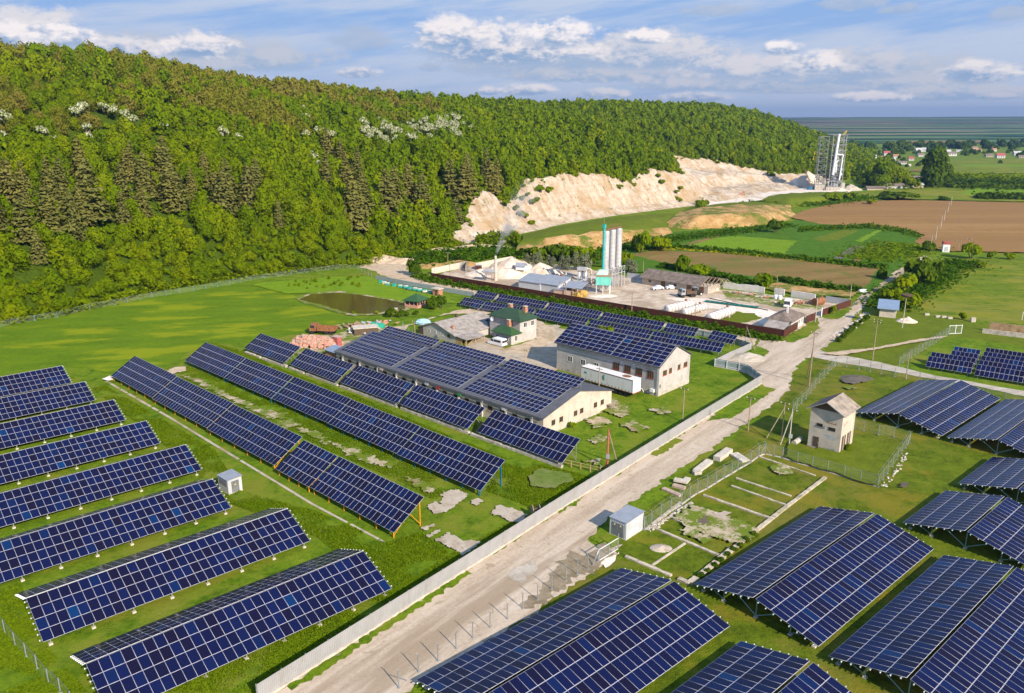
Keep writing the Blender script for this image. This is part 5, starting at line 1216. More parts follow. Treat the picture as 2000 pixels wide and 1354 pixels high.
# stone edge below the fence
b = MB()
for k in range(110):
    t_ = k / 109; q = at(1262 + (1345 - 1262) * t_, 1034 - (1034 - 980) * t_) + Vector((random.gauss(.35, .16), random.gauss(-.35, .16), .05)); b.blob(q, (random.uniform(.1, .26), random.uniform(.1, .22), random.uniform(.08, .2)), k, 6)
tag(b.build('stone_edging', M['concrete']), 'line of pale rough stones at the foot of the wire fence', 'stones', kind='stuff')
b = MB()
for k in range(40):
    t_ = random.random(); q = at(1722 + 46 * t_, 950 - 68 * t_) + Vector((random.gauss(.4, .2), random.gauss(-.2, .2), .05)); b.blob(q, (random.uniform(.1, .3), random.uniform(.1, .25), random.uniform(.08, .2)), k, 6)
tag(b.build('stone_edging', M['concrete']), 'pale loose stones right of the transformer house fence', 'stones', kind='stuff')
b = MB()
for (x0, y0, x1, y1, n) in ((1628, 660, 1652, 640, 26), (1688, 628, 1680, 612, 10), (1655, 645, 1692, 612, 40)):
    for k in range(n): t_ = random.random(); q = at(x0 + (x1 - x0) * t_, y0 + (y1 - y0) * t_) + Vector((random.gauss(0, .6), random.gauss(0, .6), .05)); b.blob(q, (random.uniform(.2, .6), random.uniform(.2, .5), random.uniform(.12, .4)), k, 6)
tag(b.build('stone_bank', M['concrete']), 'pale stones along the ditch below the blue-roofed hut', 'stones', kind='stuff')
# old foundation
T = thing('old_foundation', 'low concrete foundation strips forming a grid of grass plots', 'foundation')
M['foundation'] = paint('foundation_concrete', (.46, .39, .30), .9, .25, 1.2, dirt=(.25, .24, .10), bump=.3)
def strip(p, q, w, h):
    a, c = at(*p), at(*q); d = c - a; L = d.length; u = d / L; n = Vector((-u.y, u.x, 0)); k = max(2, int(L / .8))
    for i in range(k):
        if mnoise.noise(Vector((a.x + i * .9, a.y, 3))) < -.42: continue
        A, B = a + u * (L * i / k), a + u * (L * (i + 1) / k + .0); e = lambda s_: w / 2 * (1 + .25 * mnoise.noise(Vector((A.x * 1.3, A.y * 1.3, s_)))); hh = h * (1 + .3 * mnoise.noise(Vector((A.x, A.y, 9))))
        w0 = e(1); w1 = w / 2 * (1 + .25 * mnoise.noise(Vector((B.x * 1.3, B.y * 1.3, 1))))
        b.hexa([A - n * w0, B - n * w1, B + n * w1, A + n * w0, A - n * w0 + Vector((0, 0, hh)), B - n * w1 + Vector((0, 0, hh)), B + n * w1 + Vector((0, 0, hh)), A + n * w0 + Vector((0, 0, hh))])
for s_ in [((1612, 934), (1535, 992), .5, .25), ((1535, 992), (1430, 1075), .55, .25), ((1430, 1075), (1347, 1142), .75, .32), ((1325, 1132), (1347, 1142), .6, .3), ((1222, 1088), (1311, 1126), .5, .2), ((1272, 1030), (1404, 1086), .42, .2), ((1311, 1012), (1397, 1047), .4, .2), ((1374, 968), (1502, 1013), .42, .2), ((1419, 946), (1536, 988), .32, .16), ((1438, 935), (1545, 970), .32, .16), ((1274, 1105), (1338, 1062), .3, .12), ((1484, 893), (1592, 930), .34, .14), ((1268, 1030), (1335, 978), .5, .12)]: b = MB(); strip(*s_); b.build('foundation_strip', M['foundation'], T)
T = thing('concrete_kerb', 'thin broken concrete kerb in front of the orange-legged row', 'kerb')
for s_ in [((208, 745), (330, 815), .5, .06), ((330, 815), (470, 900), .45, .06), ((470, 900), (610, 985), .4, .06), ((610, 985), (752, 1060), .35, .06)]: b = MB(); strip(*s_); b.build('kerb_stone', M['slab'], T)
T = thing('concrete_plinth', 'long dark concrete plinth under the three-row solar tables', 'plinth')
for s_ in [((480, 690), (560, 718), .6, .45), ((566, 720), (660, 754), .6, .45), ((666, 756), (776, 796), .6, .45), ((784, 799), (916, 848), .6, .45), ((920, 850), (1098, 914), .6, .45)]: b = MB(); strip(*s_); b.build('plinth_block', M['concrete'], T)
# pink brick pile
b = MB()
for k in range(520):
    x, y = random.uniform(-6, 6), random.uniform(-3.0, 3.0); hh = 2.6 * max(0, 1 - (abs(x) / 6.2) ** 4) * max(0, 1 - (abs(y) / 3.2) ** 2) * (1 + .3 * mnoise.noise(Vector((x * .5, y * .5, 1))))
    b.rbox((x, y, max(.1, hh * random.uniform(.75, 1.0))), random.uniform(.5, 1.1), random.uniform(.3, .6), random.uniform(.25, .5), Matrix.Rotation(random.gauss(0, .5), 3, 'Z') @ Matrix.Rotation(random.gauss(0, .25), 3, 'X'), random.choice((0, 0, 1)))
b.blob((0, 0, .8), (5.2, 2.4, 1.4), 2, 14)
o = b.build('brick_pile', [M['brick_pink'], M['brick_tan']], None, at(616, 676)); o.rotation_euler = (0, 0, R(-12)); tag(o, 'big loose pile of pink bricks beside the crop field', 'brick pile')
T = thing('red_shed', 'narrow red metal shed between brick pile and long low building', 'shed', at(659, 678), R(-35)); MB().box(-.9, .9, -.7, .7, 0, 2.6).build('wall', paint('red_sheet', (.40, .11, .10), .6, .15), T); MB().box(-1, 1, -.8, .8, 2.603, 2.7).build('roof', paint('pink_roof', (.45, .3, .28), .7), T)
T = thing('blue_lean_to', 'small lean-to with pale blue sheet roof at the low hall\'s far corner', 'lean-to', at(636, 697), R(-43)); MB().box(0, 4, 0, 2.6, 0, 1.7).build('wall', M['brick_orange'], T); lo = [(-.2, -.3, 1.72), (4.2, -.3, 1.72), (4.2, 2.8, 2.3), (-.2, 2.8, 2.3)]; MB().hexa(lo + [(x, y, z + .08) for x, y, z in lo]).build('roof', M['roof_blue'], T)
T = thing('white_crate_shed', 'weathered white-roofed crate shed among the clutter behind the low hall', 'shed', at(714, 652), R(18)); MB().box(-3, 3, -1.6, 1.6, 0, 1.8).build('wall', M['wood_dark'], T); MB().box(-3.2, 3.2, -1.8, 1.8, 1.803, 1.98).build('roof', M['concrete_pale'], T)
for k, (px, cc, n, lb) in enumerate([((735, 641), (.02, .30, .20), 5, 'green tarpaulin heap among the clutter'), ((690, 653), (.5, .48, .44), 14, 'white timber trestles standing among the clutter'), ((740, 636), (.45, .25, .15), 26, 'orange brick and rubbish heap behind the green tarpaulin'), ((705, 646), (.35, .28, .2), 24, 'tangled timber pile behind the trestles'), ((728, 637), (.35, .38, .5), 12, 'bluish scrap heap behind the green tarpaulin'), ((688, 640), (.3, .2, .14), 24, 'dark timber pile beside the dump truck')]):
    b = MB()
    for i in range(n):
        b.rbox((random.gauss(0, 1.7), random.gauss(0, .9), random.uniform(.1, 1.0)), random.uniform(.4, 2.2), random.uniform(.12, .6), random.uniform(.1, .5), Matrix.Rotation(random.uniform(0, 3), 3, 'Z') @ Matrix.Rotation(random.uniform(-.7, .7), 3, 'Y'))
    if k == 0: b = MB().blob((0, 0, .5), (2.4, 1.4, 1.0), 5, 12, amp=.5)
    tag(b.build(['tarpaulin', 'trestles', 'rubble_heap', 'timber_pile', 'scrap_heap', 'timber_pile'][k], paint('clutter_%d' % k, cc, .8, .3, 2), None, at(*px)), lb, ['tarpaulin', 'trestles', 'rubble', 'timber', 'scrap', 'timber'][k])
b = MB().blob((0, 0, .6), (2.2, 1.2, .9), 9, 12, amp=.3); tag(b.build('blue_cover', paint('pale_blue_cover', (.35, .55, .70), .6), None, at(827, 634)), 'pale blue sheet cover behind the grey shed', 'cover')
# cable drum
T = thing('cable_drum', 'weathered wooden cable drum standing against the white fence', 'cable drum', at(1039, 1009), R(12))
for x in (0, 1.0): MB().tube((x, 0, .85), (x + .1, 0, .85), .85, 24).build('flange', M['wood'], T)
MB().tube((.1, 0, .85), (1.0, 0, .85), .42, 16).build('core', M['wood_dark'], T)
T = thing('table_frame', 'weathered timber table frame at the low hall\'s gable corner', 'table', at(1189, 800), R(-40)); MB().box(-1, 1, -.5, .5, .95, 1.05).build('top', M['wood'], T)
for x in (-.9, .9):
    for y in (-.4, .4): MB().bar((x, y, 0), (x * .9, y, .95), .1).build('leg', M['wood'], T)
MB().bar((-.9, -.4, .1), (.9, -.4, .9), .08).build('brace', M['wood'], T)
o = MB().tube((0, 0, .45), (2.6, 0, .45), .45, 14).build('concrete_pipe', M['concrete'], None, at(1550, 871)); o.rotation_euler = (0, 0, R(48)); tag(o, 'short concrete pipe lying left of the transformer house', 'pipe')
# beehives
hv = MB().box(-.45, .45, -.4, .4, .15, .75); hc = [paint('hive_teal', (.04, .38, .32), .6), paint('hive_blue', (.08, .30, .36), .6), paint('hive_yellow', (.6, .5, .2), .6), paint('hive_white', (.7, .72, .7), .6)]
for k, (x, y) in enumerate([(744, 554), (751, 556), (757, 558), (770, 560), (782, 562.5), (793, 564), (800, 566.5), (811, 568), (820, 570), (830, 571.5), (841, 573.5)]):
    T = thing('beehive', 'small turquoise beehive in the row below the track fence', 'beehive', at(x, y), R(-20), 'beehives in a row by the pond'); s_ = 1.15
    MB().box(-.5 * s_, .5 * s_, -.4 * s_, .4 * s_, .2, .85).build('body', hc[[0, 2, 1, 0, 0, 0, 1, 0, 0, 3, 0][k]], T); MB().box(-.55 * s_, .55 * s_, -.45 * s_, .45 * s_, .853, .98).build('lid', hc[3] if k % 3 else hc[0], T)
T = thing('bee_hut', 'small orange-brown hut with pale roof at the end of the beehive row', 'hut', at(855, 576), R(-35)); MB().box(-1.2, 1.2, -1, 1, 0, 1.9).build('wall', M['brick_orange'], T); MB().box(-1.5, 1.5, -1.3, 1.3, 1.903, 2.2).build('roof', M['render_warm'], T); door(T, (.3, -1, 0), 'y-', .8, 1.6, 'wood_dark')
T = thing('brick_stove', 'small orange brick stove standing among the pond shrubs', 'stove', at(771, 613)); MB().box(-.8, .8, -.6, .6, 0, 1.4).build('body', M['brick_orange'], T); MB().box(-.9, .9, -.7, .7, 1.403, 1.6).build('top', M['concrete'], T)
# concrete wall at the right edge and blocks along the meadow
T = thing('concrete_wall', 'stained brown concrete wall of big panels behind the small solar racks', 'wall', at(1931, 648), vdir(at(1931, 648), at(2000, 656)))
M['stained'] = paint('stained_concrete', (.36, .235, .13), .9, .25, .6, dirt=(.20, .13, .07))
for k in range(5): MB().box(k * 3.05, k * 3.05 + 3.0, 0, .25, 0, 2.5).build('panel', M['stained'], T)
T2 = thing('low_wall', 'low pale concrete wall stub left of the stained panel wall', 'wall', at(1918, 651), vdir(at(1918, 651), at(2000, 661))); MB().box(0, 12, 0, .3, 0, 1.2).build('panel', M['concrete'], T2)
for k, px in enumerate([(1810, 616), (1831, 620), (1843, 621), (1855, 623), (1900, 629)]):
    o = MB().box(-.6, .6, -.3, .3, 0, .55 if k < 4 else 1.2).build('concrete_block', M['concrete'], None, at(*px)); tag(o, 'pale concrete block lying in the line at the meadow edge', 'block', 'concrete blocks at the meadow edge')
o = MB().blob((0, 0, .5), (1.6, 1.0, .7), 3, 8).build('white_boulder', M['white_metal'], None, at(1684, 572)); tag(o, 'white bundle lying beside the field track', 'bundle')
T = thing('goal_frame', 'thin pale goal frame at the right edge of the meadow', 'goal', at(1996, 625), R(-20)); MB().bar((0, 0, 0), (0, 0, 2.2), .1).build('post', M['white_metal'], T); MB().bar((0, 0, 2.2), (3, 0, 2.2), .1).build('bar', M['white_metal'], T); MB().bar((3, 0, 0), (3, 0, 2.2), .1).build('post', M['white_metal'], T)
# ------------------------------------------------------------------ ground
def vnoise(x, y, s): return mnoise.fractal(Vector((x * s, y * s, 0)), 0.8, 2.0, 4)
def patch(name, pts, mat, z, jag=.5, step=1.2, world=False, nscale=.35):
    P = [Vector((*q, 0)) if world else at(*q, z=z) for q in pts]; out = []
    for p, q in zip(P, P[1:] + P[:1]):
        d = q - p; L = d.length
        if L < 1e-3: continue
        n = max(1, min(900, int(L / step))); u = d / L; nr = Vector((-u.y, u.x, 0))
        for k in range(n):
            c = p + d * (k / n)
            out.append(c + nr * (jag * vnoise(c.x + 31 * z, c.y, nscale) * 1.3 + jag * .6 * vnoise(c.x, c.y + 77, nscale * 3) + (.28 * vnoise(c.x + 5, c.y, 2.6) if step < .55 else 0)))
    tris = tessellate_polygon([[Vector((p.x, p.y, 0)) for p in out]])
    me = bpy.data.meshes.new(name); me.from_pydata([(p.x, p.y, z) for p in out], [], [tuple(t) for t in tris]); me.materials.append(M[mat])
    bm_up(me)
    return structure(link(name, me))
def bm_up(me):
    me.update()
    bad = [p.index for p in me.polygons if p.normal.z < 0]
    for i in bad: me.polygons[i].flip()
    me.update()
gs = 3000
b = MB()
ys = [-60, 60, 120, 200, 300, 450, 700, 1100, 1800]; xs = [-2600, -1200, -600, -300, -150, 0, 150, 300, 600, 1200, 2600]
for y0, y1 in zip(ys, ys[1:]):
    for x0, x1 in zip(xs, xs[1:]): b.poly([(x0, y0, 0), (x1, y0, 0), (x1, y1, 0), (x0, y1, 0)])
structure(b.build('ground', M['grass']))
Z = iter([.006 * k for k in range(1, 200)])
def nz(): return next(Z)
patch('right_lawn', [(1020, 1195), (1185, 1090), (1330, 930), (1470, 830), (1580, 700), (1640, 690), (1800, 735), (2150, 800), (2300, 1420), (760, 1400)], 'grass_right', nz(), .8)
patch('crop_field', [(-200, 700), (0, 645), (140, 615), (300, 577), (480, 554), (545, 566), (600, 590), (650, 610), (712, 626), (700, 640), (600, 650), (470, 672), (400, 672), (330, 712), (215, 727), (120, 713), (0, 742), (-250, 800)], 'crop', nz(), 1.0, 1.5)
patch('meadow', [(1788, 610), (1800, 575), (1840, 545), (1880, 505), (2400, 495), (2500, 640), (1990, 632), (1880, 628)], 'meadow', nz(), 1.5)
patch('rough_slope', [(1600, 690), (1650, 655), (1700, 625), (1760, 600), (1800, 612), (1900, 632), (2100, 640), (2100, 690), (1850, 655), (1760, 715), (1680, 712)], 'plot_olive', nz(), 1.0)
patch('yard', [(838, 541), (912, 521), (1000, 510), (1100, 517), (1222, 540), (1300, 556), (1412, 566), (1480, 573), (1592, 588), (1660, 597), (1604, 617), (1590, 626), (1530, 659), (1370, 633), (1200, 605), (1000, 571)], 'yard', nz(), .8)
patch('pale_yard', [(1300, 582), (1400, 583), (1500, 604), (1545, 618), (1505, 640), (1440, 610), (1380, 600)], 'white_floor', nz(), .8)
patch('yard_grass', [(1392, 624), (1425, 608), (1470, 612), (1490, 622), (1440, 634)], 'plot_olive', nz(), .8)
patch('yard_grass', [(1410, 568), (1480, 576), (1560, 588), (1612, 600), (1600, 606), (1520, 600), (1420, 583)], 'bare', nz(), .8)
patch('track', [(716, 506), (770, 531), (850, 549), (940, 567.5), (1060, 588), (1180, 606.5), (1300, 626), (1400, 644), (1482, 662), (1470, 676), (1400, 657), (1300, 639), (1180, 618), (1060, 600), (930, 578.5), (800, 555), (742, 536), (712, 516)], 'track', nz(), .5)
patch('quarry_track', [(700, 522), (716, 504), (760, 507), (800, 500), (850, 505), (800, 515), (792, 525), (820, 537), (800, 549), (750, 536), (716, 525)], 'track', nz(), .8)
patch('weed_strip', [(806, 534), (842, 548), (1000, 575), (1200, 609), (1370, 637), (1530, 664), (1524, 669), (1400, 647), (1200, 610), (1000, 577), (880, 556), (800, 541)], 'weed_ground', nz(), .3)
zroad = nz()
patch('side_road', [(1590, 684), (1632, 691), (1720, 708), (1825, 733), (2010, 766), (2200, 803), (2200, 825), (2000, 774), (1895, 752), (1790, 735), (1720, 721), (1650, 710), (1592, 699)], 'gravel', nz(), .25, .8)
patch('road', [(470, 1395), (535, 1356), (800, 1186), (956, 1086), (1100, 993), (1340, 842), (1486, 752), (1468, 728), (1420, 716), (1398, 714), (1424, 701), (1470, 688), (1482, 664), (1524, 666), (1552, 665), (1580, 646), (1600, 634), (1597, 621), (1606, 620), (1636, 624), (1660, 602), (1681, 577), (1713, 555), (1737, 535), (1765, 522), (1804, 499), (1811, 501), (1755, 541), (1702, 573), (1685, 601), (1664, 622), (1662, 640), (1640, 662), (1606, 680), (1597, 697), (1573, 699), (1552, 720), (1541, 762), (1510, 790), (1464, 821), (1410, 862), (1350, 902), (1300, 936), (1236, 978), (1205, 1000), (1175, 1022), (1150, 1055), (1175, 1075), (1215, 1062), (1190, 1095), (1090, 1165), (1030, 1205), (900, 1280), (800, 1350), (700, 1420)], 'road', nz(), .45, .6, nscale=.5)
patch('grass_verge', [(1168, 1032), (1200, 1010), (1225, 1035), (1205, 1058), (1178, 1068), (1152, 1052)], 'grass', nz(), .3, .5)
patch('wet_ground', [(1185, 1060), (1142, 1085), (1120, 1078), (1090, 1098), (1088, 1115), (1070, 1118), (1064, 1140), (1046, 1160), (1024, 1172), (1020, 1192), (1060, 1178), (1100, 1150), (1160, 1112), (1185, 1105), (1200, 1085)], 'wet_dirt', nz(), .7, .4, nscale=.8)
patch('wet_ground', [(1000, 1112), (1036, 1098), (1056, 1100), (1045, 1118), (1022, 1136), (998, 1130)], 'gravel', nz(), .5, .4, nscale=.8)
patch('gate_apron', [(1172, 1100), (1210, 1078), (1200, 1095), (1185, 1108)], 'white_floor', nz(), .2, .4)
def verge(pts, w, mat='grass', name='grass_verge', jag=.35):
    "narrow ragged grass band along a line"
    P = [at(*q) for q in pts]; Lf = []; Rt = []
    for k, p in enumerate(P):
        d = (P[min(k + 1, len(P) - 1)] - P[max(k - 1, 0)]).normalized(); n = Vector((-d.y, d.x, 0)); Lf.append(p + n * w * .1); Rt.append(p - n * w)
    return patch(name, [(p.x, p.y) for p in Lf + Rt[::-1]], mat, nz(), jag, .5, True, .9)
verge([(560, 1342), (660, 1280), (760, 1214), (840, 1162), (910, 1117)], .9)
verge([(1090, 1001), (1130, 976)], .5); verge([(1270, 889), (1300, 870), (1320, 857)], 1.3); verge([(1395, 810), (1440, 783), (1487, 755)], 3.2)
patch('grass_verge', [(1487, 752), (1462, 731), (1472, 738), (1494, 757), (1480, 785), (1430, 815), (1380, 822)], 'grass', nz(), .3, .6)
patch('grass_verge', [(1532, 663), (1558, 645), (1592, 629), (1602, 640), (1580, 655), (1552, 668), (1536, 668)], 'grass', nz(), .4, .7)
patch('grass_verge', [(1607, 621), (1661, 601), (1664, 605), (1645, 620), (1625, 624)], 'grass', nz(), .4, .7)
patch('grass_verge', [(1468, 683), (1480, 676), (1505, 686), (1490, 697), (1472, 695)], 'grass', nz(), .4, .7)
patch('court', [(975, 682), (1000, 676), (1048, 662), (1050, 636), (1085, 634), (1110, 650), (1100, 690), (1090, 722), (1060, 740), (1020, 715), (970, 700), (940, 690)], 'court', nz(), .8)
patch('court', [(1080, 640), (1040, 622), (1048, 640), (1050, 664), (1000, 678), (985, 690), (1030, 690), (1090, 665)], 'track', nz(), .6)
patch('drive', [(760, 640), (800, 634), (850, 618), (900, 605), (950, 600), (960, 612), (950, 622), (905, 612), (870, 614), (800, 636), (790, 648), (800, 665), (780, 668)], 'track', nz(), .5)
patch('clutter_ground', [(655, 690), (680, 660), (690, 640), (740, 632), (770, 640), (730, 655), (690, 675)], 'bare', nz(), .8)
patch('clutter_ground', [(575, 690), (600, 660), (650, 652), (690, 645), (700, 655), (670, 680), (620, 692)], 'bare', nz(), .8)
patch('shed_yard', [(905, 680), (940, 655), (965, 665), (985, 680), (960, 695), (920, 690)], 'court', nz(), .6)
patch('pond_bank', [(575, 583), (610, 571), (660, 568), (702, 572), (750, 580), (797, 590), (800, 606), (770, 609), (722, 617), (678, 615), (630, 601), (596, 592)], 'bare', nz(), .5)
zp = nz()
patch('pond', [(582, 585), (610, 574.5), (660, 571.5), (700, 575.5), (745, 583), (790, 592), (793, 604), (770, 606), (720, 613), (680, 611.5), (636, 598), (606, 590)], 'water', zp, .3, .8)
patch('pond_lawn', [(486, 555), (560, 548), (660, 540), (720, 540), (790, 566), (860, 580), (900, 592), (800, 590), (745, 581), (660, 568), (610, 572), (560, 574)], 'plot_bright', nz(), .6)
# bare concrete and trodden spots between the rows
for pts, mm in [([(860, 985), (865, 962), (890, 955), (915, 965), (900, 980), (870, 1000), (850, 1003), (832, 990), (850, 978)], 'slab'), ([(958, 1002), (975, 986), (1000, 993), (1030, 1005), (1020, 1020), (1000, 1020), (980, 1010)], 'slab'), ([(850, 1055), (876, 1040), (905, 1055), (945, 1058), (905, 1085), (885, 1070), (862, 1060)], 'slab'),
    ([(921, 978), (933, 972), (944, 979), (930, 988)], 'slab'), ([(831, 1047), (862, 1032), (858, 1038), (840, 1049)], 'slab'), ([(822, 1030), (845, 1023), (850, 1028), (830, 1036)], 'slab'), ([(200, 740), (215, 733), (222, 742), (210, 744)], 'white_floor'), ([(325, 725), (340, 717), (362, 716), (364, 724), (345, 728), (333, 732)], 'track'),
    ([(1148, 1000), (1160, 990), (1181, 1000), (1165, 1008)], 'slab')][:8]: patch('bare_patch', pts, mm, nz(), .2, .22, nscale=.9)
for pts in [[(355, 733), (385, 738), (430, 760), (470, 778), (520, 800), (560, 808), (555, 818), (520, 815), (480, 795), (430, 770), (380, 745)], [(540, 822), (575, 818), (585, 830), (555, 840)], [(580, 835), (620, 842), (640, 868), (600, 850)], [(640, 860), (700, 880), (760, 905), (770, 915), (720, 905), (670, 885)], [(790, 930), (820, 940), (855, 955), (840, 962), (810, 950)]]: patch('bare_patch', pts, 'bare', nz(), .7, .22, nscale=.7)
for pts in [[(1145, 860), (1170, 848), (1190, 855), (1165, 868)], [(1205, 828), (1235, 820), (1265, 835), (1245, 845)], [(1155, 780), (1195, 778), (1235, 802), (1215, 815), (1170, 800)], [(1140, 900), (1165, 897), (1185, 915), (1160, 908)], [(1270, 800), (1300, 795), (1310, 805), (1285, 808)], [(1140, 820), (1175, 808), (1195, 825), (1160, 838)]]: patch('bare_patch', pts, 'bare', nz(), .7, .22, nscale=.7)
for pts, mm in [([(1318, 1008), (1350, 985), (1400, 1000), (1480, 1030), (1475, 1052), (1430, 1060), (1380, 1045), (1340, 1030)], 'bare'), ([(1326, 1032), (1352, 1026), (1388, 1050), (1376, 1060), (1350, 1050)], 'bare'), ([(1392, 1000), (1416, 998), (1424, 1010), (1402, 1014)], 'slab'), ([(1500, 910), (1530, 905), (1550, 920), (1525, 930)], 'bare'), ([(1362, 1015), (1378, 1008), (1392, 1016), (1378, 1024)], 'wet_mud'), ([(1640, 743), (1660, 733), (1690, 735), (1694, 745), (1665, 750)], 'wet_mud'), ([(1650, 755), (1668, 752), (1670, 758), (1655, 760)], 'bare'), ([(1752, 943), (1768, 942), (1778, 948), (1762, 950)], 'wet_mud')]: patch('bare_patch', pts, mm, nz(), .5, .22, nscale=.8)
patch('enclosure_lawn', [(1580, 880), (1660, 850), (1770, 868), (1712, 948), (1640, 926), (1530, 892), (1545, 860)], 'plot_olive', nz(), .5, .7)
patch('field_path', [(1600, 690), (1700, 680), (1780, 665), (1850, 655), (1850, 658), (1790, 668), (1700, 684), (1640, 694)], 'track', nz(), .3, .7)
patch('mown_patch', [(1030, 930), (1060, 915), (1110, 925), (1115, 938), (1085, 952), (1040, 950)], 'mown', nz(), .5, .6)
# fields in the valley
patch('field_verge', [(1020, 470), (1300, 455), (1560, 430), (1700, 445), (1800, 460), (1760, 520), (1700, 570), (1600, 580), (1300, 540), (1040, 500)], 'plot_dark', nz(), 1.5, 2)
patch('brown_field', [(1230, 497), (1285, 489), (1400, 494), (1500, 503), (1620, 515), (1715, 524), (1692, 560), (1600, 560), (1480, 541), (1390, 528), (1300, 514)], 'brown_field', nz(), 1.0, 2)
patch('bright_plot', [(1318, 482), (1380, 466), (1440, 461), (1560, 471), (1540, 497), (1450, 493), (1360, 488)], 'plot_bright', nz(), 1.0, 2)
patch('bare_row', [(1335, 477), (1400, 459), (1412, 460), (1350, 479)], 'brown_field', nz(), .5, 2)
patch('dark_plot', [(1555, 472), (1595, 473), (1662, 479), (1624, 505), (1528, 498)], 'plot_dark', nz(), .8, 2)
patch('olive_plot', [(1584, 466), (1650, 448), (1678, 450), (1640, 468), (1610, 472)], 'plot_olive', nz(), .8, 2)
patch('dug_plot', [(1627, 504), (1668, 480), (1690, 482), (1640, 508)], 'wet_mud', nz(), .6, 2)
patch('dug_plot', [(1660, 510), (1700, 482), (1716, 482), (1678, 511)], 'brown_field', nz(), .6, 2)
patch('green_plot', [(1652, 470), (1700, 448), (1752, 452), (1728, 476), (1700, 478)], 'plot_dark', nz(), .8, 2)
patch('green_plot', [(1670, 470), (1712, 450), (1722, 450), (1684, 473)], 'plot_bright', nz(), .6, 2)
patch('ploughed_field', [(1540, 424), (1570, 411), (1620, 400), (1666, 393), (1760, 391), (1857, 392.5), (2000, 396), (2600, 405), (2600, 500), (2000, 493), (1848, 490), (1799, 481), (1786, 470), (1808, 459), (1759, 448), (1704, 446), (1600, 437)], 'plough', nz(), 1.0, 3)
patch('soil_strip', [(1450, 555), (1520, 552), (1600, 563), (1680, 566), (1665, 580), (1590, 575), (1500, 565)], 'orange_soil', nz(), 1.0, 2)
patch('far_meadow', [(1640, 388), (1700, 372), (1800, 366), (2400, 372), (2600, 398), (2000, 394), (1857, 391), (1760, 389)], 'meadow', nz() + .05, 2.0, 5)
patch('far_plot', [(1875, 380), (1905, 363), (1985, 364), (2300, 372), (2300, 384), (2000, 383)], 'plot_bright', nz() + .05, 1.0, 5)
patch('far_field', [(1740, 330), (1790, 318), (1900, 309), (2400, 310), (2600, 338), (2000, 338), (1850, 340)], 'meadow', nz() + .1, 2.0, 8)
patch('far_strip', [(1760, 335), (1800, 330), (1850, 331), (1850, 334)], 'brown_field', nz() + .1, 2.0, 8)
patch('far_strip', [(1880, 322), (2400, 322), (2400, 326), (1880, 325)], 'plot_bright', nz() + .1, 2.0, 8)
patch('quarry_floor', [(1360, 400), (1400, 392), (1480, 378), (1520, 372), (1575, 366), (1640, 366), (1665, 370), (1660, 376), (1600, 384), (1540, 382), (1480, 392), (1400, 402)], 'white_floor', nz() + .05, 1.5, 3)

# ------------------------------------------------------------------ wooded hill with the limestone face
FOOT = [(0, 633, 78, 150, 0, 10), (100, 617, 77, 150, 0, 10), (200, 594, 76, 150, 0, 10), (300, 570, 76, 152, 0, 10), (400, 553, 76, 155, 0, 10), (500, 540, 75, 158, 0, 10), (600, 529, 74, 162, 0, 10), (690, 519, 73, 166, 0, 10),
        (800, 497, 72, 170, 0, 10), (880, 483, 71, 175, 0, 10), (945, 470, 69, 180, 5, 12), (985, 462, 68, 184, 20, 18), (1020, 456, 67, 186, 19, 20), (1052, 449, 66, 188, 11, 18), (1085, 440, 65, 190, 20, 20), (1140, 431, 64, 196, 23, 21), (1200, 421, 63, 200, 23, 22), (1280, 411, 62, 203, 17, 22), (1335, 404, 61, 205, 21, 24), (1400, 397, 60, 210, 19, 28),
        (1450, 389, 60, 220, 21, 60), (1490, 382, 60, 225, 24, 90), (1540, 374, 60, 215, 22, 80), (1600, 364, 60, 190, 9, 36), (1650, 345, 60, 170, 0, 10), (1690, 326, 58, 160, 0, 10), (1704, 313, 42, 150, 0, 10), (1710, 304, 12, 140, 0, 10)]
fp = [at(a, b_) for a, b_, *_ in FOOT]; fq = [q[2:] for q in FOOT]
fp = [fp[0] + Vector((-230, -150, 0)), fp[0] + Vector((-90, -66, 0))] + fp; fq = [fq[0], fq[0]] + fq
cum = [0.0]
for p, q in zip(fp, fp[1:]): cum.append(cum[-1] + (q - p).length)
SL = cum[-1]
SS = np.arange(0, SL, 2.0)
def interp(vals): return np.interp(SS, cum, vals)
def smooth(a, k):
    w = np.ones(k) / k; p = np.pad(a, (k // 2, k - 1 - k // 2), mode='edge'); return np.convolve(p, w, 'valid')
fx_ = smooth(interp([p.x for p in fp]), 9); fy_ = smooth(interp([p.y for p in fp]), 9)
tx, ty = np.gradient(smooth(fx_, 41)), np.gradient(smooth(fy_, 41)); tl_ = np.hypot(tx, ty); nx, ny = smooth(-ty / tl_, 31), smooth(tx / tl_, 31)
HC, DC, HK, WK = (smooth(interp([q[k] for q in fq]), 15 if k < 2 else 7) for k in range(4))
def nrm2(i): l = math.hypot(nx[i], ny[i]); return nx[i] / l, ny[i] / l
def hill_z(i, d):
    hc, dc, hk, wk = HC[i], DC[i], HK[i] * (1 + .22 * mnoise.noise(Vector((SS[i] * .045, 1, 2))) + .10 * mnoise.noise(Vector((SS[i] * .16, 4, 2)))), WK[i]
    if hk < 1.5: hk = 0; wk = 0.1
    if d <= 0: return d * .1
    if d < wk:
        t_ = d / wk
        if wk > 50: z = hk * (.16 * min(1, t_ / .25) + .34 * (0 if t_ < .45 else min(1, (t_ - .45) / .12)) + .08 * max(0, min(1, (t_ - .57) / .25)) + .42 * (0 if t_ < .82 else (t_ - .82) / .18))
        else: z = hk * (t_ ** 1.15 * .45 + .55 * min(1, max(0, (t_ - .35) / .55)))
    else:
        t_ = min(1, (d - wk) / max(20, dc - wk)); z = hk + (hc - hk) * (1 - (1 - t_) ** 1.55)
        if d > dc: z += (d - dc) * .012
    return z
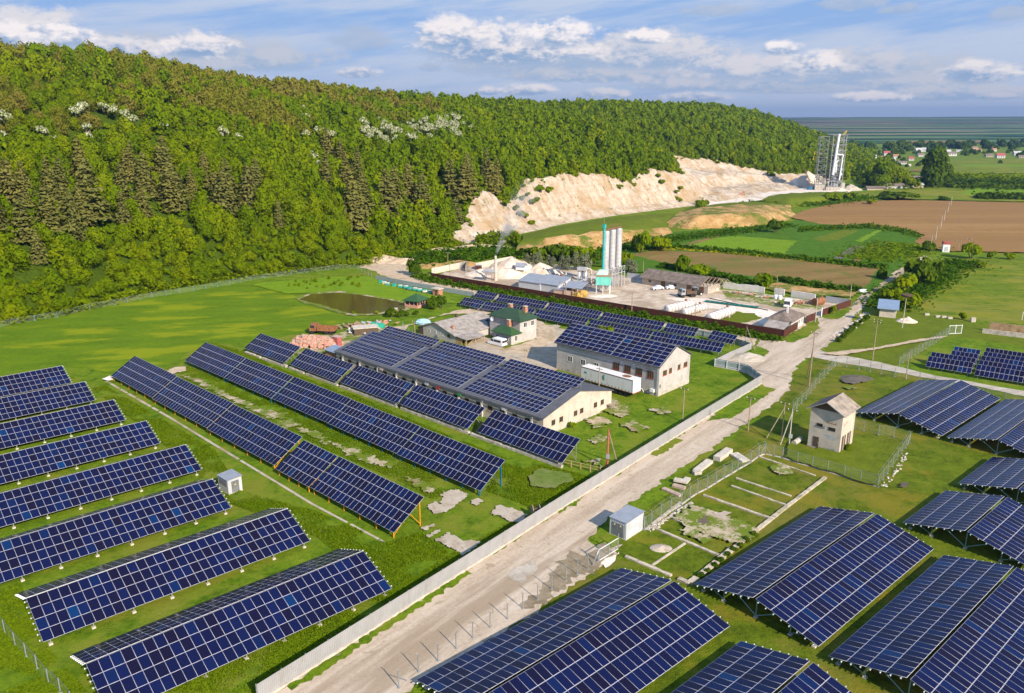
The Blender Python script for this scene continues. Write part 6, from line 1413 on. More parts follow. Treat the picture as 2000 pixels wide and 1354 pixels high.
def hill_pt(i, d):
    a, b_ = nrm2(i); x, y = fx_[i] + a * d, fy_[i] + b_ * d; z = hill_z(i, d)
    rock = HK[i] > 1.5 and d < WK[i] * 1.02
    if rock and d > 0:
        s = SS[i]; g = mnoise.fractal(Vector((s * .06, d * .015, 5)), .9, 2, 4); e_ = min(1, d / 5) * min(1, max(0, (WK[i] - d) / 3 + .3)); gm_ = max(0, .5 + 1.2 * mnoise.noise(Vector((s * .02, 7, 3)))); g3 = gm_ * (1 - 2 * abs(mnoise.noise(Vector((s * .11, d * .03, 3))))) + .8 * mnoise.fractal(Vector((s * .12, d * .14, 8)), .8, 2, 4); z += (g * 1.6 + g3 * 1.3) * e_; g2 = mnoise.fractal(Vector((s * .3, d * .05, 9)), .8, 2, 3); x += a * g2 * 2.4 * e_; y += b_ * g2 * 2.4 * e_
    elif d > 0: z += 3.2 * mnoise.fractal(Vector((x * .012, y * .012, 2)), .9, 2, 3) * min(1, d / 40)
    return x, y, z, rock
DS = np.concatenate([np.arange(-4, 40, 1.6), np.arange(40, 120, 4), np.arange(120, 420, 12)])
II = list(range(0, len(SS), 1)); V = []; RK = []; AL = []; DD = []
for i in II:
    for d in DS:
        x, y, z, rk = hill_pt(i, float(d)); V.append((x, y, z))
        RK.append(1.0 if rk and d > -2 else 0.0); AL.append(SS[i]); DD.append(float(d))
nd = len(DS); Fq = []
for a in range(len(II) - 1):
    for k in range(nd - 1): Fq.append((a * nd + k, (a + 1) * nd + k, (a + 1) * nd + k + 1, a * nd + k + 1))
m, t, bb = new_mat('hillside')
p = t.pos(); s = t.new('ShaderNodeSeparateXYZ'); t.l.new(p, s.inputs[0])
pv = t.scale(p, (1, 1, .12))
cx = t.new('ShaderNodeCombineXYZ'); t.put(cx.inputs[0], t.math('MULTIPLY', t.attr('along'), .30)); t.put(cx.inputs[1], t.math('MULTIPLY', t.attr('inward'), .035)); n1 = t.noise(cx.outputs[0], 1.0, 8, .72, .35); n2 = t.noise(p, .06, 5, .6); n3 = t.noise(p, .9, 6, .75)
nm = t.noise(p, .22, 8, .7, .6); st_ = t.noise(t.scale(p, (.02, .02, .9)), 1.0, 5, .65); rockc = t.ramp(t.math('ADD', t.math('MULTIPLY', n1, .36), t.math('ADD', t.math('MULTIPLY', nm, .38), t.math('ADD', t.math('MULTIPLY', n3, .14), t.math('MULTIPLY', st_, .12)))), [(.38, (.30, .19, .10)), (.45, (.50, .365, .24)), (.51, (.62, .505, .39)), (.62, (.76, .69, .60))])
rockc = t.mix(t.math('MULTIPLY', t.step(n2, .52, .62), .6), rockc, (.46, .30, .15))
gm = t.math('MULTIPLY', t.step(t.noise(p, .09, 6, .7), .60, .66), .8); rockc = t.mix(gm, rockc, (.13, .15, .04))
fl = t.ramp(n3, [(.3, (.040, .075, .004)), (.6, (.085, .135, .006)), (.8, (.13, .17, .01))])
at_ = t.attr('tint'); rk = t.step(t.math('ADD', at_, t.math('MULTIPLY', t.math('SUBTRACT', n3, .5), .8)), .4, .6)
t.l.new(t.mix(rk, fl, rockc), bb.inputs['Base Color']); bb.inputs['Roughness'].default_value = .95; spec(bb, .1); t.l.new(t.bump(t.math('ADD', t.math('MULTIPLY', n1, .6), t.math('ADD', nm, t.math('MULTIPLY', n3, .5))), .9, 2.6), bb.inputs['Normal'])
hm = raw_mesh('hillside', V, Fq, m, tint=RK, smooth=True)
for nm_, dat in (('along', AL), ('inward', DD)): hm.attributes.new(nm_, 'FLOAT', 'POINT').data.foreach_set('value', np.asarray(dat, dtype=np.float32))
structure(link('hillside', hm))
# grassy bench and orange mound before the limestone face
def bank(name, rows, mats, amp=.5):
    "rows of (px, py, z) from front to back, all the same length"
    V = []; n = len(rows[0]); K = 6; RR = []
    for r in rows:
        P = [at(x, y, z) for x, y, z in r]; q = []
        for a, b_ in zip(P, P[1:]): q += [a.lerp(b_, k / K) for k in range(K)]
        RR.append(q + [P[-1]])
    R2 = []
    for a, b_ in zip(RR, RR[1:]): R2 += [[p.lerp(q, k / 5) for p, q in zip(a, b_)] for k in range(5)]
    R2.append(RR[-1]); w = len(R2[0])
    for j, r in enumerate(R2):
        for i, p in enumerate(r):
            e = 0 if j in (0, len(R2) - 1) or i in (0, w - 1) else 1
            V.append((p.x, p.y, p.z + e * amp * mnoise.fractal(Vector((p.x * .12, p.y * .12, 4)), .8, 2, 4)))
    Fq = [(j * w + i, j * w + i + 1, (j + 1) * w + i + 1, (j + 1) * w + i) for j in range(len(R2) - 1) for i in range(w - 1)]
    me = raw_mesh(name, V, Fq, [M[q] for q in mats], smooth=True)
    me.polygons.foreach_set('material_index', [min(len(mats) - 1, (j // 5)) for j in range(len(R2) - 1) for i in range(w - 1)])
    return structure(link(name, me))
bank('grassy_bank', [[(1000, 505, -.2), (1080, 503, -.2), (1160, 492, -.2), (1240, 476, -.2), (1320, 462, -.2)], [(1012, 478, 3.0), (1090, 462, 5.2), (1165, 453, 5.4), (1240, 448, 4.4), (1305, 445, 1.5)], [(1022, 466, 3.6), (1095, 447, 5.2), (1185, 434, 5.2), (1260, 427, 4.2), (1310, 423, 1.4)], [(1020, 458, -.2), (1090, 442, -.2), (1190, 426, -.2), (1270, 418, -.2), (1320, 416, -.2)]], ['orange_soil', 'plot_olive', 'plot_olive'], .9)
bank('orange_mound', [[(1290, 444, -.2), (1350, 449, -.2), (1420, 449, -.2), (1500, 445, -.2), (1560, 424, -.2)], [(1312, 426, 3.2), (1360, 423, 5.5), (1420, 420, 6.0), (1490, 418, 5.2), (1545, 411, 1.8)], [(1330, 413, 3.2), (1375, 405, 5.5), (1430, 400, 6.0), (1500, 400, 5.2), (1545, 402, 1.8)], [(1350, 404, -.2), (1400, 398, -.2), (1450, 394, -.2), (1510, 393, -.2), (1552, 397, -.2)]], ['orange_soil', 'orange_soil', 'plot_olive'], .8)
bank('weedy_mound', [[(1480, 400, -.2), (1530, 408, -.2), (1590, 402, -.2), (1650, 393, -.2), (1700, 385, -.2)], [(1490, 389, 2.5), (1540, 388, 4.0), (1600, 384, 4.2), (1650, 382, 3.0), (1690, 380, 1.0)], [(1500, 384, 1.0), (1545, 380, 3.0), (1600, 377, 3.2), (1645, 377, 2.0), (1680, 377, .8)], [(1505, 381, -.2), (1545, 377, -.2), (1600, 374, -.2), (1645, 374, -.2), (1680, 375, -.2)]], ['plot_olive', 'plot_olive', 'plot_olive'], .8)
# ------------------------------------------------------------------ vegetation
def leafquads(C, N, size, seed, aspect=1.0):
    "one bent leaf clump (a quad) per centre, roughly facing its normal"
    g = np.random.default_rng(seed); n = len(C)
    N = N + g.normal(0, .36, (n, 3)); N /= np.linalg.norm(N, axis=1)[:, None] + 1e-9
    A = np.cross(N, g.normal(0, 1, (n, 3))); A /= np.linalg.norm(A, axis=1)[:, None] + 1e-9
    B = np.cross(N, A); s = (size * g.uniform(.6, 1.35, n))[:, None]
    V = np.stack([C - A * s - B * s * aspect * .6, C + A * s * .7 - B * s * aspect, C + A * s + B * s * aspect * .6, C - A * s * .7 + B * s * aspect], axis=1)
    V[:, 0] += N * s * .25; V[:, 2] += N * s * .25
    return V.reshape(-1, 3)
def crown_pts(kind, n, seed):
    "unit crown: radius about 1, standing on z=0"
    g = np.random.default_rng(seed)
    if kind == 'broad':
        k = 11; L = []; 
        for i in range(k):
            a = i * 2.399 + g.uniform(-.4, .4); zz = g.uniform(.35, 1.35) if i else 1.45; rr = (.62 if zz < 1.1 else .35) * g.uniform(.6, 1.1) * (0 if i == 0 else 1); L.append((rr * math.cos(a), rr * math.sin(a), zz, g.uniform(.34, .56)))
        L = np.array(L); w = L[:, 3] ** 2; idx = g.choice(k, n, p=w / w.sum())
        D = g.normal(0, 1, (n, 3)); D[:, 2] = D[:, 2] * .9 + .15; D /= np.linalg.norm(D, axis=1)[:, None]
        r = L[idx, 3] * (1 - .45 * g.random(n) ** 2.5); C = L[idx, :3] + D * r[:, None]; return C, D
    if kind == 'bush':
        k = 7; L = []
        for i in range(k): a = i * 2.399; rr = .55 * g.uniform(.5, 1.1); L.append((rr * math.cos(a), rr * math.sin(a), g.uniform(.25, .7), g.uniform(.35, .5)))
        L = np.array(L); idx = g.integers(0, k, n); D = g.normal(0, 1, (n, 3)); D[:, 2] = abs(D[:, 2]) * .9; D /= np.linalg.norm(D, axis=1)[:, None]
        r = L[idx, 3] * (1 - .4 * g.random(n) ** 2); C = L[idx, :3] + D * r[:, None]; C[:, 2] = np.maximum(C[:, 2], .03); return C, D
    if kind == 'sparse':
        C, D = crown_pts('broad', n, seed); return C, D
    if kind == 'conifer':
        z = 1 - g.random(n) ** .62; lv = np.floor(z * 15) / 15 + .02 * g.normal(0, 1, n) * .5; z = np.clip(lv + .02, .1, 1.0)
        R0 = (1.03 - z) ** .8 * (.27 + .05 * np.sin(np.floor(z * 15) * 2.3 + seed)); a = g.random(n) * 6.283; a = np.round(a / 6.283 * 9 + np.floor(z * 15) * .37) / 9 * 6.283 + g.normal(0, .18, n)
        rr = R0 * np.sqrt(g.random(n)) * 1.0 + .005; C = np.stack([rr * np.cos(a), rr * np.sin(a), z - rr * .32 + g.normal(0, .006, n)], 1)
        D = np.stack([np.cos(a) * .5, np.sin(a) * .5, np.ones(n) * .9], 1); D /= np.linalg.norm(D, axis=1)[:, None]; return C, D
    if kind == 'poplar':
        z = g.random(n); r = .24 * np.sin(np.clip(z, .04, 1) ** .7 * 3.0) * (1 - .4 * g.random(n) ** 2); a = g.random(n) * 6.283; C = np.stack([r * np.cos(a), r * np.sin(a), z], 1); D = np.stack([np.cos(a), np.sin(a), np.ones(n) * .3], 1); D /= np.linalg.norm(D, axis=1)[:, None]; return C, D
QF = lambda n: np.arange(n * 4, dtype=np.int32).reshape(-1, 4)
def crown_mesh(name, kind, n, size, seed, mat, aspect=1.0, spread=.12):
    C, D = crown_pts(kind, n, seed); V = leafquads(C, D, size, seed + 1, aspect)
    g = np.random.default_rng(seed + 2); tint = np.repeat(g.uniform(-spread, spread, n) + .04 * C[:, 2], 4)
    return raw_mesh(name, V, QF(n), M[mat], tint=tint)
def trunk_mesh(kind, seed, mat='bark'):
    b = MB(); g = random.Random(seed)
    if kind in ('broad', 'sparse'):
        b.tube((0, 0, -.1), (.03, .02, .7), .075, 7, 0, .05); b.tube((.03, .02, .7), (.0, .05, 1.3), .05, 6, 0, .02)
        for k in range(6): a = k * 1.9; z = .45 + .11 * k; b.tube((.02, .02, z), (.55 * math.cos(a), .55 * math.sin(a), z + .45), .032, 5, 0, .01)
    elif kind == 'bush':
        for k in range(5): a = k * 1.3; b.tube((0, 0, -.05), (.4 * math.cos(a), .4 * math.sin(a), .55), .03, 5, 0, .012)
    else:
        b.tube((0, 0, -.03), (0, 0, .97), .016, 6, 0, .003)
        for k in range(9): a = k * 2.4; z = .2 + .07 * k; b.tube((0, 0, z), (.16 * (1 - z) * 1.4 * math.cos(a), .16 * (1 - z) * 1.4 * math.sin(a), z - .03), .006, 4, 0, .002)
    me = bpy.data.meshes.new('trunk'); me.from_pydata(b.v, [], b.f); me.materials.append(M[mat]); return me
CR = {'leaf': [crown_mesh('crown', 'broad', 2200, .064, s, 'leaf') for s in range(7)], 'leaf_olive': [crown_mesh('crown', 'sparse', 1500, .045, 20 + s, 'leaf_olive') for s in range(3)], 'blossom': [crown_mesh('crown', 'bush', 620, .075, 30 + s, 'blossom', 1.0, .5) for s in range(3)],
      'needle': [crown_mesh('crown', 'conifer', 900, .034, 40 + s, 'needle', .55) for s in range(4)], 'deep': [crown_mesh('crown', 'bush', 520, .11, 50 + s, 'leaf_deep') for s in range(3)], 'bush': [crown_mesh('crown', 'bush', 520, .11, 60 + s, 'leaf') for s in range(3)],
      'grey': [crown_mesh('crown', 'broad', 1100, .06, 70 + s, 'leaf_grey') for s in range(3)], 'big': [crown_mesh('crown', 'broad', 2600, .065, 80 + s, 'leaf_deep') for s in range(2)], 'bigleaf': [crown_mesh('crown', 'broad', 1300, .085, 84 + s, 'leaf') for s in range(2)]}
TM = {'leaf': trunk_mesh('broad', 1), 'leaf_olive': trunk_mesh('sparse', 2), 'blossom': trunk_mesh('bush', 3), 'needle': trunk_mesh('conifer', 4), 'deep': trunk_mesh('bush', 5), 'bush': trunk_mesh('bush', 6), 'grey': trunk_mesh('broad', 7)}
TM['big'] = TM['bigleaf'] = TM['leaf']
def tree(kind, name, lb, p, s, sz=None, group=None, cat='tree'):
    "s: crown radius (or height for narrow kinds)"
    T = thing(name, lb, cat, p, random.uniform(0, 6.28), group); T.scale = (s, s, sz or s)
    link('trunk', TM[kind], T); link('crown', random.choice(CR[kind]), T)
    return T
def to_px(p):
    d = (p[0], p[1], p[2] - CH); f = d[1] * math.cos(PITCH) - d[2] * math.sin(PITCH)
    if f < 1: return (-9e3, -9e3, f)
    return 1000 + FPX * d[0] / f, 677 - FPX * (d[2] * math.cos(PITCH) + d[1] * math.sin(PITCH)) / f, f
# where each hillside tree stands
cand = []
g = np.random.default_rng(5)
i = 0
while i < len(SS):
    d = g.uniform(0, 6) if HK[i] < 1.5 else WK[i] + g.uniform(.5, 4)
    far = SS[i] > 620
    while d < DC[i] + 46:
        ii = min(len(SS) - 1, max(0, i + int(g.integers(-2, 3)))); dd = d + g.uniform(-1.8, 1.8)
        if not (HK[ii] > 1.5 and dd < WK[ii] + .5):
            x, y, z, _ = hill_pt(ii, dd); px, py, f = to_px((x, y, z + 4))
            if -120 < px < 1760 and HC[ii] > 4: cand.append((x, y, z, SS[ii], dd, px, py, f, DC[ii]))
        d += g.uniform(4.2, 6.2) * (1.0 if not far else 1.12)
    i += 2 if not far else 3
# pines stand in a band low on the near slope
PINES = [(30, 420, 85), (60, 455, 90), (100, 395, 80), (150, 475, 95), (175, 440, 70), (205, 440, 95), (45, 375, 70), (15, 370, 80), (95, 450, 85), (125, 380, 60), (240, 390, 70), (175, 370, 80), (220, 370, 60), (270, 345, 65), (300, 370, 85), (320, 350, 75), (295, 420, 75), (345, 420, 75), (365, 420, 70), (270, 380, 60), (385, 365, 65), (410, 350, 60), (435, 420, 95), (450, 400, 90), (470, 405, 85), (500, 400, 70), (485, 380, 80), (420, 400, 70), (540, 435, 62), (515, 380, 60), (640, 320, 48), (680, 365, 80), (660, 375, 75), (690, 445, 105), (720, 430, 80), (740, 430, 85), (775, 395, 70), (800, 400, 75), (820, 420, 85), (760, 395, 60), (710, 390, 60), (890, 370, 65), (910, 380, 75), (930, 385, 60), (955, 390, 70), (975, 375, 60), (960, 425, 55), (900, 440, 45), (945, 350, 55), (665, 330, 50), (700, 350, 60), (75, 500, 60), (10, 455, 80), (130, 440, 80), (250, 440, 60), (390, 390, 60), (55, 420, 70), (195, 400, 70), (330, 390, 70)]
def on_hill(px, py):
    "march the sight line to the slope"
    best = None
    for c in cand:
        q = to_px((c[0], c[1], c[2])); e = (q[0] - px) ** 2 + (q[1] - py) ** 2
        if best is None or e < best[0]: best = (e, c, q)
    return best
pine_xy = []
for px, py, hpx in PINES:
    px += random.uniform(-12, 12); py += random.uniform(-14, 14); hpx *= random.uniform(.75, 1.12)
    e, c, q = on_hill(px, py)
    h = hpx * q[2] / FPX * 1.12
    k = random.choice((.85, 1.0, 1.15)); pine_xy.append((c[0], c[1]))
    T = tree('needle', 'pine_tree', 'brownish-green layered pine standing among the broadleaved trees on the lower slope', (c[0], c[1], c[2] - .3), h * 1.15 * k, h, 'pines on the wooded slope')
BL = [(100, 290), (108, 298), (160, 240), (166, 236), (210, 246), (220, 240), (250, 245), (255, 250), (315, 262), (320, 268), (420, 280), (425, 288), (450, 275), (470, 290), (505, 275), (590, 258), (600, 285), (640, 285), (655, 285), (625, 345), (620, 330), (600, 322), (635, 282), (16, 262), (155, 282), (180, 308), (20, 292), (145, 235), (265, 256), (590, 235)]
BLC = []
gb = random.Random(8)
for k in range(95):
    a, r = gb.uniform(0, 1), gb.gauss(0, 1)
    BLC.append((705 + 200 * a + gb.gauss(0, 8), 278 - 12 * a + r * 13 * (1.1 - .5 * a)))
BLC += [(860 + gb.uniform(0, 45), 250 + gb.uniform(-8, 16)) for _ in range(16)]
blossom_xy = []
for px, py in BL + BLC:
    e, c, q = on_hill(px, py)
    if e > 900: continue
    r = random.uniform(1.7, 3.1); blossom_xy.append((c[0], c[1]))
    tree('blossom', 'blossom_tree', 'white-flowering shrub tree on the wooded slope', (c[0] + random.uniform(-1.5, 1.5), c[1] + random.uniform(-1.5, 1.5), c[2] + 3.4), r, r * 1.5, 'white-flowering trees on the slope')
# broadleaved trees: the nearest as things, the rest as the wood
def hue(c):
    x, y, z, s, d, px, py, f, dc = c
    olive = mnoise.noise(Vector((x * .02, y * .02, 7))) + .9 * (d / dc - .62)
    return 'leaf_olive' if (px < 860 and d > dc * .45 and olive + random.uniform(-.25, .25) > .12) else 'leaf'
bx = np.array(blossom_xy); pxy = np.array(pine_xy)
keep = []
for c in cand:
    if len(bx) and np.min((bx[:, 0] - c[0]) ** 2 + (bx[:, 1] - c[1]) ** 2) < 7: continue
    if np.min((pxy[:, 0] - c[0]) ** 2 + (pxy[:, 1] - c[1]) ** 2) < 16 or np.min((pxy[:, 0] * .985 - c[0]) ** 2 + (pxy[:, 1] * .985 - c[1]) ** 2) < 16: continue
    keep.append(c)
vis = sorted(keep, key=lambda c: (c[7] if 0 < c[5] < 2000 else 9e4) + (60 if c[4] > c[8] else 0))
near, rest = vis[:300], vis[300:]
for c in near:
    k = hue(c); r = random.uniform(2.1, 4.6)
    edge = c[4] < 9
    if edge: r *= .8
    tree(k, 'broadleaved_tree', 'fresh green broadleaved tree in the wood on the slope' if k == 'leaf' else 'olive-brown budding tree in the wood on the slope', (c[0], c[1], c[2] - .5), r, r * random.uniform(1.05, 1.4) * (.8 if edge else 1), 'green trees of the hillside wood' if k == 'leaf' else 'olive budding trees of the hillside wood')
for kind in ('leaf', 'leaf_olive'):
    VV = []; TT = []
    for c in rest:
        if hue(c) != kind: continue
        n = 800 if c[7] < 420 else (400 if c[7] < 700 else 180); sz = (.095 if n == 800 else .14 if n == 400 else .21) * (.8 if kind == 'leaf_olive' else 1)
        sd = int(g.integers(0, 40)); C, D = crown_pts('broad', n, 900 + sd); V = leafquads(C, D, sz, sd)
        a = g.uniform(0, 6.28); ca, sa = math.cos(a), math.sin(a); r = g.uniform(2.3, 4.9); h = r * g.uniform(1.0, 1.5)
        V = np.stack([(V[:, 0] * ca - V[:, 1] * sa) * r + c[0], (V[:, 0] * sa + V[:, 1] * ca) * r + c[1], V[:, 2] * h + c[2] - .3 * h], 1)
        VV.append(V.astype(np.float32)); TT.append(np.full(len(V), .5 * g.uniform(0, 1) + .3 + .5 * mnoise.noise(Vector((c[0] * .025, c[1] * .025, 1)))) + np.repeat(g.uniform(-.1, .1, n), 4))
    if VV:
        VV = np.concatenate(VV); o = link('hillside_wood' if kind == 'leaf' else 'budding_wood', raw_mesh('wood', VV, QF(len(VV) // 4), M[kind], tint=np.concatenate(TT)))
        tag(o, 'dense green broadleaved wood covering the long hill' if kind == 'leaf' else 'olive-brown budding wood along the hill crest', 'wood', kind='stuff')
# undergrowth along the lower slope
VV = []; TT = []
for k in range(5200):
    ii = int(g.integers(0, int(np.searchsorted(SS, 520)))); d = float(g.uniform(.5, 1) ** 1.0 * g.uniform(0, 150))
    if HK[ii] > 1.5 and d < WK[ii] + 1: continue
    x, y, z, _ = hill_pt(ii, d); px, py, f = to_px((x, y, z))
    if not -60 < px < 1080: continue
    n = 130; C, D = crown_pts('bush', n, int(g.integers(0, 30))); V = leafquads(C, D, .17, int(g.integers(0, 90))); r = g.uniform(1.1, 2.4); V = V * np.array([r, r, r * g.uniform(.8, 1.6)]) + np.array([x, y, z - .2]); VV.append(V.astype(np.float32)); TT.append(np.full(len(V), .4 * g.uniform(0, 1) + .4) + np.repeat(g.uniform(-.12, .12, n), 4))
VV = np.concatenate(VV); tag(link('undergrowth', raw_mesh('undergrowth', VV, QF(len(VV) // 4), M['leaf'], tint=np.concatenate(TT))), 'bright undergrowth between the trees of the lower slope', 'undergrowth', kind='stuff')
# shrubs in the gullies of the limestone face
FB = [(1040, 395), (1050, 385), (1065, 380), (1030, 380), (1018, 395), (1010, 425), (1000, 410), (1055, 370), (1210, 362), (1215, 368), (1280, 350), (1290, 358), (1240, 368), (1320, 378), (1325, 385), (1330, 395), (1330, 372), (1345, 348), (985, 400), (1035, 435), (1022, 430), (1370, 408), (1360, 402), (1500, 340), (1510, 345)]
for k, (px, py) in enumerate(FB):
    best = None
    for i in range(0, len(SS), 3):
        if HK[i] < 1.5: continue
        for d in np.arange(0, WK[i] + 4, 3.0):
            x, y, z, _ = hill_pt(i, float(d)); q = to_px((x, y, z)); e = (q[0] - px) ** 2 + (q[1] - py) ** 2
            if best is None or e < best[0]: best = (e, (x, y, z))
    r = random.uniform(1.6, 2.8); tree('bush', 'cliff_bush', 'green bush growing in a gully of the pale limestone face', best[1], r, r * 1.1, 'bushes on the limestone face', 'bush')
# bushes hanging over the lip of the limestone face
VV = []; TT = []
for k in range(520):
    ii = int(g.integers(0, len(SS)))
    if HK[ii] < 2: continue
    d = WK[ii] + float(g.normal(.5, 2.4)); x, y, z, _ = hill_pt(ii, d)
    n = 110; C, D = crown_pts('bush', n, int(g.integers(0, 30))); V = leafquads(C, D, .17, int(g.integers(0, 90))); r = g.uniform(.9, 2.6); V = V * np.array([r, r, r * g.uniform(.8, 1.5)]) + np.array([x, y, z - .5]); VV.append(V.astype(np.float32)); TT.append(np.full(len(V), .7 * g.uniform(0, 1)))
VV = np.concatenate(VV); tag(link('lip_bushes', raw_mesh('undergrowth', VV, QF(len(VV) // 4), M['leaf'], tint=np.concatenate(TT))), 'ragged bushes along the upper edge of the limestone face', 'bushes', kind='stuff')
print('TREES', len(near), len(rest))
# trees and bushes of the valley
def ptree(kind, name, lb, foot, wpx, hpx, group=None, cat='bush'):
    p = at(*foot); k = to_px(p)[2] / FPX; hu = {'leaf': 1.75, 'leaf_olive': 1.75, 'big': 1.8, 'bigleaf': 1.8, 'deep': 1.0, 'bush': 1.0, 'blossom': 1.0, 'grey': 1.8, 'needle': 1.0}[kind]
    s = wpx * k * .5 / .92; return tree(kind, name, lb, (p.x, p.y, -.1), s, hpx * k * 1.03 / hu, group, cat)
ptree('big', 'lone_tree', 'large dark round-crowned tree standing alone before the village fields', (1823, 366), 62, 68, cat='tree')
for k, (f, w, h, kd) in enumerate([((1668, 358), 12, 12, 'bush'), ((1685, 366), 26, 26, 'deep'), ((1700, 364), 30, 40, 'leaf'), ((1718, 368), 46, 50, 'bigleaf'), ((1742, 366), 34, 42, 'leaf'), ((1758, 366), 36, 36, 'leaf'), ((1776, 368), 22, 18, 'bush'), ((1790, 370), 16, 14, 'bush'), ((1730, 362), 30, 40, 'leaf')]):
    ptree(kd, 'quarry_tree', ['small round bush right of the steel tower', 'dark bushy tree beside the low quarry sheds', 'loose tree left of the tall spreading one by the quarry sheds', 'tall spreading tree in front of the quarry sheds', 'pale green tree right of the spreading one', 'broad low tree at the right of the quarry sheds', 'bright bush at the right end of the quarry sheds', 'small bush left of the lone large tree', 'tree behind the tall spreading tree by the quarry sheds'][k], f, w, h, cat='tree')
VB = [('deep', (1790, 556), 62, 46, 'large dark bush beside the field track'), ('bush', (1762, 575), 44, 34, 'pale green bush below the large dark bush'), ('deep', (1826, 548), 30, 36, 'bush right of the large dark bush'), ('bush', (1736, 590), 40, 26, 'low bush at the ditch left of the blue-roofed hut'), ('bush', (1775, 600), 46, 26, 'wide bush behind the blue-roofed hut'), ('deep', (1722, 546), 22, 20, 'round bush at the left edge of the field track'), ('deep', (1814, 490), 30, 17, 'dark round bush beside the first field pole'), ('bush', (1896, 505), 40, 26, 'green bush right of the red-topped kiosk'), ('bush', (1935, 506), 18, 14, 'small bush in the meadow edge right of the kiosk'), ('bush', (1972, 507), 20, 12, 'low bush far right at the meadow edge'), ('bush', (1915, 524), 20, 12, 'low bush in the yellow meadow'), ('deep', (1514, 456), 32, 24, 'dark round bush left of the garden plots'), ('deep', (1700, 447), 12, 10, 'small dark bush at the tip of the plots'), ('bush', (1332, 532), 30, 30, 'yellow-green bush above the long brown-roofed shed'), ('bush', (1364, 545), 48, 26, 'wide bush behind the long brown-roofed shed'), ('bush', (1490, 566), 38, 30, 'yellow-green bush beyond the ruined wall'), ('deep', (1536, 553), 18, 12, 'small dark bush at the brown field'), ('bush', (1183, 672), 34, 34, 'yellow-green bush beside the white hall roof'), ('deep', (811, 538), 30, 30, 'dark bush at the left end of the brown fence'), ('bush', (1880, 625), 16, 14, 'small dark bush at the meadow edge by the concrete blocks'), ('bush', (1253, 495), 38, 38, 'bush right of the silos'), ('bush', (1290, 492), 40, 26, 'lower bush right of the silos toward the fields'), ('deep', (1240, 490), 20, 30, 'narrow bush behind the silos'), ('bush', (1700, 400), 20, 10, 'weed bush at the ploughed field corner'), ('bush', (1625, 395), 40, 16, 'wide low bush below the steel tower'), ('bush', (1660, 392), 24, 14, 'low bush right below the steel tower'), ('deep', (1755, 390), 70, 14, 'dark hedge clump at the field edge'), ('deep', (1845, 392), 24, 8, 'small dark hedge clump by the last field pole'), ('bush', (1370, 412), 26, 20, 'bush on the lip of the orange mound')]
for kd, f, w, h, lb in VB: ptree(kd, 'bush', lb, f, w, h)
for k in range(17):
    x = 1030 + 13 * k + random.uniform(-4, 4); 
    if 1150 < x < 1216: continue
    ptree('grey', 'grey_tree', 'slim grey-leaved tree in the row behind the plant yard', (x, 523 + (x - 1030) * .055), random.uniform(15, 24), random.uniform(24, 38), 'grey-leaved trees behind the yard', 'tree')
for k, (x, y, w, h) in enumerate([(1055, 505, 40, 36), (1085, 506, 46, 44), (1112, 508, 44, 40), (1140, 512, 46, 44), (1160, 515, 36, 36), (1030, 500, 34, 26), (1100, 500, 40, 34), (1068, 498, 40, 30), (1125, 503, 36, 34), (1222, 520, 30, 40), (1205, 512, 30, 30)]):
    ptree('deep' if k % 3 else 'bush', 'bush', 'dark leafy tree in the belt behind the grey-leaved trees', (x, y + 3), w, h * .66, 'leafy belt behind the yard')
for k, (x, y, w, h, kd) in enumerate([(762, 620, 24, 18, 'deep'), (782, 620, 18, 14, 'deep'), (794, 617, 14, 10, 'deep'), (812, 615, 12, 8, 'deep'), (845, 604, 30, 22, 'deep'), (862, 603, 20, 24, 'deep'), (736, 615, 10, 8, 'bush'), (690, 614, 8, 7, 'bush')]):
    ptree(kd, 'pond_shrub', 'dark green shrub on the near bank of the pond', (x, y), w, h, 'shrubs round the pond')
for k in range(30): 
    x = random.uniform(560, 730); y = 548 + (730 - x) * .03 + random.uniform(-5, 16); ptree('bush', 'sapling', 'tiny sapling in the lawn between pond and post fence', (x, y), random.uniform(4, 7), random.uniform(5, 8), 'saplings above the pond')
ptree('bush', 'bush', 'bright green bush growing at the gable wall of the low hall', (1117, 836), 14, 12)
ptree('bush', 'bush', 'green bush at the right foot of the transformer house', (1655, 882), 14, 14)
ptree('bush', 'bush', 'bush growing against the right-hand brown fence', (1626, 614), 14, 16)
for k in range(7): ptree('deep', 'ditch_bush', 'dark weed bush in the ditch below the blue-roofed hut', (1637 + 9 * k, 668 - 7 * k), 15, 11, 'ditch weeds')
for k in range(9): ptree('deep', 'bush', 'dark bush growing along the concrete footing under the solar table', (1368 + 13 * k, 1128 - 10.0 * k), 15, 11, 'bushes along the footing')
# weeds along the brown fence and field edges as stuff
def weeds(name, lb, line, n, width, size, mat, hgt, seed, cat='weeds'):
    g = np.random.default_rng(seed); P = [at(*q) for q in line]; seg = np.cumsum([0] + [(b_ - a).length for a, b_ in zip(P, P[1:])]); t_ = g.uniform(0, seg[-1], n)
    X = np.interp(t_, seg, [p.x for p in P]); Y = np.interp(t_, seg, [p.y for p in P]); q = g.normal(0, width / 2.4, n)
    dx, dy = P[-1].x - P[0].x, P[-1].y - P[0].y; l = math.hypot(dx, dy); X += -dy / l * q; Y += dx / l * q
    cl = np.array([mnoise.noise(Vector((x * .45, y * .45, seed))) for x, y in zip(X, Y)]); H = hgt * (.65 + .7 * cl) * g.uniform(.1, 1, n); H = np.maximum(H, .05)
    C = np.stack([X, Y, H], 1); D = np.tile([0, 0, 1.0], (n, 1)); V = leafquads(C, D + g.normal(0, .3, (n, 3)), size, seed)
    o = link(name, raw_mesh(name, V, QF(n), M[mat], tint=np.repeat(g.uniform(0, 1, n) * .5 + cl * .4, 4))); return tag(o, lb, cat, kind='stuff')
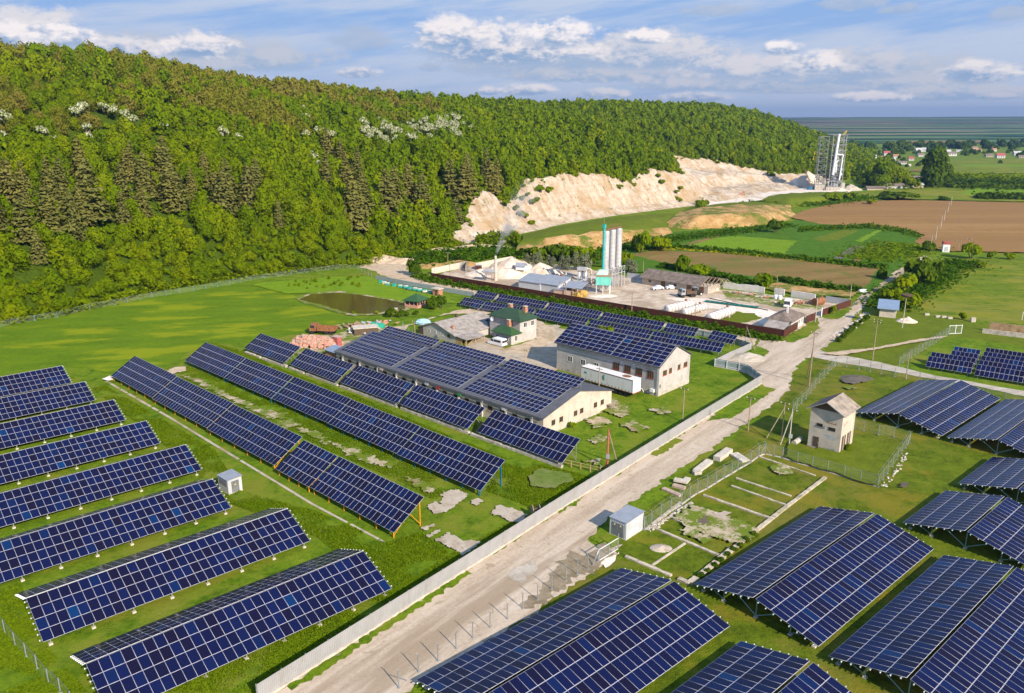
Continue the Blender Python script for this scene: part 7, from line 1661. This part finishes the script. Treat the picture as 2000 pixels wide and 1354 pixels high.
weeds('fence_weeds', 'thick dark weeds along the brown fence', [(812, 539), (842, 549), (1000, 577), (1200, 611), (1370, 638.5), (1524, 666)], 9000, 3.4, .26, 'weed_leaf', 1.5, 1)
weeds('yard_weeds', 'green weeds and brush between the spoil banks and the yard wall', [(812, 514), (850, 505), (900, 500), (960, 494), (1010, 496)], 9000, 15, .45, 'weed_leaf', 2.2, 31)
weeds('yard_weeds', 'brush at the corner between wood and limestone face', [(930, 478), (965, 474), (1000, 470), (1015, 478)], 6000, 12, .5, 'leaf', 4.5, 32)
weeds('bank_weeds', 'scattered weeds on the orange bank behind the belt of trees', [(1030, 488), (1100, 484), (1180, 474), (1260, 464)], 1500, 16, .5, 'weed_leaf', 2.2, 33)
weeds('yellow_weeds', 'yellow flowering weeds along the brown field', [(1245, 491), (1330, 489), (1440, 498), (1560, 509), (1640, 517)], 1500, 3.0, .32, 'straw', 1.0, 34)
weeds('field_hedge', 'dark weedy strip between the garden plots and the brown field', [(1240, 488), (1330, 485), (1450, 496), (1560, 507), (1680, 520), (1735, 525)], 5000, 5, .5, 'weed_leaf', 1.8, 2)
weeds('field_hedge', 'dark weedy strip between the brown field and the yard', [(1290, 522), (1400, 540), (1470, 556), (1530, 550), (1600, 562), (1680, 570)], 5200, 4, .5, 'weed_leaf', 1.9, 3)
weeds('field_hedge', 'rough green weeds between the plots and the ploughed field', [(1560, 450), (1640, 446), (1700, 444), (1760, 452), (1795, 462)], 4200, 12, .5, 'weed_leaf', 1.2, 4)
weeds('field_hedge', 'rough green weeds right of the garden plots', [(1690, 510), (1730, 492), (1770, 478)], 3600, 16, .5, 'tuft', 1.0, 5)
weeds('track_weeds', 'bushy weeds along the field track and the ditch', [(1722, 604), (1768, 574), (1806, 556), (1842, 530), (1888, 512)], 5000, 9, .4, 'weed_leaf', 1.8, 6)
weeds('bank_weeds', 'rough weeds below the grassy bench', [(1010, 496), (1100, 497), (1200, 490), (1300, 470), (1420, 456), (1540, 440)], 5000, 10, .5, 'weed_leaf', 1.6, 7)
weeds('mound_weeds', 'weeds on the mound below the steel tower', [(1480, 400), (1560, 400), (1640, 392), (1690, 386)], 4000, 18, .6, 'weed_leaf', 2.4, 8)
weeds('meadow_hedge', 'long dark hedge beyond the ploughed field', [(1905, 388), (1960, 388), (2000, 390), (2200, 395)], 5000, 12, .9, 'leaf_deep', 4.5, 9, 'hedge')
weeds('river_belt', 'belt of willows across the valley behind the meadows', [(1690, 362), (1790, 358), (1860, 361), (2000, 365), (2250, 372)], 16000, 50, 1.1, 'leaf_deep', 6, 10, 'tree belt')
weeds('river_belt', 'second belt of trees behind the lone large tree', [(1850, 352), (2000, 356), (2250, 362)], 10000, 50, 1.2, 'leaf', 6, 11, 'tree belt')
weeds('wood_edge', 'bushy edge of the wood behind the post fence', [(0, 628), (100, 612), (200, 589), (300, 566), (400, 549), (500, 537), (600, 526), (690, 517), (800, 495), (900, 478)], 16000, 7, .35, 'leaf', 2.6, 13)
# grass blades near the camera
def tufts(name, lb, polys, n, size, hgt, seed, mat='tuft'):
    g = np.random.default_rng(seed); pts = []
    for poly, share in polys:
        P = np.array([(p.x, p.y) for p in (at(*q) for q in poly)]); lo, hi = P.min(0), P.max(0); got = 0; want = int(n * share); tries = 0
        while got < want and tries < 60:
            Q = g.uniform(lo, hi, (want, 2)); ins = np.zeros(len(Q), bool); x, y = Q[:, 0], Q[:, 1]
            for (x0, y0), (x1, y1) in zip(P, np.roll(P, -1, 0)):
                c = ((y0 > y) != (y1 > y)) & (x < (x1 - x0) * (y - y0) / (y1 - y0 + 1e-12) + x0); ins ^= c
            Q = Q[ins]
            den = np.array([mnoise.noise(Vector((a * .25, b_ * .25, seed))) for a, b_ in Q]); Q = Q[g.uniform(-.32, .30, len(Q)) < den][:want - got]; pts.append(Q); got += len(Q); tries += 1
    Q = np.concatenate(pts); m_ = len(Q)
    C = np.stack([Q[:, 0], Q[:, 1], hgt * g.uniform(.3, .9, m_)], 1); N = np.stack([g.normal(0, .3, m_), g.normal(0, .3, m_), np.full(m_, 1.0)], 1); N /= np.linalg.norm(N, axis=1)[:, None]
    V = leafquads(C, N, size, seed); V[:, 2] = np.maximum(V[:, 2], .012)
    cl = np.repeat(np.array([mnoise.noise(Vector((a * .12, b_ * .12, 3))) for a, b_ in Q]) * .35 + g.uniform(0, .35, m_) + .15, 4)
    return tag(link(name, raw_mesh(name, V, QF(m_), M[mat], tint=cl)), lb, 'grass', kind='stuff')
tufts('grass', 'tall lush grass between the solar rows', [([(395, 665), (470, 685), (570, 730), (700, 775), (820, 828), (990, 897), (1090, 915), (1160, 935), (1060, 1000), (950, 960), (985, 900), (820, 835), (570, 740)], .4), ([(345, 740), (480, 800), (640, 880), (790, 945), (840, 975), (920, 960), (770, 890), (530, 780), (360, 712)], .22), ([(330, 720), (200, 750), (420, 880), (470, 960), (620, 1000), (760, 1060), (820, 1040), (880, 1080), (760, 1170), (620, 1050), (450, 985), (310, 860), (180, 760)], .38)], 120000, .07, .20, 21)
tufts('grass', 'grass along the white fence and in the lower left corner', [([(770, 1150), (880, 1085), (1000, 1020), (1050, 1010), (800, 1170), (500, 1354), (320, 1354), (600, 1230)], .6), ([(0, 1150), (40, 1140), (90, 1260), (170, 1354), (0, 1354)], .4)], 44000, .07, .2, 22)
0 and tufts('grass', 'olive grass of the lawns right of the road', [([(1200, 1100), (1330, 930), (1500, 800), (1640, 720), (1690, 740), (1660, 820), (1790, 880), (1760, 960), (1700, 1000), (1560, 1000), (1350, 1150)], .55), ([(1340, 1140), (1420, 1230), (1580, 1270), (1620, 1280), (1560, 1354), (1200, 1354)], .25), ([(1720, 960), (1960, 870), (1880, 940), (1760, 1020), (1830, 1080), (1720, 1010)], .2)], 60000, .07, .16, 23)
0 and tufts('grass', 'lawn grass between the white hall and the white fence', [([(1200, 780), (1290, 778), (1350, 750), (1440, 760), (1340, 830), (1190, 915), (1100, 900), (1110, 850)], 1)], 26000, .075, .16, 24)
# ------------------------------------------------------------------ far valley: village, tree lines, hills
m, t, bb = new_mat('far_hills')
p = t.pos(); ps = t.rot(p, (0, 0, R(14)), (.0012, .00050, 1))
v = t.new('ShaderNodeTexVoronoi'); v.feature = 'F1'; t.l.new(ps, v.inputs['Vector']); v.inputs['Scale'].default_value = 1.0
s = t.new('ShaderNodeSeparateColor'); t.l.new(v.outputs['Color'], s.inputs[0])
c = t.ramp(s.outputs[0], [(.0, (.035, .085, .035)), (.3, (.10, .17, .06)), (.50, (.03, .06, .03)), (.62, (.20, .13, .10)), (.76, (.14, .19, .08)), (.90, (.26, .21, .13))], 'CONSTANT')
w = t.noise(t.rot(p, (0, 0, R(8)), (.0007, .004, 1)), 1.0, 6, .65)
c = t.mix(t.step(w, .56, .60), c, (.012, .035, .02)); t.l.new(c, bb.inputs['Base Color']); bb.inputs['Roughness'].default_value = 1; spec(bb, 0)
V = []; Fq = []; ny_, nx_ = 60, 90
for j in range(ny_ + 1):
    y = 1800 + 5600 * (j / ny_) ** 1.3
    for i in range(nx_ + 1):
        x = -4500 + 10500 * i / nx_; q = min(1, max(0, (y - 1800 - 260 * mnoise.noise(Vector((x * .0007, 2, 0)))) / 3600)); q = q * q * (3 - 2 * q)
        top = 52 + x * .0035 + 9 * mnoise.noise(Vector((x * .0006, y * .0004, 4)))
        V.append((x, y, -.3 + q * top + q * 5 * mnoise.noise(Vector((x * .002, y * .002, 1)))))
for j in range(ny_):
    for i in range(nx_): Fq.append((j * (nx_ + 1) + i, j * (nx_ + 1) + i + 1, (j + 1) * (nx_ + 1) + i + 1, (j + 1) * (nx_ + 1) + i))
structure(link('far_hills', raw_mesh('far_hills', V, Fq, m, smooth=True)))
patch('far_ploughland', [(1720, 279), (1800, 273), (1900, 272), (1935, 276), (1860, 281)], 'plough', .6, 3, 20)
RW = [paint('village_wall_%d' % k, c_, .8, .05) for k, c_ in enumerate([(.52, .49, .45), (.56, .54, .52), (.42, .35, .27)])]
RR_ = [paint('village_roof_%d' % k, c_, .7, .1) for k, c_ in enumerate([(.36, .09, .08), (.45, .44, .45), (.20, .15, .13), (.40, .18, .11)])]
VH = [(1692, 314, 22, 7, 0, 2, 'long pale shed at the left end of the village'), (1705, 309, 15, 6, 1, 1, 'white-roofed building at the left end of the village'), (1698, 318, 18, 6, 1, 2, 'low white building below the long pale shed'), (1725, 313, 8, 7, 0, 3, 'small house with orange roof near the village\'s left end'), (1733, 304, 13, 8, 1, 0, 'house with red roof left of the village centre'), (1740, 316, 20, 8, 1, 1, 'wide white house in the front of the village'), (1750, 308, 10, 6, 0, 3, 'house with orange roof behind the wide white house'), (1724, 321, 13, 6, 0, 0, 'house with dull red roof in the front row'), (1763, 321, 16, 6, 1, 2, 'white house with grey roof in the front row'), (1780, 314, 10, 7, 0, 0, 'house with red roof left of the lone large tree'), (1795, 300, 12, 10, 1, 1, 'tall white two-storey house in the village middle'), (1804, 297, 7, 8, 1, 1, 'narrow white house right of the tall one'), (1800, 306, 14, 6, 0, 2, 'pale house below the tall white one'), (1860, 305, 18, 8, 1, 2, 'white house with grey roof right of the lone large tree'), (1853, 301, 8, 8, 0, 1, 'grey-roofed house beside the wide white one'), (1910, 296, 14, 5, 1, 3, 'house with orange roof in the far right of the village'), (1943, 296, 8, 6, 0, 3, 'small orange-roofed house at the far right'), (1955, 310, 15, 10, 1, 0, 'white house with pink-red roof standing apart on the right'), (1933, 307, 14, 6, 2, 2, 'brown wooden barn left of the red-roofed house'), (1988, 304, 14, 8, 1, 1, 'white house at the right edge of the village'), (1996, 310, 12, 6, 2, 2, 'barn at the right edge of the village'), (1775, 326, 9, 5, 1, 1, 'small white shed below the front row'), (1833, 297, 8, 5, 1, 1, 'small white house left of the orange-roofed ones'), (1872, 297, 8, 4, 1, 1, 'low white roof among the village trees'), (1905, 291, 10, 4, 1, 3, 'far house with orange roof on the slope')]
for x, y, w, h, wm, rm, lb in VH:
    p = at(x, y); k = to_px(p)[2] / FPX; L = w * k; W = L * .6; hh = h * k * .6; T = thing('village_house', lb, 'house', (p.x, p.y, 0), random.uniform(-.3, .2))
    b = MB().box(-L / 2, L / 2, 0, W, 0, hh); b.poly([(L / 2, 0, hh), (L / 2, W, hh), (L / 2, W / 2, hh * 1.7)]).poly([(-L / 2, W, hh), (-L / 2, 0, hh), (-L / 2, W / 2, hh * 1.7)]); b.build('wall', RW[wm], T)
    r = MB().poly([(-L / 2 - .5, -.5, hh - .1), (L / 2 + .5, -.5, hh - .1), (L / 2 + .5, W / 2, hh * 1.75), (-L / 2 - .5, W / 2, hh * 1.75)]).poly([(L / 2 + .5, W + .5, hh - .1), (-L / 2 - .5, W + .5, hh - .1), (-L / 2 - .5, W / 2, hh * 1.75), (L / 2 + .5, W / 2, hh * 1.75)]); r.build('roof', RR_[rm], T)
    if w > 9:
        b = MB()
        for q in range(3): b.box(-L * .33 + q * L * .28, -L * .33 + q * L * .28 + L * .1, -.06, -.01, hh * .35, hh * .75)
        b.build('windows', M['pane'], T)
for k, (px, L, h, rm) in enumerate([((1745, 369), 16, 4, 2), ((1780, 368), 18, 4.5, 1), ((1790, 358), 8, 6, 2), ((1712, 372), 14, 3, 2)]):
    p = at(*px); T = thing('quarry_shed', ['low grey shed under the spreading tree', 'long pale quarry shed with grey roof', 'dark-roofed barn left of the lone large tree', 'low dark shed right of the steel tower'][k], 'shed', p, -.1)
    MB().box(-L / 2, L / 2, 0, 7, 0, h * .6).build('wall', RW[2 if k % 2 else 0], T); MB().poly([(-L / 2 - .5, -.6, h * .58), (L / 2 + .5, -.6, h * .58), (L / 2 + .5, 3.5, h), (-L / 2 - .5, 3.5, h)]).poly([(L / 2 + .5, 7.6, h * .58), (-L / 2 - .5, 7.6, h * .58), (-L / 2 - .5, 3.5, h), (L / 2 + .5, 3.5, h)]).build('roof', RR_[rm], T)
heap('quarry_heap', 'grey stone heap right of the steel tower', (1662, 372), 9, 6, 4.5, 'gravel', 41); heap('quarry_heap', 'white cone of stone left of the steel tower', (1572, 366), 16, 12, 12, 'white_floor', 43); heap('quarry_heap', 'low pale heap at the foot of the steel tower', (1640, 373), 5, 4, 3, 'white_floor', 44)
heap('quarry_heap', 'dark-streaked low heap on the white quarry floor', (1545, 366), 14, 8, 4, 'gravel', 45)
wall('road_rail', 'thin pale roadside wall along the far valley road', [(1865, 361), (1930, 363), (2010, 366)], .9, .3, 'concrete_pale', 'wall')
def belt(name, lb, line, n, wid, hgt, size, mat, seed, blob=16.0):
    "tree belt: leaf clumps gathered into crowns"
    g = np.random.default_rng(seed); P = [at(*q) for q in line]; seg = np.cumsum([0] + [(b_ - a).length for a, b_ in zip(P, P[1:])]); k = int(seg[-1] / blob * max(1, wid / blob)); t_ = g.uniform(0, seg[-1], k)
    X = np.interp(t_, seg, [p.x for p in P]) + g.normal(0, wid * .15, k); Y = np.interp(t_, seg, [p.y for p in P]) + g.normal(0, wid / 2.4, k); Hh = hgt * g.uniform(.55, 1.1, k); VV = []; TT = []; m_ = max(12, n // k)
    for x, y, h in zip(X, Y, Hh):
        C, D = crown_pts('broad', m_, int(g.integers(0, 30))); V = leafquads(C, D, size, int(g.integers(0, 99))); r = h * .5; V = V * np.array([r, r, h / 1.85]) + np.array([x, y, -.25 * h / 1.85]); VV.append(V); TT.append(np.full(len(V), g.uniform(0, 1)))
    VV = np.concatenate(VV); return tag(link(name, raw_mesh(name, VV, QF(len(VV) // 4), M[mat], tint=np.concatenate(TT))), lb, 'tree belt', kind='stuff')
belt('village_trees', 'trees among and behind the village houses', [(1660, 306), (1750, 300), (1830, 300), (1900, 300), (2050, 300)], 22000, 150, 7.0, .34, 'leaf_deep', 61, 24)
belt('village_trees', 'trees in front of the village houses', [(1690, 326), (1760, 327), (1800, 320), (1830, 316)], 2600, 40, 5, .34, 'leaf_deep', 62, 24)
belt('far_trees', 'bluish tree line at the foot of the far hills', [(1640, 291), (1750, 288), (1850, 287), (1950, 286), (2080, 285)], 24000, 160, 13, .4, 'leaf_deep', 63, 30)
belt('far_trees', 'clumps of bushes in the far meadows', [(1870, 319), (1940, 320), (2040, 322)], 1500, 10, 5, .4, 'leaf_deep', 64, 40)
belt('spur_trees', 'trees at the foot of the hill spur by the quarry', [(1640, 352), (1662, 348), (1690, 336), (1720, 322)], 9000, 50, 11, .3, 'leaf', 65, 11)
# ------------------------------------------------------------------ smoke of the kiln chimney
def smoke():
    m = bpy.data.materials.new('smoke'); m.use_nodes = True; t = NT(m.node_tree); t.n.remove(t.n['Principled BSDF']); out = t.n['Material Output']
    pv = t.new('ShaderNodeVolumePrincipled'); pv.inputs['Color'].default_value = (.9, .9, .92, 1)
    o = t.obj(); s = t.new('ShaderNodeSeparateXYZ'); t.l.new(o, s.inputs[0])
    n = t.noise(o, .28, 4, .6, .3)
    fall = t.math('SUBTRACT', 1.0, t.math('DIVIDE', s.outputs[2], 26.0), clamp=True)
    d = t.math('MULTIPLY', t.step(n, .42, .72), t.math('MULTIPLY', t.math('POWER', fall, 1.8), 1.3)); ax = t.math('MULTIPLY', s.outputs[2], .5); rr = t.math('SQRT', t.math('ADD', t.math('POWER', t.math('ABSOLUTE', t.math('SUBTRACT', s.outputs[0], ax)), 2), t.math('MULTIPLY', s.outputs[1], s.outputs[1])))
    ed = t.math('SUBTRACT', 1.0, t.math('DIVIDE', rr, t.math('ADD', .5, t.math('MULTIPLY', s.outputs[2], .25))), clamp=True); d = t.math('MULTIPLY', d, t.math('MULTIPLY', ed, 2.4)); t.l.new(d, pv.inputs['Density']); t.l.new(pv.outputs[0], out.inputs['Volume'])
    b = MB(); n_ = 14; o_ = 0; prof = [(0, 0, .45), (.5, 1.5, .7), (1.6, 4, 1.4), (3.6, 8, 2.6), (7, 13, 4.2), (9, 19, 5.6), (8, 26, 6.4)]
    for x, z, r in prof:
        for k in range(n_): a = 6.283 * k / n_; b.v.append((x + r * math.cos(a), r * math.sin(a), z))
    for i in range(len(prof) - 1):
        for k in range(n_): b.f.append((i * n_ + k, i * n_ + (k + 1) % n_, (i + 1) * n_ + (k + 1) % n_, (i + 1) * n_ + k)); b.m.append(0)
    b.f.append(tuple(reversed(range(n_)))); b.f.append(tuple(len(prof) * n_ - n_ + k for k in range(n_))); b.m += [0, 0]
    p = at(968, 548); ob = b.build('smoke', m, None, (p.x, p.y, ch + .05)); tag(ob, 'thin white smoke drifting from the kiln chimney', 'smoke', kind='stuff')
smoke()
# ------------------------------------------------------------------ air
HAZE = True
if HAZE:
    m = bpy.data.materials.new('haze'); m.use_nodes = True; t = NT(m.node_tree); t.n.remove(t.n['Principled BSDF'])
    pv = t.new('ShaderNodeVolumePrincipled'); pv.inputs['Color'].default_value = (.38, .62, 1, 1); pv.inputs['Density'].default_value = .00012; pv.inputs['Anisotropy'].default_value = .7
    t.l.new(pv.outputs[0], t.n['Material Output'].inputs['Volume'])
    tag(MB().box(-5000, 6500, -400, 7900, -6, 150).build('haze', m), 'thin blue haze over the valley', 'haze', kind='stuff')
# ------------------------------------------------------------------ light and sky
SUN_AZ, SUN_EL = R(-55), R(31)
sdir = Vector((math.cos(SUN_AZ) * math.cos(SUN_EL), math.sin(SUN_AZ) * math.cos(SUN_EL), math.sin(SUN_EL)))
l = bpy.data.lights.new('sun', 'SUN'); l.energy = 5.0; l.angle = R(.5); l.color = (1, .885, .72)
so = bpy.data.objects.new('sun', l); COL.objects.link(so); so.rotation_euler = (-sdir).to_track_quat('-Z', 'Y').to_euler(); so.location = (100, -100, 200)
w = bpy.data.worlds.new('World'); SC.world = w; w.use_nodes = True
t = NT(w.node_tree); bg = t.n['Background']
sky = t.new('ShaderNodeTexSky'); sky.sky_type = 'NISHITA'; sky.sun_disc = False; sky.sun_elevation = SUN_EL; sky.sun_rotation = math.atan2(sdir.x, sdir.y); sky.altitude = 300; sky.air_density = 1.0; sky.dust_density = .6; sky.ozone_density = 2.0
d = t.new('ShaderNodeTexCoord').outputs['Generated']
s = t.new('ShaderNodeSeparateXYZ'); t.l.new(d, s.inputs[0])
X, Y, Zc = s.outputs
hor = t.math('SQRT', t.math('ADD', t.math('MULTIPLY', X, X), t.math('MULTIPLY', Y, Y)))
az = t.math('MULTIPLY', t.math('ARCTAN2', X, Y), 57.2958)       # degrees right of straight ahead
el = t.math('MULTIPLY', t.math('ARCTAN2', Zc, hor), 57.2958)
cv = t.new('ShaderNodeCombineXYZ'); t.put(cv.inputs[0], az); t.put(cv.inputs[1], t.math('MULTIPLY', el, 1.9))
P2 = cv.outputs[0]
n_big = t.noise(P2, .16, 7, .62, .2); n_med = t.noise(P2, .55, 7, .62, .2); n_fin = t.noise(P2, 1.5, 6, .65)
nz_ = t.math('SUBTRACT', t.math('ADD', t.math('MULTIPLY', n_med, .65), t.math('MULTIPLY', n_fin, .35)), .5)
def a_of(px, py):
    r_ = ray(px, py); return math.degrees(math.atan2(r_.x, r_.y)), math.degrees(math.atan2(r_.z, math.hypot(r_.x, r_.y)))
# veil of high thin cloud over the blue
base = sky.outputs[0]
veil = t.step(t.math('ADD', t.math('MULTIPLY', t.noise(t.rot(P2, (0, 0, R(-14)), (.05, .22, 1)), 1.0, 6, .6), 1.0), t.math('MULTIPLY', el, -.012)), .30, .52)
LAV, BLUE = (5.5, 6.2, 7.6), (2.4, 4.3, 7.8)
low = t.step(el, -1.0, 7.0)
skyc = t.mix(t.math('MULTIPLY', low, .75), t.mix(.85, base, (4.0, 5.0, 7.4)), BLUE)
skyc = t.mix(t.math('MULTIPLY', veil, .85), skyc, LAV)
# cumulus: (px, py, half width, half height, whiteness, density)
CU = [(1150, 125, 330, 50, .42), (1650, 150, 380, 52, .45), (330, 110, 330, 34, .45), (60, 60, 120, 40, .8), (1420, 165, 260, 26, .6), (1880, 185, 200, 22, .6), (1250, 150, 200, 22, .55), (1040, 110, 150, 30, .5), (985, 95, 190, 46, 1.0), (885, 72, 80, 40, 1.0), (1095, 72, 80, 32, 1.15), (1270, 108, 170, 50, .75), (1265, 75, 50, 18, 1.1), (1527, 97, 48, 17, 1.4), (1480, 138, 200, 36, .75), (1590, 125, 60, 26, 1.0), (1690, 130, 120, 40, .62), (1915, 145, 90, 30, .95), (1800, 168, 170, 22, .55), (1700, 192, 90, 13, .95), (1360, 192, 70, 13, .85), (1030, 178, 60, 14, .95), (1120, 150, 150, 18, .45), (705, 82, 60, 26, .22), (840, 134, 26, 10, .25), (125, 72, 70, 24, 1.15), (20, 76, 60, 30, 1.1), (240, 96, 90, 20, .9), (390, 95, 80, 26, 1.0), (510, 122, 120, 22, .5), (700, 144, 45, 13, .9), (955, 180, 26, 10, .9), (1400, 22, 90, 16, .3), (1660, 10, 80, 20, .35), (1760, 20, 50, 16, .35), (1970, 32, 50, 20, .3), (1180, 185, 60, 12, .8), (330, 128, 160, 14, .5), (1950, 190, 60, 8, .7), (1560, 175, 160, 14, .5)]
col = skyc
CS = t.new('ShaderNodeValue').outputs[0]
for (px, py, wx, wy, wh) in sorted(CU, key=lambda q: q[4]):
    a0, e0 = a_of(px, py); a1, e1 = a_of(px + wx, py - wy); ra, re = abs(a1 - a0) * 1.12, abs(e1 - e0) * 1.25
    dx = t.math('DIVIDE', t.math('SUBTRACT', az, a0), ra); dy = t.math('DIVIDE', t.math('SUBTRACT', el, e0), re)
    dyl = t.math('MULTIPLY', dy, t.math('ADD', 1.25, t.math('MULTIPLY', t.math('SIGN', dy), -.3)))          # flatter below
    r2 = t.math('ADD', t.math('MULTIPLY', dx, dx), t.math('MULTIPLY', dyl, dyl))
    f = t.math('ADD', t.math('SUBTRACT', 1.0, r2), t.math('MULTIPLY', nz_, 3.0))
    al = t.step(f, .0, .75)
    lit = t.step(t.math('ADD', t.math('ADD', t.math('MULTIPLY', dy, .6), t.math('MULTIPLY', dx, .10)), t.math('MULTIPLY', nz_, 3.2)), -.4, .35)
    hi = tuple(v_ * (.62 + .38 * min(1.15, wh)) for v_ in (9.4, 8.7, 8.5)); lo_ = (2.6, 3.9, 6.0) if wh > .8 else (3.6, 4.7, 6.5)
    cc = t.mix(t.math('MULTIPLY', lit, min(1, wh)), lo_, hi)
    col = t.mix(t.math('MULTIPLY', al, .92 if wh > .4 else .7), col, cc)
col = t.mix(t.step(el, -2.0, 1.6), (4.8, 5.6, 7.4), col)
t.l.new(col, bg.inputs['Color']); bg.inputs['Strength'].default_value = .068
SC.view_settings.view_transform = 'Standard'; SC.view_settings.look = 'None'; SC.view_settings.exposure = 0.66; SC.view_settings.gamma = 1.0
SC.render.engine = 'CYCLES'
cy = SC.cycles
cy.use_denoising = True; cy.max_bounces = 5; cy.diffuse_bounces = 2; cy.glossy_bounces = 3; cy.transmission_bounces = 3; cy.transparent_max_bounces = 8; cy.volume_bounces = 0; cy.volume_step_rate = 1.0; cy.sample_clamp_indirect = 6
